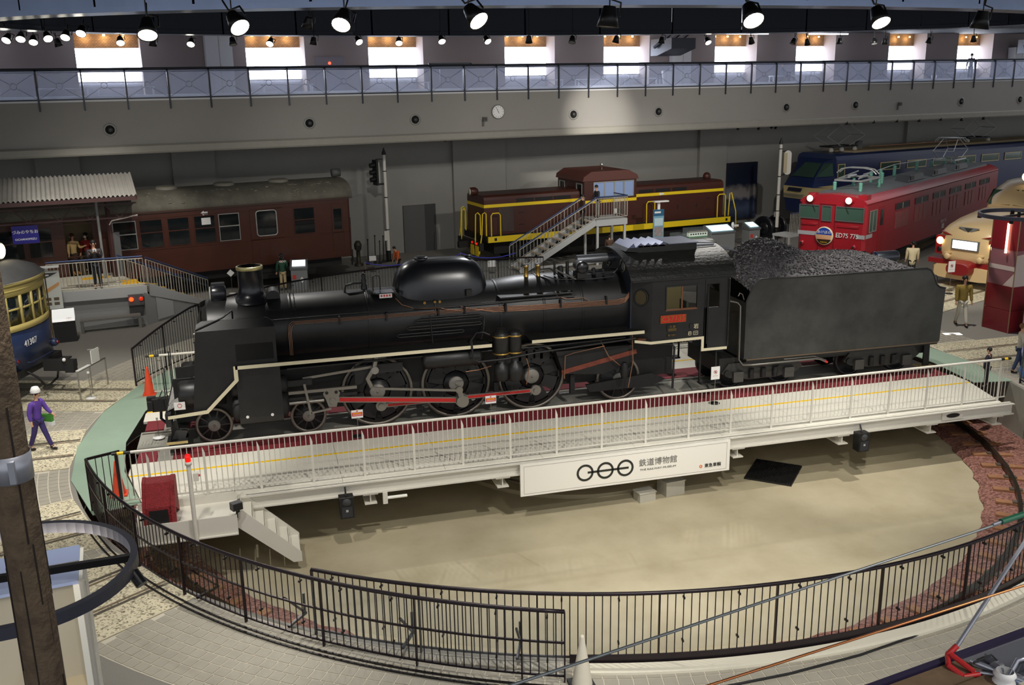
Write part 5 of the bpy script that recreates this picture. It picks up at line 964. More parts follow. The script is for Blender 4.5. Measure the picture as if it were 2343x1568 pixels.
# nose: lofted
def loft(secs,nm,m,par,sm=False):
    g=MB(); n=len(secs[0]); vs=[p for s_ in secs for p in s_]; g.add(vs,[(i*n+j,i*n+(j+1)%n,(i+1)*n+(j+1)%n,(i+1)*n+j) for i in range(len(secs)-1) for j in range(n)],sm); g.add(secs[0],[tuple(range(n))[::-1]]); g.add(secs[-1],[tuple(range(n))]); return g.build(nm,m,par)
sec=lambda x,hw,z0,z1:[(x,1.4-hw,z0),(x,1.4+hw,z0),(x,1.4+hw,z1),(x,1.4-hw,z1)]
loft([[( -1.7,.35,2.35),(-1.7,2.45,2.35),(-1.35,2.25,2.82),(-1.35,.55,2.82)],[(-.4,0,2.3),(-.4,2.8,2.3),(-.4,2.8,2.9),(-.4,0,2.9)]],'nose_top',M_fb,EF)
loft([[(-1.35,.55,2.82),(-1.35,2.25,2.82),(-.55,2.05,3.62),(-.55,.75,3.62)],[(-.4,0,2.85),(-.4,2.8,2.85),(-.4,2.6,3.8),(-.4,.2,3.8)]],'windscreen_block',M_fb,EF)
loft([[(-2.0,.7,1.75),(-2.0,2.1,1.75),(-1.75,2.4,2.35),(-1.75,.4,2.35)],[(-.4,-.01,1.5),(-.4,2.81,1.5),(-.4,2.81,2.45),(-.4,-.01,2.45)]],'cream_nose',M_fc,EF)
loft([[(-1.8,.75,1.0),(-1.8,2.05,1.0),(-1.95,2.1,1.75),(-1.95,.7,1.75)],[(-.4,0,1.0),(-.4,2.8,1.0),(-.4,2.8,1.6),(-.4,0,1.6)]],'lower_nose',M_fb,EF)
for k in range(4): MB().beam((-2.0,.72,1.80+.06*k),(-1.15,.18,1.78+.06*k),.02,.02).beam((-2.01,.7,1.80+.06*k),(-2.01,2.1,1.80+.06*k),.02,.02).build('nose_bar',M_sil,EF)
MB().add([(-1.40,.62,2.86),(-1.40,2.18,2.86),(-.62,1.98,3.56),(-.62,.82,3.56)],[(0,1,2,3)]).add([(-1.30,.50,2.88),(-.48,.06,2.92),(-.45,.22,3.6),(-.60,.72,3.56)],[(0,1,2,3)]).build('windscreen',M_cabg,EF)
MB().add([(-1.97,.9,2.12),(-1.97,1.9,2.12),(-1.87,1.9,2.3),(-1.87,.9,2.3)],[(0,1,2,3)]).build('number_recess',mat('recess_blue',(34,40,60),.5),EF)
w=MB().bx(-.25,.2,-.02,0,2.85,3.5).build('cab_side_window',M_cabg,EF); frame_rect(-.25,.2,2.85,3.5,-.01,.04,.02).build('window_frame',M_fc,w)
for k in range(8):
    x=3.0+2.15*k; w=MB().bx(x,x+1.5,-.02,0,3.08,3.42).build('side_window',M_cabg,EF); frame_rect(x,x+1.5,3.08,3.42,-.01,.045,.03).build('window_frame',M_fc,w)
panto_up(EF,1.3,1.5,4.35,1.25,M_under,.9); panto_up(EF,12.6,1.5,4.35,1.25,M_under,.9)
for x in (.2,1.0,2.0,11.5,13.4): MB().lathe([(.1,4.1),(.14,4.2),(.08,4.32),(0,4.34)],(x,1.0,0),n=12).build('roof_insulator',mat('insulator_white',(200,196,184),.3),EF)
MB().lathe([(.2,4.1),(.2,4.55),(0,4.55)],(3.1,1.7,0),n=16).build('arrester',mat('arrester_grey',(100,102,102),.5),EF); MB().tube([(3.3,1.2,4.25),(11.2,1.2,4.25)],.03,6).build('roof_bus_bar',M_cop,EF)
MB().bx(-.2,LF,.3,2.5,.4,1.0).build('underframe',M_under,EF); [bogie(EF,x,1.4,2.6,.5,1.1) for x in (4,14)]
# ---------------- cream bonnet express
BX=thing('bonnet_express_train','cream express train front with long rounded bonnet, red trim and lit white headboard','express train',(22.72,8.02,0),R(19.5))
M_bc=mat('express_cream',(226,196,146),.3,spec=.6); M_bred=mat('express_red',(140,26,30),.3,spec=.6)
def ring_sec(x,hw,zb,zt,p=3.2,n=24):
    out=[]
    for i in range(n):
        t=2*PI*i/n; c,s_=K(t),S(t); q=(abs(c)**p+abs(s_)**p)**(-1/p); out.append((x,c*q*hw,(zb+zt)/2+s_*q*(zt-zb)/2))
    return out
loft([ring_sec(.0,.55,1.15,1.75,2.4),ring_sec(.02,1.0,.95,2.05,2.6),ring_sec(.18,1.24,.88,2.3,2.8),ring_sec(.6,1.36,.85,2.50,3),ring_sec(1.4,1.42,.85,2.68,3.2),ring_sec(2.6,1.46,.85,2.85,3.4),ring_sec(3.6,1.48,.85,2.95,3.6),ring_sec(5,1.48,.85,3.0,4),ring_sec(14,1.48,.85,3.0,4)],'bonnet',M_bc,BX,True)
loft([ring_sec(3.0,1.0,2.4,3.0,3),ring_sec(3.3,1.15,2.4,3.30,3.2),ring_sec(3.9,1.28,2.4,3.72,3.4),ring_sec(4.6,1.36,2.4,3.9,3.6),ring_sec(14,1.40,2.4,3.92,3.6)],'cab',M_bc,BX,True)
for s1 in (-1,1):
    g=MB(); g.add([(2.98,s1*.06,2.96),(3.02,s1*.98,2.93),(3.62,s1*1.1,3.46),(3.60,s1*.06,3.52)],[(0,1,2,3)]); g.build('windscreen',M_cabg,BX); g=MB(); g.add([(3.1,s1*1.10,2.95),(4.3,s1*1.42,2.98),(4.4,s1*1.36,3.48),(3.70,s1*1.2,3.46)],[(0,1,2,3)]); g.build('quarter_light',M_cabg,BX)
    q=MB(); 
    for k in range(1): q.bx(.02,.5,min(s1*.90,s1*1.26),max(s1*.90,s1*1.26),1.22,1.95)
    hb=q.build('lamp_housing',M_bred,BX); MB().lathe([(0,-.02),(.13,-.02),(.15,.03)],(0,s1*1.08,1.74),'x',18).build('headlight',mat('headlamp_warm',(255,230,170),.2,em=((255,214,140),7)),hb); MB().lathe([(0,-.01),(.09,-.01),(.1,.03)],(0,s1*1.08,1.40),'x',16).build('tail_lamp',M_blk,hb)
    MB().lathe([(0,-.16),(.10,-.16),(.13,-.10),(.13,.1)],(0,s1*.66,1.18),'x',16).box((.0,s1*.66,1.32),(.22,.26,.05)).build('horn_cover',M_bc,BX)
    MB().prism([(s1*.55,1.98),(s1*1.05,2.12),(s1*.95,2.02)],'x',.02,.14).build('red_whisker',M_bred,BX)
hs=MB().bx(-.06,.1,-.56,.56,1.48,1.86).build('headboard',mat('headboard_frame',(120,122,126),.4,.4),BX); MB().bx(-.07,-.06,-.50,.50,1.52,1.83).build('headboard_panel',mat('headboard_lit',(255,255,250),.3,em=((255,255,245),2.2)),hs)
em=MB().prism([(-.42,2.34),(.42,2.34),(.0,2.10)],'x',.10,.16).build('emblem',M_sil,BX,label='silver winged V emblem'); MB().prism([(-.16,2.32),(.16,2.32),(0,2.16)],'x',.08,.10).build('emblem_centre',mat('emblem_dark',(96,92,80),.3,.5),em)
MB().bx(-.0,13.9,-1.5,1.5,.84,1.02).build('red_band',M_bred,BX); loft([ring_sec(-.45,.45,.55,1.0,3),ring_sec(-.2,.5,.5,1.08,3),ring_sec(.3,.55,.5,1.1,3)],'coupler_cover',M_bred,BX,True)
loft([ring_sec(-.12,1.15,.32,.85,6),ring_sec(.15,1.38,.30,.86,6),ring_sec(.9,1.42,.30,.86,6)],'skirt',M_bc,BX,True); MB().bx(.9,13.9,-1.2,1.2,.35,.85).build('underframe',M_under,BX)
tl_=MB().lathe([(0,3.9),(.2,3.9),(.22,3.95),(.22,4.4),(0,4.45)],(0,0,4.02),'x',20).build('roof_headlight',M_bc,BX); MB().lathe([(0,3.88),(.17,3.885)],(0,0,4.02),'x',18).build('lamp_lens',MATS['headlamp_on'],tl_)
bogie(BX,4,0,2.1)
# ---------------- cream and blue railcar at left
TM=thing('cream_blue_railcar','curved front end of a cream over dark blue railcar numbered 41307 at left','railcar',(CX+14.25*K(R(161.2)),14.25*S(R(161.2)),0),R(161.2))
M_ty=mat('tram_cream',(190,172,104),.45,noise=(2,.06)); M_tb=mat('tram_blue',(38,50,82),.35,noise=(1.5,.1)); M_tr=mat('tram_roof',(84,84,84),.75,noise=(3,.15))
HWT=1.4
def bul(y,k=0): return .42*(abs(y)/HWT)**2.2+k
def bow(z0,z1,nm,m,k=0,y0=-HWT,y1=HWT,th=.05,n=16,par=TM):
    g=MB(); ys=[y0+(y1-y0)*i/n for i in range(n+1)]; vs=[]
    for x_ in (0,th):
        for z in (z0,z1): vs+=[(bul(y,k)+x_,y,z) for y in ys]
    m_=n+1; g.add(vs,[(i,i+1,m_+i+1,m_+i) for i in range(n)]+[(2*m_+i,2*m_+i+1,3*m_+i+1,3*m_+i) for i in range(n)]+[(m_+i,m_+i+1,3*m_+i+1,3*m_+i) for i in range(n)]+[(i,i+1,2*m_+i+1,2*m_+i) for i in range(n)]+[(0,m_,3*m_,2*m_),(n,m_+n,3*m_+n,2*m_+n)],True); return g.build(nm,m,par)
bow(.95,2.0,'lower_panel',M_tb); bow(2.0,2.16,'sill_band',M_ty,-.03); bow(2.92,3.2,'upper_panel',M_ty); bow(3.2,3.28,'cornice',M_ty,-.06); bow(3.05,3.09,'moulding',M_ty,-.03)
WY=[-1.4,-.93,-.47,.0,.47,.93,1.4]
for y in WY: bow(2.16,2.92,'window_post',M_ty,-.01,max(-HWT,y-.04),min(HWT,y+.04),.06,2)
for a,b_ in zip(WY,WY[1:]):
    w=bow(2.17,2.91,'front_window',M_win,.02,a+.045,b_-.045,.015,3); bow(2.55,2.60,'sash_bar',M_ty,0,a+.04,b_-.04,.03,3,par=w)
for sg in (-1,1):
    y0,y1=min(sg*HWT,sg*(HWT-.05)),max(sg*HWT,sg*(HWT-.05)); MB().bx(.42,13,y0,y1,.95,2.0).build('side_panel',M_tb,TM); MB().bx(.42,13,y0,y1,2.0,2.2).bx(.42,13,y0,y1,2.9,3.25).build('side_band',M_ty,TM)
    for k in range(10): w=MB().bx(.6+1.2*k,1.6+1.2*k,min(sg*1.34,sg*1.37),max(sg*1.34,sg*1.37),2.2,2.9).build('side_window',M_win,TM); MB().bx(1.6+1.2*k,1.8+1.2*k,y0,y1,2.2,2.9).build('window_post',M_ty,TM)
g=MB(); secs=[]
for x,f_ in ((-.06,.0),(.0,.3),(.15,.75),(.5,.95),(1.2,1),(13,1)): secs.append([(x+(bul(y*HWT) if x<1 else 0),y*HWT*1.03,3.26+.5*f_*(1-abs(y)**2.3)) for y in [-1+2*i/16 for i in range(17)]])
n=17; g.add([p for s_ in secs for p in s_],[(i*n+j,i*n+j+1,(i+1)*n+j+1,(i+1)*n+j) for i in range(len(secs)-1) for j in range(n-1)],True); g.build('roof',M_tr,TM)
g=MB(); g.lathe([(0,-.35),(.2,-.35),(.235,-.32),(.235,.05),(.16,.14),(0,.14)],(1.0,0,4.0),'x',24)
hl=g.build('roof_headlight',mat('lamp_casing',(196,192,176),.45),TM)
for v in hl.data.vertices: v.co.x-=.0
hl.rotation_euler=(0,0,0); MB().lathe([(0,.64),(.2,.645)],(0,0,4.0),'x',20).build('lamp_lens',MATS['headlamp_on'],hl); MB().cyl((1.0,0,3.6),(1.0,0,3.85),.08,n=10).build('lamp_pedestal',M_tr,hl)
l=bpy.data.lights.new('railcar_lamp','SPOT'); l.energy=60; l.spot_size=R(60); l.shadow_soft_size=.1
text('lettering','41307',.24,M_card,TM,(bul(.35)-.02,-.35+.7,1.62),(R(90),0,R(-90)),.004)
for y in (-1.0,1.0):
    q=MB().lathe([(0,-.16),(.08,-.16),(.11,-.1),(.12,.1)],(bul(y),y,1.25),'x',16).build('tail_lamp',M_tb,TM); MB().sph((bul(y)-.16,y,1.25),.06,10,6).build('lamp_glass',mat('lamp_dark_red',(90,16,16),.2),q)
MB().tube([(.02,-.6,1.12),(-.05,-.55,1.12),(-.06,.55,1.12),(.02,.6,1.12)],.015,6).build('front_handrail',M_tb,TM)
for y in (-1.28,1.28): MB().tube([(bul(y)-.05,y,1.1),(bul(y)-.05,y,3.2)],.018,6).build('downpipe',M_ty if y>5 else mat('downpipe_bronze',(110,90,50),.5),TM)
MB().bx(.1,13,-1.25,1.25,.75,.95).build('underframe',M_under,TM); cpl=MB().box((-.45,0,.88),(.7,.24,.28)).box((-.85,.08,.88),(.25,.2,.34)).box((-.82,-.14,.9),(.15,.1,.2)).build('coupler',M_under,TM); MB().sph((-.75,.2,1.08),.05,8,6).build('coupler_knob',M_card,cpl)
for y in (-.55,.55): MB().tube([(.1,y,.85),(-.15,y,.7),(-.2,y*.6,.42),(-.1,y*.2,.3),(.0,0,.3)],.03,8).build('jumper_hose',M_under,TM)
MB().bx(-.15,.25,-1.3,-.7,.72,.76).build('front_step',M_under,TM); bogie(TM,2.6,0,2.1)
# ================================================================== GALLERY RAILING AND FITTINGS
GR=thing('gallery_railing','long glass and steel railing along the edge of the upper gallery','railing',wp(14,0,7.62),wb=True)
M_post=mat('gallery_post',(50,52,60),.4,.5); M_pipe=mat('gallery_pipe',(150,154,168),.3,.8); M_gl2=mat('gallery_glass',(204,216,250),.05,alpha=.32,spec=.8); M_wire=mat('thin_wire',(120,124,140),.4,.6)  # gallery glass made paler and denser to stand in for window bloom
S0,SP=-11.0085,1.5162
def gobj(nm,me,s_,par=GR): return inst(nm,me,par,wp(s_,0,0),WA)
pm=MB().prism([(-.05,7.3),(-.05,8.72),(.0,8.78),(.03,8.78),(.03,7.3)],'x',-.028,.028).mesh('post',M_post); gm=MB().bx(.05,SP-.05,-.01,.0,7.74,8.66).mesh('glass_pane',M_gl2)
wm=MB()
for a,b_ in (((.06,7.76),(.64,8.12)),((SP-.06,7.76),(SP-.64,8.12)),((.06,8.64),(.64,8.28)),((SP-.06,8.64),(SP-.64,8.28))): wm.tube([(a[0],-.03,a[1]),(b_[0],-.03,b_[1])],.006,4)
wm=wm.mesh('cross_wire',M_wire); rm=MB().tube([(SP/2+.11*K(2*PI*i/16),-.03,8.2+.11*S(2*PI*i/16)) for i in range(16)],.009,5,closed=True).mesh('wire_ring',M_pipe)
for k in range(-3,37):
    s_=S0+SP*k; gobj('post',pm,s_); p_=gobj('glass_pane',gm,s_); gobj('cross_wire',wm,s_); gobj('wire_ring',rm,s_)
a,b_=S0-SP*3,S0+SP*37
MB().tube([wp(a,.05,8.80),wp(b_,.05,8.80)],.035,8).build('handrail',M_post,GR); MB().tube([wp(a,.1,8.72),wp(b_,.1,8.72)],.055,10).build('pipe_rail',M_pipe,GR); MB().beam(wp(a,-.02,7.71),wp(b_,-.02,7.71),.05,.05).build('bottom_rail',M_post,GR)
# benches on the gallery
M_bn=mat('bench_white',(225,226,232),.4); M_bnm=mat('bench_leg',(200,204,214),.35,.5)
def gbench(s_,ln,lb):
    t=thing('gallery_bench',lb,'bench',wp(s_,3.6,7.69),WA,'benches on the upper gallery'); MB().bx(0,ln,-.2,.2,.40,.45).build('seat',M_bn,t)
    for x in (.05,ln-.05):
        for y in (-.17,.17): MB().bx(x-.025,x+.025,y-.02,y+.02,0,.4).build('leg',M_bnm,t)
names=['far left','second','third','fourth','fifth','sixth','seventh','eighth','ninth']
for i,(s_,ln) in enumerate(((-11.1,1.9),(-8.9,2.2),(-2.3,2.2),(3.3,2.1),(10.3,1.9),(13.0,1.4),(15.8,2.0),(24.9,2.6),(36.8,2.4))): gbench(s_,ln,'white bench on the upper gallery, %s from the left'%names[i] if i else 'white bench on the upper gallery at the far left')
ip=thing('information_stand','slanted dark information panel on two legs at the gallery railing','information stand',wp(4.4,.7,7.69),WA)
MB().prism([(-.3,.95),(-.26,.98),(.3,1.22),(.28,1.18)],'x',0,2.0).build('panel',mat('panel_dark',(60,64,70),.3),ip); MB().prism([(-.24,.985),(.26,1.2),(.26,1.205),(-.24,.99)],'x',.08,1.92).build('panel_face',mat('panel_face',(150,160,165),.3),ip)
for x in (.45,1.5): MB().bx(x-.03,x+.03,-.03,.03,0,1.05).build('leg',M_post,ip)
for s_,lb in ((17.6,'white flared waste bin on the upper gallery near the tall cabinet'),): 
    t=thing('waste_bin',lb,'bin',wp(s_,2.5,7.69),WA); MB().lathe([(.22,0),(.3,.72),(.3,.74),(0,.74)],n=20).build('body',M_bn,t); MB().lathe([(.3,.74),(.31,.76),(.2,.80),(0,.80)],n=20).build('lid',M_alu,t)
for s_,w,h,lb in ((-3.9,1.1,2.6,'tall white door panel on the gallery between two windows'),(19.5,1.0,1.85,'tall pale cabinet on the gallery beside the roof bracket'),(44.5,1.2,1.9,'pale cabinet at the far right of the gallery')):
    t=thing('cabinet',lb,'cabinet',wp(s_,4.3,7.69),WA); MB().bx(-w/2,w/2,-.3,.25,0,h).build('body',mat('cabinet_white',(196,196,198),.5),t); MB().bx(-.005,.005,-.305,-.3,.05,h-.05).build('door_gap',M_post,t); MB().bx(.05,.08,-.33,-.3,h*.45,h*.52).build('handle',M_alu,t)
ex=thing('exit_lamp','small red indicator lamp above a grey door on the gallery','lamp',wp(.95,4.55,9.02),WA); MB().sph((0,0,0),.07,12,8).build('lens',mat('indicator_red',(255,60,40),.3,em=((255,50,30),8)),ex); MB().bx(-.1,.1,.02,.05,-.1,.1).build('plate',M_post,ex)
gd=tag(MB().bx(.3,1.6,4.52,4.6,7.69,9.3,WM).build('door_1',mat('gallery_door',(120,114,122),.6)),'grey door on the gallery under a red lamp','door'); struct(gd)
# roof brackets at right
for s_,lb in ((17.2,'dark boxy steel roof bracket in the middle of the gallery ceiling'),(43.4,'dark boxy steel roof bracket at the far right of the gallery ceiling')):
    t=thing('roof_bracket',lb,'bracket',wp(s_,1.6,9.5),WA); MB().prism([(0,.0),(1.3,-.3),(1.9,-.3),(1.9,.5),(0,.5)],'x',0,1.4).build('cheek',M_post,t)
    for x in (.2,.7,1.2): MB().beam((x,-.3,1.0),(x-.3,1.4,.1),.12,.12).build('strut',mat('strut_steel',(60,64,74),.4,.5),t)
# vents, clock and small wall fittings
def vent(s_,lb):
    t=thing('round_vent',lb,'air vent',wp(s_,0,6.58),WA,'round vents in the gallery front'); MB().lathe([(.17,-.02),(.24,-.035),(.24,-.001)],(0,0,0),'y',28).build('rim',mat('vent_rim',(142,140,134),.5),t); MB().lathe([(.17,-.02),(.16,.0),(.0,-.004)],(0,0,0),'y',28).build('throat',mat('vent_black',(14,14,14),.9),t); MB().sph((.02,-.03,0),(.09,.05,.09),14,8).build('nozzle',mat('vent_grey_dark',(56,56,54),.5),t)
vn=['first','second','third','fourth','fifth','sixth','seventh','eighth','ninth']
for i,s_ in enumerate((-8.72,-1.16,3.37,10.96,15.51,23.08,27.6,35.17,39.77)): vent(s_,'round black air vent in the grey gallery front, %s from the left'%vn[i])
ck=thing('wall_clock','round white wall clock on the grey gallery front','clock',wp(7.2,-.02,6.8),WA); MB().lathe([(0,-.05),(.28,-.05),(.30,-.06),(.31,-.04),(.31,0)],(0,0,0),'y',36).build('case',mat('clock_rim',(120,120,116),.4),ck); MB().lathe([(0,-.058),(.275,-.056)],(0,0,0),'y',36).build('dial',M_card,ck)
for k in range(12): a=R(30*k); MB().box((.225*S(a),-.06,.225*K(a)),(.018,.006,.04)).build('hour_mark',M_ink,ck)
MB().beam((.03,-.062,-.05),(-.06,-.062,.13),.004,.018).build('hour_hand',M_ink,ck); MB().beam((.035,-.064,-.07),(-.10,-.064,.20),.004,.012).build('minute_hand',M_ink,ck)
def wallbox(s_,z,lb):
    t=thing('wall_speaker',lb,'speaker',wp(s_,-.0,z),WA); MB().bx(-.09,.09,-.16,-.02,-.08,.1).build('case',mat('speaker_wall_grey',(92,90,86),.6),t); MB().bx(-.06,.06,-.17,-.16,-.05,.07).build('grille',mat('speaker_dark',(62,62,60),.6),t); MB().bx(-.11,-.02,-.05,0,-.3,.0).build('bracket',mat('speaker_wall_grey',(92,90,86),.6),t)
wallbox(6.55,6.5,'small grey speaker below left of the wall clock'); wallbox(30.6,6.55,'small grey speaker on the right part of the gallery front')
# spotlights -------------------------------------------------------
M_can=mat('spot_black',(26,26,28),.35,.4); M_on=mat('spot_on',(255,250,235),.3,em=((255,246,222),14)); M_off=mat('spot_off',(150,150,150),.2)
ORD='first second third fourth fifth sixth seventh eighth ninth tenth eleventh twelfth thirteenth fourteenth fifteenth sixteenth seventeenth eighteenth nineteenth twentieth'.split()
ordn=lambda i: ORD[i] if i<20 else ('thirtieth' if i==29 else 'thirty-first' if i==30 else 'twenty-'+ORD[i-20])
def spotlamp(loc,q,lb,on=True,tilt=(0,0,0),hang=12.2,grp='spotlights under the oval ring'):
    t=thing('spotlight',lb,'spotlight',loc,0,grp); t.rotation_euler=tilt
    MB().lathe([(q*.55,.0),(q*.75,-q*.8),(q,-q*1.8),(q*.9,-q*1.8),(q*.7,-q*1.2)],n=18).build('housing',M_can,t); MB().lathe([(0,-q*1.72),(q*.92,-q*1.75)],n=18).build('lens',M_on if on else M_off,t); MB().tube([(0,0,q*2),(0,0,q*.6),(q*1.05,0,q*.4),(q*1.05,0,-q*.8)],q*.1,5).build('yoke',M_can,t)
    if hang: rd=MB().cyl((0,0,0),(0,0,hang-loc[2]),.012,n=5).build('suspension_rod',M_can,t); rd.rotation_euler=Matrix.LocRotScale(None,t.rotation_euler,None).to_3x3().inverted().to_euler()
import itertools
def pxdir(u,v):
    x,y=(u-1171.5)/FPX,(v-784)/FPX; return (f+r2*x+d2*y)
cpos=co.matrix_world.translation
def on_h(u,v,z): D=pxdir(u,v); return cpos+D*((z-cpos.z)/D.z)
SPL=[((336,46),.17,1,(-.6,0,0)),((530,34),.17,1,(-.7,-.5,0)),((788,28),.16,1,(-.7,.4,0)),((1072,18),.17,1,(-.7,-.5,0)),((1395,14),.17,0,(0,.1,0)),((1712,14),.18,1,(-.75,.05,0)),((2004,20),.17,1,(-.65,0,0)),((2250,25),.17,0,(.1,.1,0))]
on_=['leftmost','second','third','fourth','fifth','sixth','seventh','rightmost']
for i,((u,v),q,on,tl) in enumerate(SPL): p=on_h(u,v,9.15); spotlamp(p,q,('glowing' if on else 'unlit black')+' large spotlight under the front of the oval ring, %s of the row'%on_[i],on,tl)
SP2=[((20,80),1),((48,76),1),((76,84),1),((105,76),1),((152,72),1),((188,62),1),((128,88),0),((438,90),1),((274,86),1),((350,88),0),((816,86),1),((912,88),1),((620,90),1),((530,86),0),((718,85),0),((707,40),0),((1008,84),1),((1110,85),1),((1210,82),0),((1310,83),0),((1412,82),0),((1515,84),0),((1616,88),1),((1718,86),0),((1818,88),0),((1846,90),0),((1922,87),0),((2000,88),0),((2025,88),0),((2128,86),0),((2228,82),0)]
for i,((u,v),on) in enumerate(sorted(SP2)):
    D=pxdir(u,v); z=9.33; p=cpos+D*(30/ D.y) if 0 else on_h(u,min(v,92),9.33)
    if p.y>17 or p.y<-10: p=cpos+D*((7+23)/D.y)
    spotlamp(p,.11,('lit' if on else 'dark')+' small spotlight at the far edge of the ring, place %d from the left'%(i+1) if 0 else ('lit' if on else 'dark')+' small spotlight at the far ring edge, %s from the left'%ordn(i),bool(on),((-.75 if on else random.uniform(-.4,.4)),random.uniform(-.4,.4),0),12.2,'small spotlights on the far edge of the ring')
for i,(u,v,on) in enumerate(((1937,283,0),(1999,280,1),(2052,278,0),(2103,277,1),(2152,274,0),(2200,275,1),(2250,272,1))):
    D=pxdir(u,v); N_=Vector((-S(WA),K(WA),0)); t_=((Vector(wp(0,-.15,0))-cpos).dot(N_))/D.dot(N_); p=cpos+D*t_; spotlamp(p+Vector((0,0,.12)),.09,'small downlight on the cornice above the blue locomotive, %s from the left'%ordn(i),bool(on),(0,0,0),0,'cornice downlights')
for i,(u,v,on) in enumerate(((1020,322,0),(1690,296,0),(1737,296,0),(1767,293,1),(1776,294,0))):
    D=pxdir(u,v); N_=Vector((-S(WA),K(WA),0)); t_=((Vector(wp(0,.9,0))-cpos).dot(N_))/D.dot(N_); p=cpos+D*t_; spotlamp(p+Vector((0,0,.1)),.07,('lit' if on else 'dark')+' small track spotlight under the gallery, %s from the left'%ordn(i),bool(on),(.5,.3,0),5.8,'track spotlights under the gallery')
# ================================================================== PLATFORM
PF=thing('station_platform','grey railed platform with steps at the left in front of the brown railcar','platform',(-9,14,0),wb=True)
M_pg=mat('platform_grey',(158,158,156),.6); M_pg2=mat('platform_grey_light',(186,186,184),.55); M_pd=mat('platform_deck',(196,190,172),.7,noise=(1,.08)); M_tac=mat('tactile_yellow',(238,180,30),.6); M_tred=mat('platform_tread',(150,140,120),.7); M_blue=mat('handrail_blue',(56,72,112),.35,.3); M_bar=mat('bar_pale',(196,192,180),.4,.3)
pa=Vector((-15.5,11.75,0)); pb_=Vector((-7.50,12.4,0)); u_=(pb_-pa).normalized(); pt=1.38
MB().prism([(pa.x,pa.y),(pb_.x,pb_.y),(-8.9,15.6),(pa.x,14.0)],'z',1.30,pt).build('deck',M_pd,PF)
MB().beam(pa+Vector((0,.02,1.22)),pb_+Vector((0,.02,1.22)),.08,.36).build('fascia',M_pg2,PF); MB().prism([(pa.x,pa.y+.12),(pb_.x-.05,pb_.y+.12),(-8.95,15.5),(pa.x,13.9)],'z',0,1.3).build('wall',M_pg,PF)
MB().prism([(-9.9,14.35),(-8.95,14.5),(-9.0,14.95),(-9.95,14.8)],'z',pt,pt+.006).build('tactile_strip',M_tac,PF); MB().prism([(-8.35,12.95),(-7.75,13.0),(-8.0,13.9),(-8.55,13.8)],'z',pt,pt+.006).build('tactile_strip',M_tac,PF); MB().prism([(-10.2,13.3),(-8.6,13.5),(-8.65,13.65),(-10.25,13.45)],'z',pt,pt+.004).prism([(-10.4,12.9),(-8.8,13.1),(-8.85,13.25),(-10.45,13.05)],'z',pt,pt+.004).build('floor_marking',mat('floor_mark_grey',(120,112,96),.7),PF,kind='stuff')
def barrail(A,B,par,n,h=1.05,zo=(0,0),m1=M_blue,m2=M_bar,post=True):
    A,B=Vector(A),Vector(B); top=Vector((0,0,h)); q=MB().tube([A+top,B+top],.03,8).build('handrail',m1,par); MB().tube([A+top*.93,B+top*.93],.015,6).build('upper_rail',m2,par); MB().tube([A+Vector((0,0,.08)),B+Vector((0,0,.08))],.015,6).build('lower_rail',m2,par)
    for i in range(n+1):
        p=A.lerp(B,i/n); MB().tube([p+Vector((0,0,.08)),p+top*.93],.010 if i%8 else .022,5).build('baluster' if i%8 else 'post',m2,par)
barrail((-10.6,12.2,pt),(-7.55,12.45,pt),PF,26)
# stairs run back to the right
dS=Vector((.63,.776,0)); nS=Vector((-.776,.63,0)); top=Vector((-7.45,12.45,0)); ns=7; run=3.0
for k in range(ns):
    z=pt*(1-(k+1)/(ns+.0))+.0; p0=top+dS*(run*k/ns); p1=top+dS*(run*(k+1)/ns); zt=pt*(1-k/ns)-.02
    a_=[p0,p1,p1+nS*1.3,p0+nS*1.3]; MB().prism([(p.x,p.y) for p in a_],'z',max(.0,zt-.2),zt).build('step',M_tred,PF)
    b2=[p0+dS*(run/ns-.07),p1,p1+nS*1.3,p0+dS*(run/ns-.07)+nS*1.3]; MB().prism([(p.x,p.y) for p in b2],'z',zt,zt+.006).build('step_nosing',M_tac,PF)
for s_ in (0,1.3):
    o_=nS*s_; A=top+o_; B=top+dS*run+o_; g=MB(); g.add([A+Vector((0,0,pt+.08)),B+Vector((0,0,.15)),B,A+Vector((0,0,pt-.35))],[(0,1,2,3)]); g.add([A-nS*.03+Vector((0,0,pt+.08)),B-nS*.03+Vector((0,0,.15)),B-nS*.03,A-nS*.03+Vector((0,0,pt-.35))],[(0,1,2,3)]); g.add([A+Vector((0,0,pt+.08)),B+Vector((0,0,.15)),B-nS*.03+Vector((0,0,.15)),A-nS*.03+Vector((0,0,pt+.08))],[(0,1,2,3)]); g.build('stair_stringer',M_pg2,PF,kind='stuff')
    g=MB(); g.add([A-dS*.25+Vector((0,0,pt-.2)),A+Vector((0,0,pt-.3)),B,A-dS*.25],[(0,1,2,3)]); g.build('stair_side_wall',M_pg,PF); barrail(A+Vector((0,0,pt)),B+Vector((0,0,.08)),PF,22,1.0)
MB().tube([top+nS*.05+Vector((0,0,pt+.7)),top+dS*run+nS*.05+Vector((0,0,.8))],.02,6).build('low_handrail',M_blue,PF)
MB().add([(top+dS*.25-nS*.035+Vector((0,0,.1))),(top+dS*1.05-nS*.035+Vector((0,0,.1))),(top+dS*1.05-nS*.035+Vector((0,0,.62))),(top+dS*.25-nS*.035+Vector((0,0,.92)))],[(0,1,2,3)]).build('service_hatch',M_pg2,PF)
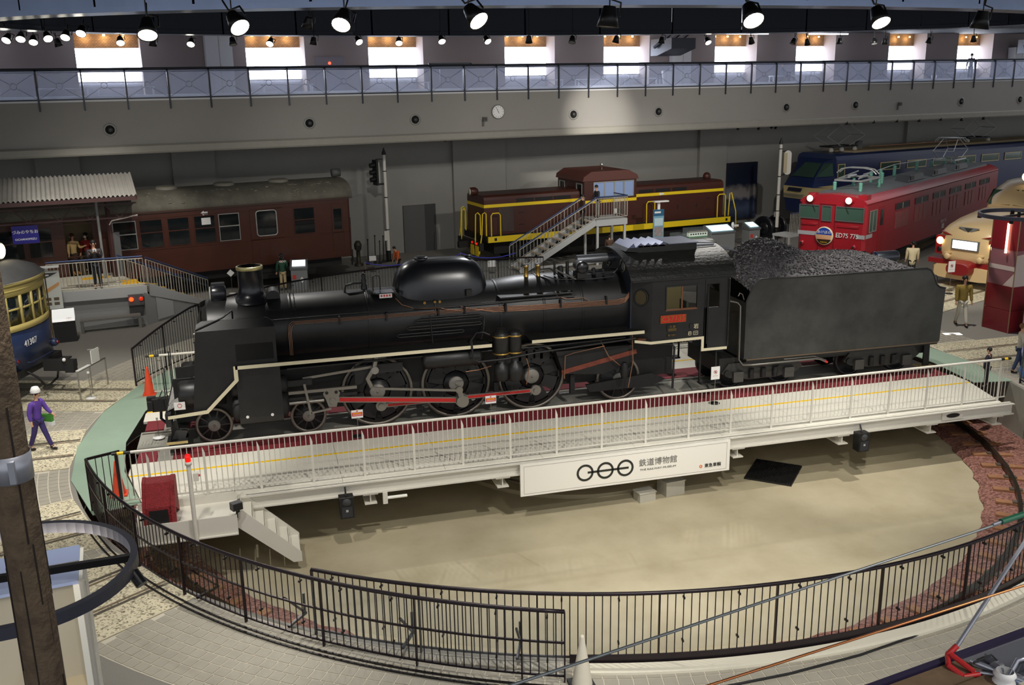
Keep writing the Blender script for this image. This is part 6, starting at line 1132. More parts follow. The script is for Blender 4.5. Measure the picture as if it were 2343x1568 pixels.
# canopy
CA=thing('platform_canopy','corrugated grey platform canopy on dark red truss and posts above the platform','canopy',(-11,15,0),wb=True)
M_corr=mat('corrugated_grey',(184,180,172),.55,.2,noise=(2,.1)); M_truss=mat('truss_maroon',(70,44,42),.5)
def cpt(t,v,z): # t along canopy (0 right end), v depth
    A=Vector((-7.75,14.6,0)); U_=Vector((-K(R(9)),-S(R(9)),0)); V_=Vector((-S(R(9)),K(R(9)),0))*1; return A+U_*t+V_*v+Vector((0,0,z))
for i in range(56):
    g=MB(); n=6; vs=[]
    for e,(v,z) in enumerate(((-.9,4.42),(1.6,5.02))):
        for k in range(n+1): t=.15*i+.15*k/n; vs.append(cpt(t,v,z+.035*S(2*PI*k/n)))
    g.add(vs,[(k,k+1,n+2+k,n+1+k) for k in range(n)],True); g.build('corrugated_sheet',M_corr,CA)
MB().beam(cpt(0,-.85,4.32),cpt(8.4,-.85,4.32),.06,.14).build('fascia_board',M_truss,CA); MB().beam(cpt(0.02,-.9,4.36),cpt(0.02,1.6,4.96),.05,.12).build('barge_board',M_truss,CA); MB().beam(cpt(0,1.5,4.9),cpt(8.4,1.5,4.9),.08,.12).build('purlin',M_truss,CA)
for t in (1.0,6.6):
    MB().beam(cpt(t,.2,pt),cpt(t,.2,4.6),.12,.12).build('post',M_truss,CA); MB().beam(cpt(t,-.85,4.3),cpt(t,1.5,4.9),.08,.1).build('rafter',M_truss,CA)
MB().tube([cpt(1.35,.1,pt),cpt(1.35,.1,4.5)],.05,8).build('downpipe',mat('downpipe_grey',(130,130,128),.5),CA); MB().beam(cpt(.85,.3,pt),cpt(.85,.3,3.0),.26,.2).build('post_casing',mat('casing_grey',(96,96,96),.6),CA)
for z in (3.55,4.0): MB().beam(cpt(-.0,.1,z if z<3.9 else 4.05),cpt(8.2,.1,z if z<3.9 else 4.05),.05,.05).build('truss_chord',M_truss,CA)
for k in range(16):
    a,b_=(3.55,4.05) if k%2 else (4.05,3.55); MB().beam(cpt(.1+.5*k,.1,a),cpt(.6+.5*k,.1,b_),.035,.035).build('truss_web',M_truss,CA)
MB().tube([cpt(.0,.1,3.6),cpt(.9,.1,3.45),cpt(1.0,.1,3.3)],.03,6).build('truss_brace',mat('brace_pale',(180,170,160),.5),CA)
ns_=thing('station_name_board','dark blue station name board with white lettering hanging under the canopy','sign',cpt(3.75,-.05,2.9),R(9)); MB().bx(-.42,.42,-.03,.0,-.02,.60).build('board',mat('board_blue',(38,34,120),.4),ns_); text('lettering','づみのやちお',.14,M_card,ns_,(0,-.035,.38),FY,.003); text('lettering','OCHANOMIZU',.10,M_card,ns_,(0,-.035,.13),FY,.003)
for x in (-.35,.35): MB().tube([(x,0,.6),(x,0,.72)],.012,5).build('hanger',M_truss,ns_)
# information board, console, bench, red lamps by the platform
ib=thing('information_board','tall white information board with pictures beside the cream and blue railcar','information board',(-10.55,11.65,0),R(6)); bd=MB().prism([(-.42,.95),(.42,.95),(.42,2.25),(-.42,2.25)],'y',-.03,.03).build('board',mat('board_white',(226,228,220),.4),ib)
MB().prism([(-.38,1.9),(-.38,2.18),(.38,2.18),(.1,2.05)],'y',-.036,-.03).build('dark_heading',mat('heading_dark',(70,72,74),.5),bd); MB().bx(-.34,.1,-.04,-.036,2.08,2.13).build('title_line',M_card,bd); MB().bx(-.34,-.05,-.04,-.036,2.0,2.04).build('title_line',M_cred,bd); MB().prism([(-.38,1.52),(.0,1.52),(.38,1.75),(.38,1.86),(-.05,1.62),(-.38,1.62)],'y',-.036,-.03).build('chart_band',mat('chart_orange',(226,170,110),.5),bd)
for i in range(3):
    for j in range(2): MB().bx(-.32+.24*i,-.16+.24*i,-.036,-.03,1.08+.16*j,1.18+.16*j).build('photo_print',mat('print_brown',(110,96,76),.5),bd)
MB().bx(-.3,-.24,-.02,.02,0,.95).bx(.24,.3,-.02,.02,0,.95).build('leg',M_bar,ib,kind='stuff'); MB().bx(-.45,.45,-.16,.0,2.36,2.42).build('lamp_hood',M_card,ib); MB().bx(-.1,.1,-.04,.0,2.25,2.36).build('lamp_arm',M_card,ib)
dk=thing('display_desk','dark desk with a glowing white sloping top near the information board','display desk',(-10.05,10.95,0),R(8)); MB().bx(-.33,.33,-.3,.25,0,.72).build('cabinet',mat('desk_dark',(58,58,60),.6),dk); ds=MB().prism([(-.36,.72),(.28,.72),(.28,1.02),(-.3,.80)],'x',-.34,.34).build('sloping_top',mat('desk_lit',(245,245,240),.4,em=((255,255,250),.5)),dk); text('lettering','1.2m!',.08,M_cred,ds,(.16,-.34,.82),(R(20),0,0),.002)
def bench(loc,rz,ln,lb,m):
    t=thing('floor_bench',lb,'bench',loc,rz); MB().bx(-ln/2,ln/2,-.2,.2,.40,.46).build('seat',m,t)
    for x in (-ln/2+.05,ln/2-.05): MB().bx(x-.05,x+.05,-.19,.19,0,.4).build('leg',m,t)
bench((-8.75,12.0,0),R(8),1.95,'long grey bench in front of the platform wall',mat('bench_grey',(128,126,120),.5)); tag(MB().bx(-9.2,-8.85,9.35,9.42,.001,.012).build('floor_marker',M_card),'short white floor marker on the grey carpet','floor marker')
rl=thing('double_red_lamp','grey fixture with two red lamps on the platform wall','lamp',(-7.9,12.38,.95),R(4)); MB().bx(-.25,.25,-.12,.02,-.2,.18).build('housing',mat('fixture_grey',(92,92,92),.5),rl); MB().prism([(-.25,-.2),(.25,-.2),(.18,-.42),(-.25,-.5)],'y',-.05,.02).build('skirt',mat('fixture_grey2',(70,70,68),.5),rl)
for x,k in ((-.15,4.0),(.17,.4)): MB().sph((x,-.14,.02),(.075,.05,.075),14,8).build('lens',mat('red_lens%d'%int(k*10),(230,40,20),.2,em=((255,60,20),k)),rl)
sg_=thing('queue_rail','slim steel guard rail with a white sign in front of the railcar coupler','guard rail',(-8.35,4.4,0),R(68)); M_st=mat('steel_thin2',(170,166,156),.3,.8)
for x in (-.65,-.05,.75): MB().tube([(x,0,0),(x,0,.8)],.018,6).build('post',M_st,sg_)
MB().beam((-.65,0,.8),(.75,0,.8),.05,.03).build('top_bar',M_st,sg_); MB().bx(.05,.45,-.03,-.01,.82,1.2).build('card',M_card,sg_); MB().beam((-.65,0,.83),(-.05,0,.83),.1,.02).build('white_cap',M_card,sg_)
card((-8.35,3.9,.02),.75,.06,.06,'thin rod stand with a white disc base in front of the guard rail',9,bm=M_card); card((-6.35,.1,.02),.5,.05,.05,'short rod stand with a white disc base before the locomotive coupler',9,bm=M_card)
# ================================================================== STAIR TO THE DIESEL LOCOMOTIVE
ST=thing('access_stair','grey steel stair and landing with bar railings against the diesel locomotive','stair',(10,18.3,0),wb=True)
A=Vector((7.35,16.9,0)); dA=Vector((K(DA),S(DA),0)); nA=Vector((-S(DA),K(DA),0)); L_,H_,n=3.75,2.05,11
for k in range(n):
    z=H_*(k+1)/(n+.0)-.05; p=A+dA*(L_*k/n); q=[p,p+dA*.3,p+dA*.3+nA*1.1,p+nA*1.1]; MB().prism([(v.x,v.y) for v in q],'z',z-.03,z).build('tread',M_pg2,ST); q=[p,p+dA*.05,p+dA*.05+nA*1.1,p+nA*1.1]; MB().prism([(v.x,v.y) for v in q],'z',z,z+.01).build('nosing',mat('nosing_orange',(206,150,70),.6),ST)
for s_ in (0,1.1):
    o_=nA*s_; MB().beam(A+o_+Vector((0,0,.0)),A+o_+dA*L_+Vector((0,0,H_-.1)),.05,.26).build('stringer',M_pg2,ST); barrail(A+o_+Vector((0,0,.12)),A+o_+dA*L_+Vector((0,0,H_)),ST,22,.98)
B=A+dA*L_; q=[B,B+dA*1.6,B+dA*1.6+nA*1.3,B+nA*1.3]; MB().prism([(v.x,v.y) for v in q],'z',H_-.04,H_).build('landing',M_pg,ST)
MB().beam(B+Vector((0,0,H_-.16)),B+dA*1.6+Vector((0,0,H_-.16)),.06,.26).build('landing_beam',M_pg2,ST); barrail(B+Vector((0,0,H_)),B+dA*1.6+Vector((0,0,H_)),ST,12,1.0); barrail(B+dA*1.6+Vector((0,0,H_)),B+dA*1.6+nA*1.2+Vector((0,0,H_)),ST,8,1.0)
for a_,b2 in ((.1,.05),(1.5,.05),(.1,1.2),(1.5,1.2)): MB().bx(-.05,.05,-.05,.05,0,H_-.05,Matrix.Translation(B+dA*a_+nA*b2)).build('leg',M_pg2,ST)
MB().beam(A+dA*1.0+nA*.1+Vector((0,0,.15)),B+dA*1.4+nA*.1+Vector((0,0,.15)),.06,.1).build('floor_beam',M_pg2,ST)
# exhibits beside it
bn=thing('banner_stand','tall light blue information banner in front of the diesel locomotive','banner',(14.45,18.35,0),R(4)); MB().bx(-.27,.27,-.02,.02,.2,2.25).build('banner',mat('banner_blue',(120,170,190),.5),bn); MB().bx(-.27,.27,-.025,-.02,1.95,2.25).build('banner_head',mat('banner_dark',(40,96,130),.5),bn); MB().bx(-.22,.1,-.03,-.025,2.08,2.16).build('banner_title',M_card,bn); MB().bx(-.22,.22,-.03,-.025,1.5,1.85).build('banner_text',mat('banner_text',(190,214,220),.5),bn); MB().prism([(-.22,1.0),(.22,1.0),(.22,1.45),(-.22,1.45)],'y',-.03,-.025).build('banner_photo',mat('banner_photo',(150,140,140),.5,noise=(8,.3)),bn); MB().bx(-.3,.3,-.15,.15,0,.2).build('foot',M_pg,bn); MB().bx(-.06,.06,-.03,.03,2.25,2.6).bx(-.3,.42,-.2,.03,2.6,2.66).build('lamp_arm',M_card,bn)
mc=thing('model_showcase','glass showcase holding a pale green and white model railcar','showcase',(16.2,18.35,0),R(6)); MB().bx(-1.15,.95,-.4,.4,0,.72).build('plinth',mat('plinth_grey',(150,150,146),.5),mc); MB().bx(-1.1,.9,-.36,.36,.72,.76).build('table_top',M_card,mc); MB().bx(-.35,.85,-.32,.32,.76,1.28).build('glass_case',M_glass,mc); MB().bx(-1.05,-.5,-.3,.3,.76,1.1).build('glass_case',M_glass,mc)
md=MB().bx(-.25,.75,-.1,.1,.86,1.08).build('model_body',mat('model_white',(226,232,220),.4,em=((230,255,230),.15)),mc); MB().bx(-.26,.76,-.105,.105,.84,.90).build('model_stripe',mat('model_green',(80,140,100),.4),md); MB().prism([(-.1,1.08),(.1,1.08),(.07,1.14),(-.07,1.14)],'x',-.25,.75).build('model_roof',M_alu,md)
for k in range(7): MB().bx(-.18+.13*k,-.10+.13*k,-.103,-.1,.97,1.04).build('model_window',M_win,md)
def console(loc,rz,w,d_,h,lb,glow,nm='touch_console',extra=True):
    t=thing(nm,lb,'console',loc,rz,'grey touch consoles'); MB().bx(-w/2,w/2,-d_/2,d_/2,0,h).build('cabinet',mat('console_grey',(128,130,130),.55),t); tp=MB().prism([(-d_/2-.04,h),(d_/2,h),(d_/2,h+.12+d_*.35),(-d_/2-.04,h+.08)],'x',-w/2-.03,w/2+.03).build('sloping_top',mat('console_dark',(98,100,102),.5),t)
    a0,a1=(-d_/2+.03,h+.13),(d_/2-.08,h+.10+d_*.33); g=MB(); g.add([(-w/2+.06,a0[0],a0[1]+.012),(w/2-.06,a0[0],a0[1]+.012),(w/2-.06,a1[0],a1[1]+.012),(-w/2+.06,a1[0],a1[1]+.012)],[(0,1,2,3)]); g.build('screen',glow,tp)
    if extra: MB().prism([(0.1+.1*K(PI/2*i),h*.5+.13*S(PI/2*i)) for i in range(4)],'y',-d_/2-.012,-d_/2).build('white_diamond',M_card,t); MB().bx(-w/2+.06,-w/2+.2,-d_/2-.012,-d_/2,h*.55,h*.75).build('red_label',M_cred,t)
    return t
M_scr=mat('screen_cyan',(210,240,245),.3,em=((190,235,245),1.6)); M_scw=mat('screen_white',(245,245,245),.3,em=((245,250,255),1.3))
console((18.3,19.75,0),R(6),1.35,.7,.75,'wide grey console with a glowing cyan table screen by the diesel locomotive',M_scr,extra=False); console((20.0,19.7,0),R(8),.62,.6,.85,'narrow grey console with a white diamond and red label beside the black wheel set',M_scr); console((-2.05,16.85,0),R(-5),.65,.6,.85,'narrow grey console with a white screen beside the person in a green jacket',M_scw)
hs=thing('handset_post','white handset post standing between the two consoles','post',(19.1,19.9,0)); MB().cyl((0,0,0),(0,0,.95),.03,n=8).build('stem',M_card,hs); MB().lathe([(.06,.9),(.08,1.1),(.05,1.2),(0,1.22)],n=12).build('head',M_card,hs); MB().bx(0,.3,-.03,.03,.98,1.08).build('handset',M_card,hs)
ws=thing('driving_wheel_exhibit','glossy black locomotive wheel set exhibit beside the diesel locomotive','wheel set',(21.9,21.2,0),R(20))
for x in (-.5,.5): MB().lathe([(.35,-.06),(.55,-.06),(.62,-.05),(.62,.07),(.35,.07)],(x,0,.62),'x',32).lathe([(0,-.04),(.4,-.04),(.4,.04),(0,.04)],(x,0,.62),'x',24).build('wheel',M_lbg,ws)
MB().cyl((-.75,0,.62),(.75,0,.62),.1,n=14).build('axle',M_lbg,ws); MB().bx(-.3,.3,-.4,.4,.4,.95).build('gear_case',M_lb,ws); MB().bx(-.1,.25,-.35,-.3,1.2,1.45).build('caption_card',M_card,ws)
# hand tools and rope posts by the wall at left centre
rp=thing('blue_rope_barrier','blue rope barrier on thin posts in front of the diesel locomotive','rope barrier',(4,18,0),wb=True); PTS=[(.7,17.4),(3.2,17.6),(5.0,18.2),(7.3,17.4)]
for x,y in PTS[:3]: MB().cyl((x,y,0),(x,y,.85),.02,n=8).build('post',M_st,rp)
for (x0,y0),(x1,y1) in zip(PTS,PTS[1:]): MB().tube([(x0+(x1-x0)*k/8,y0+(y1-y0)*k/8,.82-.22*(1-((k-4)/4)**2)) for k in range(9)],.022,6).build('rope',mat('rope_blue',(70,76,190),.6),rp)
for i,(x,y,h) in enumerate(((1.3,21.4,1.15),(1.65,21.5,1.3),(1.85,21.4,1.05),(2.05,21.6,1.25))):
    t=thing('point_lever',['leftmost','second','third','rightmost'][i]+' black iron lever rod standing by the back wall near the signal post','lever',(x,y,0),0,'lever rods'); MB().cyl((0,0,0),(.03,0,h),.022,n=8).build('rod',M_under,t); MB().sph((.03,0,h),.04,8,6).build('knob',M_under,t); MB().bx(-.08,.08,-.06,.06,0,.1).build('foot',M_under,t)
t=thing('token_machine','dark olive machine column standing left of the lever rods','machine',(.85,21.2,0)); MB().lathe([(.2,0),(.2,.1),(.1,.15),(.09,.7),(.16,.8),(.18,1.0),(.1,1.15),(0,1.18)],n=16).build('column',mat('machine_olive',(58,52,38),.5),t); MB().bx(-.12,.12,-.2,-.1,.75,.95).build('face',M_under,t)
card((1.3,19.6,0),.7,.3,.22,'small white caption card on a stem below the lever rods',9); card((-4.75,16.9,0),.98,.3,.3,'white diamond caption sign on a white stem beside the chimney',2,bm=M_card); card((6.2,17.4,0),.55,.35,.28,'small white caption card in front of the diesel locomotive steps',9)
# signals
def signal(loc,h,lb,right):
    t=thing('railway_signal',lb,'signal',loc); MB().cyl((0,0,.75 if right else .5),(0,0,h-.25),.085,.07,n=14).build('white_post',mat('signal_white',(224,220,208),.5),t); MB().lathe([(.095,h-.28),(.1,h-.2),(.03,h-.02),(.04,h),(0,h+.05)],n=14).build('finial',M_blk,t); MB().cyl((0,0,0),(0,0,.78 if right else .52),.10,n=14).build('black_foot',M_blk,t); MB().lathe([(.28,0),(.28,.03),(.1,.06)],n=16).build('base_plate',M_blk if not right else M_under,t)
    for z in ((1.6,2.4,3.3,h-.5) if right else (1.5,3.0,4.2)): MB().lathe([(.088,z-.02),(.092,z-.02),(.092,z+.02),(.088,z+.02)],n=14).build('post_band',M_blk,t)
    if right:
        hd=MB(); pts=[(.36+.17*S(R(a)),3.98+(.42 if K(R(a))>0 else -.42)+.17*K(R(a))) for a in range(0,360,20)]; hd.prism(pts,'y',-.02,.02,Matrix.Rotation(R(-30),4,'Z')); hd.build('backboard',MATS['signal_white'],t); g=MB(); g.box((.22,-.12,3.98),(.16,.2,.95),R(-30)); q=g.build('lamp_case',mat('signal_beige',(190,176,140),.5),t)
        for k in range(4): MB().beam((.28,-.05,3.65+.22*k),(.42,-.1,3.65+.22*k),.03,.03).build('bracket_rib',MATS['signal_white'],t)
        MB().tube([(.02,0,4.5),(.3,-.05,4.55)],.025,6).tube([(.02,0,3.35),(.25,-.05,3.4)],.03,6).build('bracket',M_blk,t,kind='stuff')
    else:
        bb=MB().box((-.42,0,4.15),(.10,.42,1.15),R(20)).build('lamp_case',M_blk,t); MB().box((-.34,.0,4.15),(.05,.36,.95),R(20)).build('door',mat('signal_door',(196,190,176),.5),bb)
        for k in range(3): MB().cyl((-.46,-.02,4.5-.32*k),(-.68,-.1,4.47-.32*k),.11,n=14).build('hood',M_blk,bb)
        MB().tube([(0,0,3.62),(-.35,0,3.62),(-.45,0,3.75)],.045,8).build('bracket',M_blk,t); MB().tube([(0,0,4.75),(-.4,0,4.75)],.02,6).build('stay',M_blk,t); MB().bx(-.18,-.06,-.12,.08,1.0,1.45).build('relay_box',MATS['signal_white'],t); MB().tube([(-.12,0,0),(-.12,0,1.0)],.02,6).build('conduit',M_under,t)
signal((2.35,21.9,0),5.22,'white colour-light signal post with black lamp case by the back wall',0); signal((21.7,20.2,0),5.15,'white signal post with oblong white lamp board beside the red locomotive',1)
# small stair behind the red locomotive
t=thing('viewing_step','small grey railed viewing step between signal post and red locomotive','viewing step',(20.5,17.2,0),R(20)); MB().bx(-.45,.45,-.5,.5,.85,.95).build('landing',M_pg2,t)
for x in (-.4,.4): MB().bx(x-.04,x+.04,-.48,-.42,0,.85).build('leg',M_pg2,t); MB().bx(x-.04,x+.04,.42,.48,0,.85).build('leg',M_pg2,t)
for k in range(9): MB().tube([(-.42+.105*k,-.48,.95),(-.42+.105*k,-.48,1.95)],.015,5).build('baluster',M_bar,t)
MB().tube([(-.45,-.48,1.97),(.45,-.48,1.97)],.025,6).build('handrail',M_blue,t)
# ================================================================== RED PILLAR with lamp hoop at right
RPi=thing('red_display_pillar','tall dark red display pillar with glowing vertical lamp at right','display pillar',(19.70,2.27,0),R(7)); M_rp=mat('pillar_red',(128,30,40),.25,spec=.6); M_rp2=mat('pillar_mauve',(150,100,108),.3); M_rp3=mat('pillar_pale',(214,196,190),.35)
for z0,z1 in ((0,.72),(.73,1.5)): MB().bx(-.48,.48,-.5,.5,z0,z1).build('red_panel',M_rp,RPi)
MB().bx(-.47,.47,-.49,.49,1.5,2.65).build('mauve_panel',M_rp2,RPi); MB().bx(-.48,.48,-.5,.5,2.65,3.6).build('red_panel',M_rp,RPi); MB().bx(-.476,-.47,-.48,.48,2.0,2.14).build('pale_stripe',M_rp3,RPi); MB().prism([(-.49,1.5),(-.1,1.5),(-.49,1.95)],'x',-.476,-.47).build('pale_wedge',M_rp3,RPi); MB().prism([(-.46,1.5),(.47,1.5),(.47,2.6),(-.46,2.5)],'y',-.496,-.49).build('pale_panel',M_rp3,RPi)
for x,y in ((-.485,-.505),(-.485,.505),(.485,-.505)): MB().bx(x-.012,x+.012,y-.012,y+.012,0,3.6).build('corner_trim',mat('trim_bronze',(170,140,110),.4,.5),RPi)
M_neon=mat('neon_warm',(255,220,190),.3,em=((255,206,170),5)); MB().tube([(-.53,-.12,2.55),(-.53,-.12,3.5)],.035,8).build('lamp_tube',M_neon,RPi); MB().tube([(.1,-.56,2.55),(.1,-.56,3.5)],.035,8).build('lamp_tube',M_neon,RPi)
def hoop_lamp(loc,rad,lb,bar_ang,nm='lamp_hoop',drop=None):
    t=thing(nm,lb,'lamp hoop',loc); MB().lathe([(rad-.035,-.06),(rad+.035,-.06),(rad+.035,.06),(rad-.035,.06),(rad-.035,-.06)],n=64,sm=False).build('hoop',mat('hoop_metal',(70,72,84),.4,.5),t); a=bar_ang; MB().beam((-rad*K(a),-rad*S(a),0),(rad*K(a),rad*S(a),0),.06,.07).build('cross_bar',M_can,t); return t
h2_=hoop_lamp((19.70,2.27,3.72),1.15,'dark round lamp hoop around the top of the red pillar',.3)
for k in range(4): a=1.0+k*1.4; MB().lathe([(.05,.0),(.07,-.15),(.06,-.15),(0,-.13)],(1.12*K(a),1.12*S(a),.0),n=10).build('lamp',M_can,h2_)
MB().cyl((0,0,-.2),(0,0,.1),.05,n=8).build('hub',M_can,h2_)
# bin, extinguisher and leaflet rack by the pillar
t=thing('fire_extinguisher_box','grey cabinet with a red symbol beside the red pillar','cabinet',(19.75,1.35,0),R(7)); MB().bx(-.16,.16,-.12,.12,0,.95).build('cabinet',mat('ext_grey',(176,178,178),.5),t); MB().bx(-.08,.08,-.125,-.12,.62,.78).build('red_symbol',M_cred,t); MB().bx(-.17,.17,-.13,.13,.95,.97).build('top',M_cred,t)
t=thing('round_waste_bin','grey waste bin with a leaflet rack on top at the right edge','bin',(20.5,1.1,0)); MB().lathe([(.36,0),(.4,.85),(.42,.9),(.40,.95),(.2,1.0),(0,1.0)],n=24).build('body',mat('bin_grey',(170,168,160),.5),t); MB().bx(-.35,.0,-.1,.1,1.0,1.35).build('leaflet_rack',mat('rack_dark',(74,72,66),.5),t)
tag(MB().bx(-.28,.28,-.13,.13,.002,.012,Matrix.Translation((17.6,2.2,0))@Matrix.Rotation(R(-15),4,'Z')).build('floor_lamp_panel',mat('floor_lit',(250,250,245),.3,em=((255,255,245),.8))),'small lit white floor panel on the grey carpet near the walking visitor','floor panel')
t=thing('stroller','blue and lilac stroller at the right end of the bridge','stroller',(16.35,-2.4,0)); MB().lathe([(.05,.0),(.26,.06),(.28,.2),(.2,.5),(.22,.55)],n=18).build('blue_body',mat('bag_blue',(40,110,206),.4),t); MB().sph((-.02,.0,.75),(.28,.24,.32),14,8).build('lilac_hood',mat('hood_lilac',(170,170,214),.5),t)
# ================================================================== PEOPLE
def skin(name,V,E,Rr,m,par,sub=1,root=0):
    me=bpy.data.meshes.new(name); me.from_pydata(V,E,[]); o=bpy.data.objects.new(name,me); COL.objects.link(o)
    md=o.modifiers.new('s','SKIN'); 
    sv=me.skin_vertices[0].data if me.skin_vertices else None
    if sv is None:
        bm=bmesh.new(); bm.from_mesh(me); bm.verts.layers.skin.verify(); bm.to_mesh(me); bm.free(); sv=me.skin_vertices[0].data
    for i,q in enumerate(Rr):
        sv[i].radius=(q if isinstance(q,tuple) else (q,q)); sv[i].use_root=(i==root)
    md.use_smooth_shade=True; md.branch_smoothing=.4
    s_=o.modifiers.new('u','SUBSURF'); s_.levels=sub; s_.render_levels=sub
    COL.objects.unlink(o); nm=baked(o); bpy.data.objects.remove(o); bpy.data.meshes.remove(me)
    nm.name=name; nm.materials.clear(); nm.materials.append(m)
    for p in nm.polygons: p.use_smooth=True
    return inst(name,nm,par)
M_skin=mat('skin',(212,164,132),.55); M_hair=mat('hair_black',(24,20,18),.6)
def person(label,loc,rz,H,top,bot,shoe,hair=M_hair,armL=((.13,-.02,.63),(.14,-.06,.49)),armR=((-.13,-.02,.63),(-.14,-.06,.49)),step=0.,lean=0.,sit=False,extra=None,skirt=False,long_coat=False,mask=None,longhair=False,wide=1.0,bend=0.):
    """local: faces -y. arms: elbow, wrist in units of height; step: stride half length in heights"""
    t=thing('person',label,'person',loc,rz,'people'); h=H; Z=lambda *p: tuple(c*h for c in p)
    hipz=.50 if not sit else .27; ch=(0,-lean*.5-bend*.10,hipz+.24-bend*.05); nk=(0,-lean*.8-bend*.2,hipz+.325-bend*.09); hd=(0,-lean-.012-bend*.28,hipz+.405-bend*.12)
    if not sit: legs=[((.05,-step*.45,.27),(.055,-step,.045)),((-.05,step*.35,.27),(-.055,step,.055))]
    else: legs=[((.06,-.24,.27),(.06,-.25,.045)),((-.06,-.24,.27),(-.06,-.25,.045))]
    off=hipz-.50; mv=lambda p:(p[0],p[1]-lean*.5-bend*.12,p[2]+off-bend*.06)
    aL=[mv(p) for p in armL]; aR=[mv(p) for p in armR]
    V=[(0,0,hipz),(0,-lean*.2-bend*.03,hipz+.11),ch,nk,hd,(0,hd[1],hd[2]+.055)]; E=[(0,1),(1,2),(2,3),(3,4),(4,5)]; Rr=[(.062,.05),(.056,.045),(.068,.048),.026,(.042,.05),(.036,.042)]
    def ad(p,par_,q): V.append(p); E.append((par_,len(V)-1)); Rr.append(q); return len(V)-1
    ad((0,hd[1]-.055,hd[2]-.005),4,.008)   # nose
    for sx,a in ((1,aL),(-1,aR)):
        s_=ad((sx*.095,ch[1],ch[2]+.045),2,.034); e=ad(a[0],s_,.025); w=ad(a[1],e,.017); D=(Vector(a[1])-Vector(a[0])).normalized(); pm=Vector(a[1])+D*.03; p=ad(tuple(pm),w,.016)
        side=D.cross(Vector((0,1,.2))).normalized()
        for k in range(4): q=pm+D*.026+side*(k-1.5)*.009; i=ad(tuple(q),p,.0052); ad(tuple(q+D*(.02-.003*abs(k-1.2))+Vector((0,-.004,0))),i,.0045)
        q=pm+side*.02*sx; i=ad(tuple(q),p,.0055); ad(tuple(q+D*.018+side*.006*sx),i,.0045)
    for sx,l in ((1,legs[0]),(-1,legs[1])):
        hp=ad((sx*.045,0,hipz-.03),0,.045); k=ad(l[0],hp,.034); a=ad(l[1],k,.022); ad((l[1][0],l[1][1]-.07,.022),a,.018)
    skin('body',[Z(*p) for p in V],E,[tuple(c*h for c in q) if isinstance(q,tuple) else q*h for q in Rr],M_skin,t,1)
    # jacket
    V=[(0,0,hipz-(.02 if not long_coat else .16)),(0,0,hipz+.02),(0,-lean*.2-bend*.03,hipz+.11),ch,(0,nk[1]*.9+ch[1]*.1,nk[2]-.03)]; E=[(0,1),(1,2),(2,3),(3,4)]; Rr=[(.082*wide,.066*wide),(.078*wide,.064*wide),(.076*wide,.062*wide),(.088*wide,.064*wide),.045]
    for sx,a in ((1,aL),(-1,aR)): s_=ad((sx*.10*wide,ch[1],ch[2]+.045),3,.046); e=ad(a[0],s_,.037); ad(a[1],e,.028)
    skin('jacket',[Z(*p) for p in V],E,[tuple(c*h for c in q) if isinstance(q,tuple) else q*h for q in Rr],top,t,1)
    V=[(0,0,hipz+.01)]; E=[]; Rr=[(.070,.056)]
    for sx,l in ((1,legs[0]),(-1,legs[1])): hp=ad((sx*.046,0,hipz-.03),0,.052); k=ad(l[0],hp,.042); ad((l[1][0],l[1][1],l[1][2]+.01),k,.033)
    skin('trousers',[Z(*p) for p in V],E,[tuple(c*h for c in q) if isinstance(q,tuple) else q*h for q in Rr],bot,t,1)
    if skirt: MB().lathe([(.06*h,(hipz+.02)*h),(.085*h,(hipz-.14)*h),(.08*h,(hipz-.15)*h)],n=16).build('skirt',skirt,t)
    for l in legs: g=MB(); g.sph((l[1][0]*h,(l[1][1]-.035)*h,.024*h),(.024*h,.062*h,.024*h),10,6); g.cyl((l[1][0]*h,l[1][1]*h,.02*h),(l[1][0]*h,l[1][1]*h,(.06 if shoe[1]<.2 else .26)*h),.026*h,.03*h,n=10); g.build('boot' if shoe[1]>.2 else 'shoe',shoe[0],t)
    hp=Vector(hd)*h; g=MB(); g.sph((hp.x,hp.y+.014*h,hp.z+.026*h),(.055*h,.058*h,.056*h),14,10)
    if longhair: g.sph((hp.x,hp.y+.03*h,hp.z-.03*h),(.055*h,.04*h,.08*h),12,8)
    g.build('hair',hair,t)
    for sx in (-1,1): MB().sph((sx*.018*h,hp.y-.046*h,hp.z+.004*h),.0065*h,8,6).build('eye',M_blk,t); MB().sph((sx*.048*h,hp.y+.002*h,hp.z-.004*h),(.008*h,.013*h,.02*h),8,6).build('ear',M_skin,t)
    MB().sph((0,hp.y-.047*h,hp.z-.03*h),(.014*h,.006*h,.005*h),8,4).build('mouth',mat('lips',(160,84,76),.5),t)
    if mask: MB().sph((0,hp.y-.04*h,hp.z-.02*h),(.034*h,.022*h,.028*h),10,8).build('face_mask',mask,t)
    return t
c=lambda n,rgb,ro=.75: mat(n,rgb,ro)
DK=c('cloth_dark',(34,32,34)); JN=c('jeans_dark',(38,42,52)); BK=(M_blk,.05)
UP=lambda s:((s*.12,-.04,.63),(s*.03,-.13,.75))
p=person('person in black padded jacket photographing with a white camera on the platform',(-9.1,12.62,1.38),R(12),1.72,c('puffer_black',(44,40,42),.55),JN,BK,armL=UP(1),armR=UP(-1),wide=1.2)
cm=MB().bx(-.06,.06,-.33,-.28,1.33,1.41).build('camera',M_card,p); MB().lathe([(.02,-.35),(.025,-.33)],(0,0,1.37),'y',10).build('camera_lens',M_blk,cm)
YB=(c('boots_tan',(206,138,42),.5),.26)
def carp(x,y): q=Matrix.Translation((.1,18.2,0))@Matrix.Rotation(R(14.5),4,'Z')@Vector((x,y,1.31)); return q
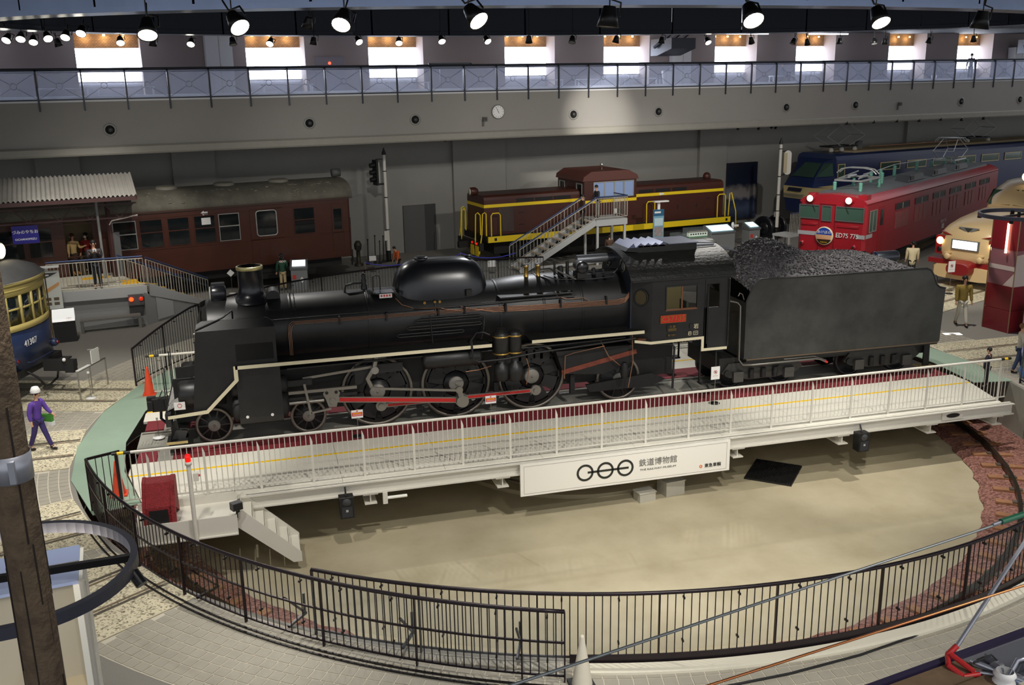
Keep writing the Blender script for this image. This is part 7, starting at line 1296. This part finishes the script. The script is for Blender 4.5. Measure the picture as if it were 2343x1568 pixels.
person('person in beige duffle coat and tan boots standing in the railcar doorway',carp(-10.62,.45),R(30),1.6,c('coat_beige',(198,168,112)),c('tights_brown',(74,56,44)),YB,c('hair_brown',(70,40,26)),long_coat=True,armL=((.14,-.03,.63),(.2,-.1,.66)),longhair=True,skirt=c('skirt_brown',(70,46,40)))
person('person in red jacket and white mask just inside the railcar doorway',carp(-10.12,.75),R(-10),1.55,c('jacket_red',(164,48,44)),DK,BK,mask=M_card,longhair=True)
p=person('person in green staff jacket and khaki trousers seen from behind at the white-screen console',(-2.72,16.75,0),R(190),1.55,c('jacket_green',(38,78,58)),c('khaki',(190,170,128)),BK,longhair=True,armR=((-.13,-.03,.63),(-.10,-.10,.56)))
for k in (-1,0,1): MB().lathe([(.028,.145),(.028,.15),(.042,.15),(.042,.145),(.028,.145)],(.09*k,0,1.22),'y',16,False).build('ring_print',M_card,p)
person('person in orange jacket near the signal post behind the locomotive dome',(2.3,18.6,0),R(-70),1.35,c('jacket_orange',(196,92,40)),DK,BK,step=.1,wide=1.1,bend=.5)
person('taller of two people in brown jackets beside the access stair',(11.9,18.0,0),R(160),1.3,c('jacket_brown',(84,60,44)),DK,BK,wide=1.2); person('small child beside the brown-jacketed person under the stair landing',(12.35,18.2,0),R(170),1.05,c('jacket_brown2',(96,72,52)),DK,BK,c('hair_dkbrown',(56,38,28)))
person('person in dark vest and grey trousers on the stair landing by the diesel cab',(11.4,18.2,2.06),R(-80),1.5,c('vest_dark',(40,42,48)),c('trousers_grey',(150,148,140)),BK,lean=.05)
person('person in dark brown coat climbing the top of the access stair',(10.6,17.95,1.7),R(-85),1.5,c('coat_dkbrown',(70,44,30)),DK,BK,step=.06)
person('person in cream coat with dark hair seen from behind beside the red locomotive',(21.95,10.05,0),R(150),1.62,c('coat_cream',(226,212,172)),DK,BK,long_coat=True,wide=1.3)
person('person in olive yellow jacket and white trousers walking before the bonnet express',(18.6,3.05,0),R(-20),1.72,c('jacket_olive',(150,126,56)),c('trousers_white',(214,208,190)),BK,step=.13,wide=1.25,longhair=True)
person('child in dark clothes standing behind the railing at the right end of the bridge',(14.62,-2.75,.022),R(-150),1.12,c('child_navy',(28,30,44)),c('child_black',(24,24,26)),BK)
person('person in pale striped shirt with brown hair at the right edge near the bridge end',(16.4,-1.9,.0),R(60),1.45,c('shirt_stripe',(196,186,170)),c('trousers_blue',(60,70,100)),BK,c('hair_lbrown',(120,84,54)),step=.1)
p=person('person in purple uniform and white cap walking with a green bag at left',(-8.92,.1,.022),R(60),1.5,c('uniform_purple',(98,64,160)),c('trousers_violet',(58,46,104)),BK,step=.15,armL=((.14,-.05,.63),(.16,-.12,.55)),armR=((-.14,.03,.62),(-.15,.0,.5)),lean=.04)
MB().lathe([(.105,1.40),(.11,1.45),(.07,1.53),(0,1.55)],(0,-.06,0),n=16).build('cap',M_card,p); MB().bx(.18,.26,-.22,.06,.62,.80).build('green_bag',c('bag_green',(70,140,50)),p); MB().bx(.17,.27,-.24,.08,.54,.63).build('white_bag',M_card,p)
sil=c('gallery_dark',(52,58,74)); 
def gp_(s_,off,lb,rz,H=1.6,sit=True,cl=sil): q=wp(s_,off,7.69); person(lb,q,WA+rz,H,cl,sil,BK,sit=sit)
gp_(25.6,3.55,'person in dark clothes sitting on a gallery bench in front of a bright window',R(60)); gp_(36.6,3.4,'seated person in dark clothes in front of the rightmost bright gallery window',R(20)); gp_(38.6,2.6,'standing person in dark clothes leaning at the far right of the gallery',R(-60),1.55,False)
# ================================================================== FOREGROUND AT LEFT
M_wpole=mat('weathered_wood',(92,76,58),.85,noise=(7,.35),bump=(22,.9))
WPo=thing('wooden_pole','weathered dark wooden telegraph pole with a metal band at the left edge','wooden pole',(-5.59,-16.0,0))
g=MB(); n=20; zs=[0,1,2,3,3.6,4.2,4.8,5.4,6.0,6.6,7.2,7.8]; vs=[]
for j,z in enumerate(zs):
    q=.150-.0035*z
    for i in range(n): a=2*PI*i/n; k=q*(1+random.uniform(-.035,.03)); vs.append((k*K(a),k*S(a),z))
g.add(vs,[(j*n+i,j*n+(i+1)%n,(j+1)*n+(i+1)%n,(j+1)*n+i) for j in range(len(zs)-1) for i in range(n)],True); g.add(vs[-n:],[tuple(range(n))]); g.build('shaft',M_wpole,WPo)
g=MB(); 
for i in range(24): a=2*PI*i/24+random.uniform(-.1,.1); z=random.uniform(2.5,6); L_=random.uniform(.4,1.2); q=.148-.0035*z; g.beam((q*K(a),q*S(a),z),((q-.003)*K(a),(q-.003)*S(a),z+L_),.012,.006)
g.build('cracks',mat('crack_dark',(34,28,22),.9),WPo,kind='stuff')
MB().lathe([(.136,5.42),(.140,5.42),(.140,5.62),(.136,5.62)],n=28).build('metal_band',mat('band_zinc',(160,162,172),.4,.5),WPo); MB().bx(.02,.06,-.17,-.13,5.44,5.6).build('band_clamp',mat('band_zinc',(160,162,172),.4,.5),WPo)
HL=hoop_lamp((-6.38,-13.35,3.4),1.12,'dark round lamp hoop with a cross bar at lower left',R(4)); 
for a,z,tl in ((0.0,-.05,0),): MB().cyl((1.13*K(-.15),1.13*S(-.15),-.05),(1.2,-.25,-.16),.06,n=12).build('lamp',M_can,HL)
sp=MB().cyl((-.05,1.0,0),(-.1,.62,-.28),.02,n=6).build('lamp_arm',M_bar,HL); MB().sph((-.12,.55,-.33),.06,12,8).build('lamp_bulb',mat('bulb_on',(255,240,210),.3,em=((255,226,180),20)),HL); MB().bx(.0,.16,-.1,.06,-.1,.0).build('junction_box',mat('jbox_grey',(150,154,160),.4),HL); MB().tube([(0,0,0),(0,0,1.2),(.1,.1,8)],.012,5).build('suspension_wire',M_can,HL)
l=bpy.data.lights.new('hoop_lamp','POINT'); l.energy=25; l.color=(1,.9,.75); l.shadow_soft_size=.06; o=bpy.data.objects.new('hoop_lamp',l); COL.objects.link(o); o.location=(-6.45,-12.75,2.95)
DB=thing('display_case','tall pale display case with a lit recess and white lettering at lower left','display case',(-7.2,-11.45,0),R(7)); M_dtop=mat('case_top',(150,164,200),.4,.2); M_dw=mat('case_white',(226,224,214),.5); M_dgr=mat('case_grey',(120,116,108),.5)
MB().bx(-1.3,1.02,-.5,.5,2.46,2.5).build('top_panel',M_dtop,DB); MB().bx(-1.3,1.02,.0,.04,2.5,2.505).build('top_seam',M_dgr,DB)
MB().bx(-1.3,1.0,-.05,.5,.0,2.46).build('back_box',mat('case_recess',(196,188,168),.6),DB); MB().bx(.96,1.06,-.52,.5,0,2.46).build('side_panel',M_dw,DB); MB().cyl((1.06,-.5,0),(1.06,-.5,2.5),.04,n=12).build('corner_tube',mat('corner_steel',(210,208,200),.25,.6),DB)
MB().bx(-1.3,.96,-.5,-.05,.95,1.0).build('shelf',mat('case_cream',(220,206,176),.5),DB); MB().bx(-1.3,.96,-.48,-.05,.0,.95).build('lower_box',M_dw,DB); tp=MB().bx(-.75,-.15,-.08,-.055,1.12,1.36).build('caption_panel',M_dgr,DB)
for k,s_ in enumerate(('Mass Transportation','Electrification','大量輸送と電気運転','대량 수송과 전기화')): text('lettering',s_,.055,M_dw,tp,(-.45,-.085,1.32-.055*k),FY,.001)
t=thing('figurine','small grey and white model figure on the shelf of the display case','figure',(-6.75,-11.75,1.0)); MB().lathe([(.05,0),(.06,.1),(.03,.2),(.035,.22),(0,.25)],n=12).build('body',M_dw,t); MB().sph((0,0,.28),.05,12,8).build('head',mat('figure_grey',(150,156,166),.4),t)
# ================================================================== FOREGROUND AT RIGHT: pantograph on a car roof, overhead wires
RC=thing('railcar_roof','grey and brown railcar roof with a folded pantograph close by at lower right','railcar roof',(2.5,-18.4,0),wb=True); M_wb=mat('roof_board',(112,90,66),.8,noise=(5,.25)); M_rg=mat('roof_grey',(118,118,124),.6,noise=(4,.1)); M_gal=mat('galvanised',(168,170,180),.35,.7)
E0=Vector((.53,-17.77,3.8)); E1=Vector((1.83,-17.54,3.8)); dE=(E1-E0).normalized(); nE=Vector((dE.y,-dE.x,0)); 
def rpnt(a,b_,z): return E0+dE*a+nE*b_+Vector((0,0,z))
def slab(a0,a1,b0,b1,z0,z1,nm,m): 
    q=[rpnt(a0,b0,0),rpnt(a1,b0,0),rpnt(a1,b1,0),rpnt(a0,b1,0)]; MB().prism([(p.x,p.y) for p in q],'z',3.8+z0,3.8+z1).build(nm,m,RC)
slab(-.75,7,0.02,2.7,-.12,-.04,'roof_sheet',M_rg); slab(-.75,7,0,2.72,-1.6,-.12,'body_side',M_under); slab(-.75,7,-.02,.03,-.14,.0,'gutter',mat('gutter_violet',(52,44,70),.4))
for k in range(3): slab(-.7,.55,.06+.22*k,.26+.22*k,-.04,.0,'walk_board',M_wb)
slab(.72,6,.12,.34,-.03,.03,'roof_step',M_gal); MB().prism([(K(R(a))*.06,S(R(a))*.09) for a in range(0,181,20)],'y',-.02,.02,Matrix.Translation(rpnt(1.2,.24,.03))).build('bracket_ear',M_gal,RC)
PG=RC
def rod2(a,b_,q,nm,m): return MB().tube([rpnt(*a),rpnt(*b_)],q,10).build(nm,m,PG)
j=(.50,.02,.05)
rod2(j,(3.0,-.92,.65),.017,'lower_arm',M_gal); rod2((.54,.14,.03),(.85,.75,-.02),.02,'push_rod',M_gal); rod2((.46,.2,.0),(.9,.62,.02),.012,'push_rod',M_gal)
M_rj=mat('joint_red',(186,42,42),.4)
for a,b_,q in (((.44,.02,.04),(.52,.03,.10),.022),((.44,.02,.04),(.36,.10,.02),.020),((.36,.10,.02),(.38,.22,-.01),.022),((.38,.22,-.01),(.50,.26,.0),.02),((.44,.05,.06),(.46,.24,.02),.02)): MB().tube([rpnt(*a),rpnt(*b_)],q,8).build('red_joint',M_rj,PG)
g=MB(); pts=[]; 
for i in range(16*12): a=2*PI*i/12; pts.append(rpnt(.85+.006*i/1.0*.55,.42+.055*K(a),.08+.055*S(a)))
g.tube(pts,.009,6); g.build('coil_spring',M_gal,PG)
MB().tube([rpnt(.62,.40,.02),rpnt(.70,.40,.14),rpnt(.78,.42,.15),rpnt(.84,.42,.10)],.018,8).build('spring_hook',M_gal,PG); MB().cyl(rpnt(.62,.30,.02),rpnt(.66,.30,.02),.06,n=16).build('bearing',M_gal,PG); MB().tube([rpnt(.5,.2,.06),rpnt(.66,.22,.09),rpnt(.7,.32,.02)],.008,6).build('earth_strap',M_under,PG)
slab(.6,1.2,.5,.62,-.03,.04,'frame_beam',mat('frame_beige',(190,180,160),.5)); slab(.66,3,.42,.6,-.035,.0,'base_beam',mat('frame_blue',(150,166,196),.4)); slab(.45,3,.66,.76,-.02,.06,'frame_beam',mat('frame_beige',(190,180,160),.5)); MB().lathe([(.08,0),(.06,.03),(.08,.06),(.06,.09)],rpnt(.58,.40,.0),n=14).build('insulator',M_card,PG)
mw=tag(MB().tube([(-2.78-3.79,-19.04-.83,5.2),(1.01,-18.21,5.2),(1.01+3.79*2,-18.21+.83*2,5.2)],.008,6).build('messenger_wire',mat('wire_grey',(140,144,144),.4,.6)),'grey twisted overhead messenger wire crossing the near right foreground','overhead wire')
cw=tag(MB().tube([(-1.86-2.18,-19.32-.35,5.2),(.32,-18.97,5.2),(.32+2.18*3,-18.97+.35*3,5.2)],.007,6).build('contact_wire',mat('wire_copper',(206,130,80),.3,.8)),'copper coloured overhead contact wire crossing the near right foreground','overhead wire')
gi=thing('wire_insulator','green rod insulator on the overhead wire at the right edge','insulator',(1.0,-18.21,5.2),wb=True); MB().tube([(.78,-18.26,5.21),(1.1,-18.19,5.21)],.02,10).build('rod',mat('insulator_green',(40,96,70),.3),gi); MB().tube([(.7,-18.28,5.21),(.78,-18.26,5.21)],.01,6).build('end_fitting',M_gal,gi)
cb=tag(MB().tube([(1.2,-12.62,.03),(1.82,-12.66,.03),(2.9,-12.65,.03),(4.09,-12.54,.03),(5.09,-12.36,.03),(5.6,-12.25,.03),(6.6,-11.95,.03),(8,-11.4,.03)],.018,6).build('floor_cable',M_blk),'black cable lying along the paving in the near right foreground','cable')
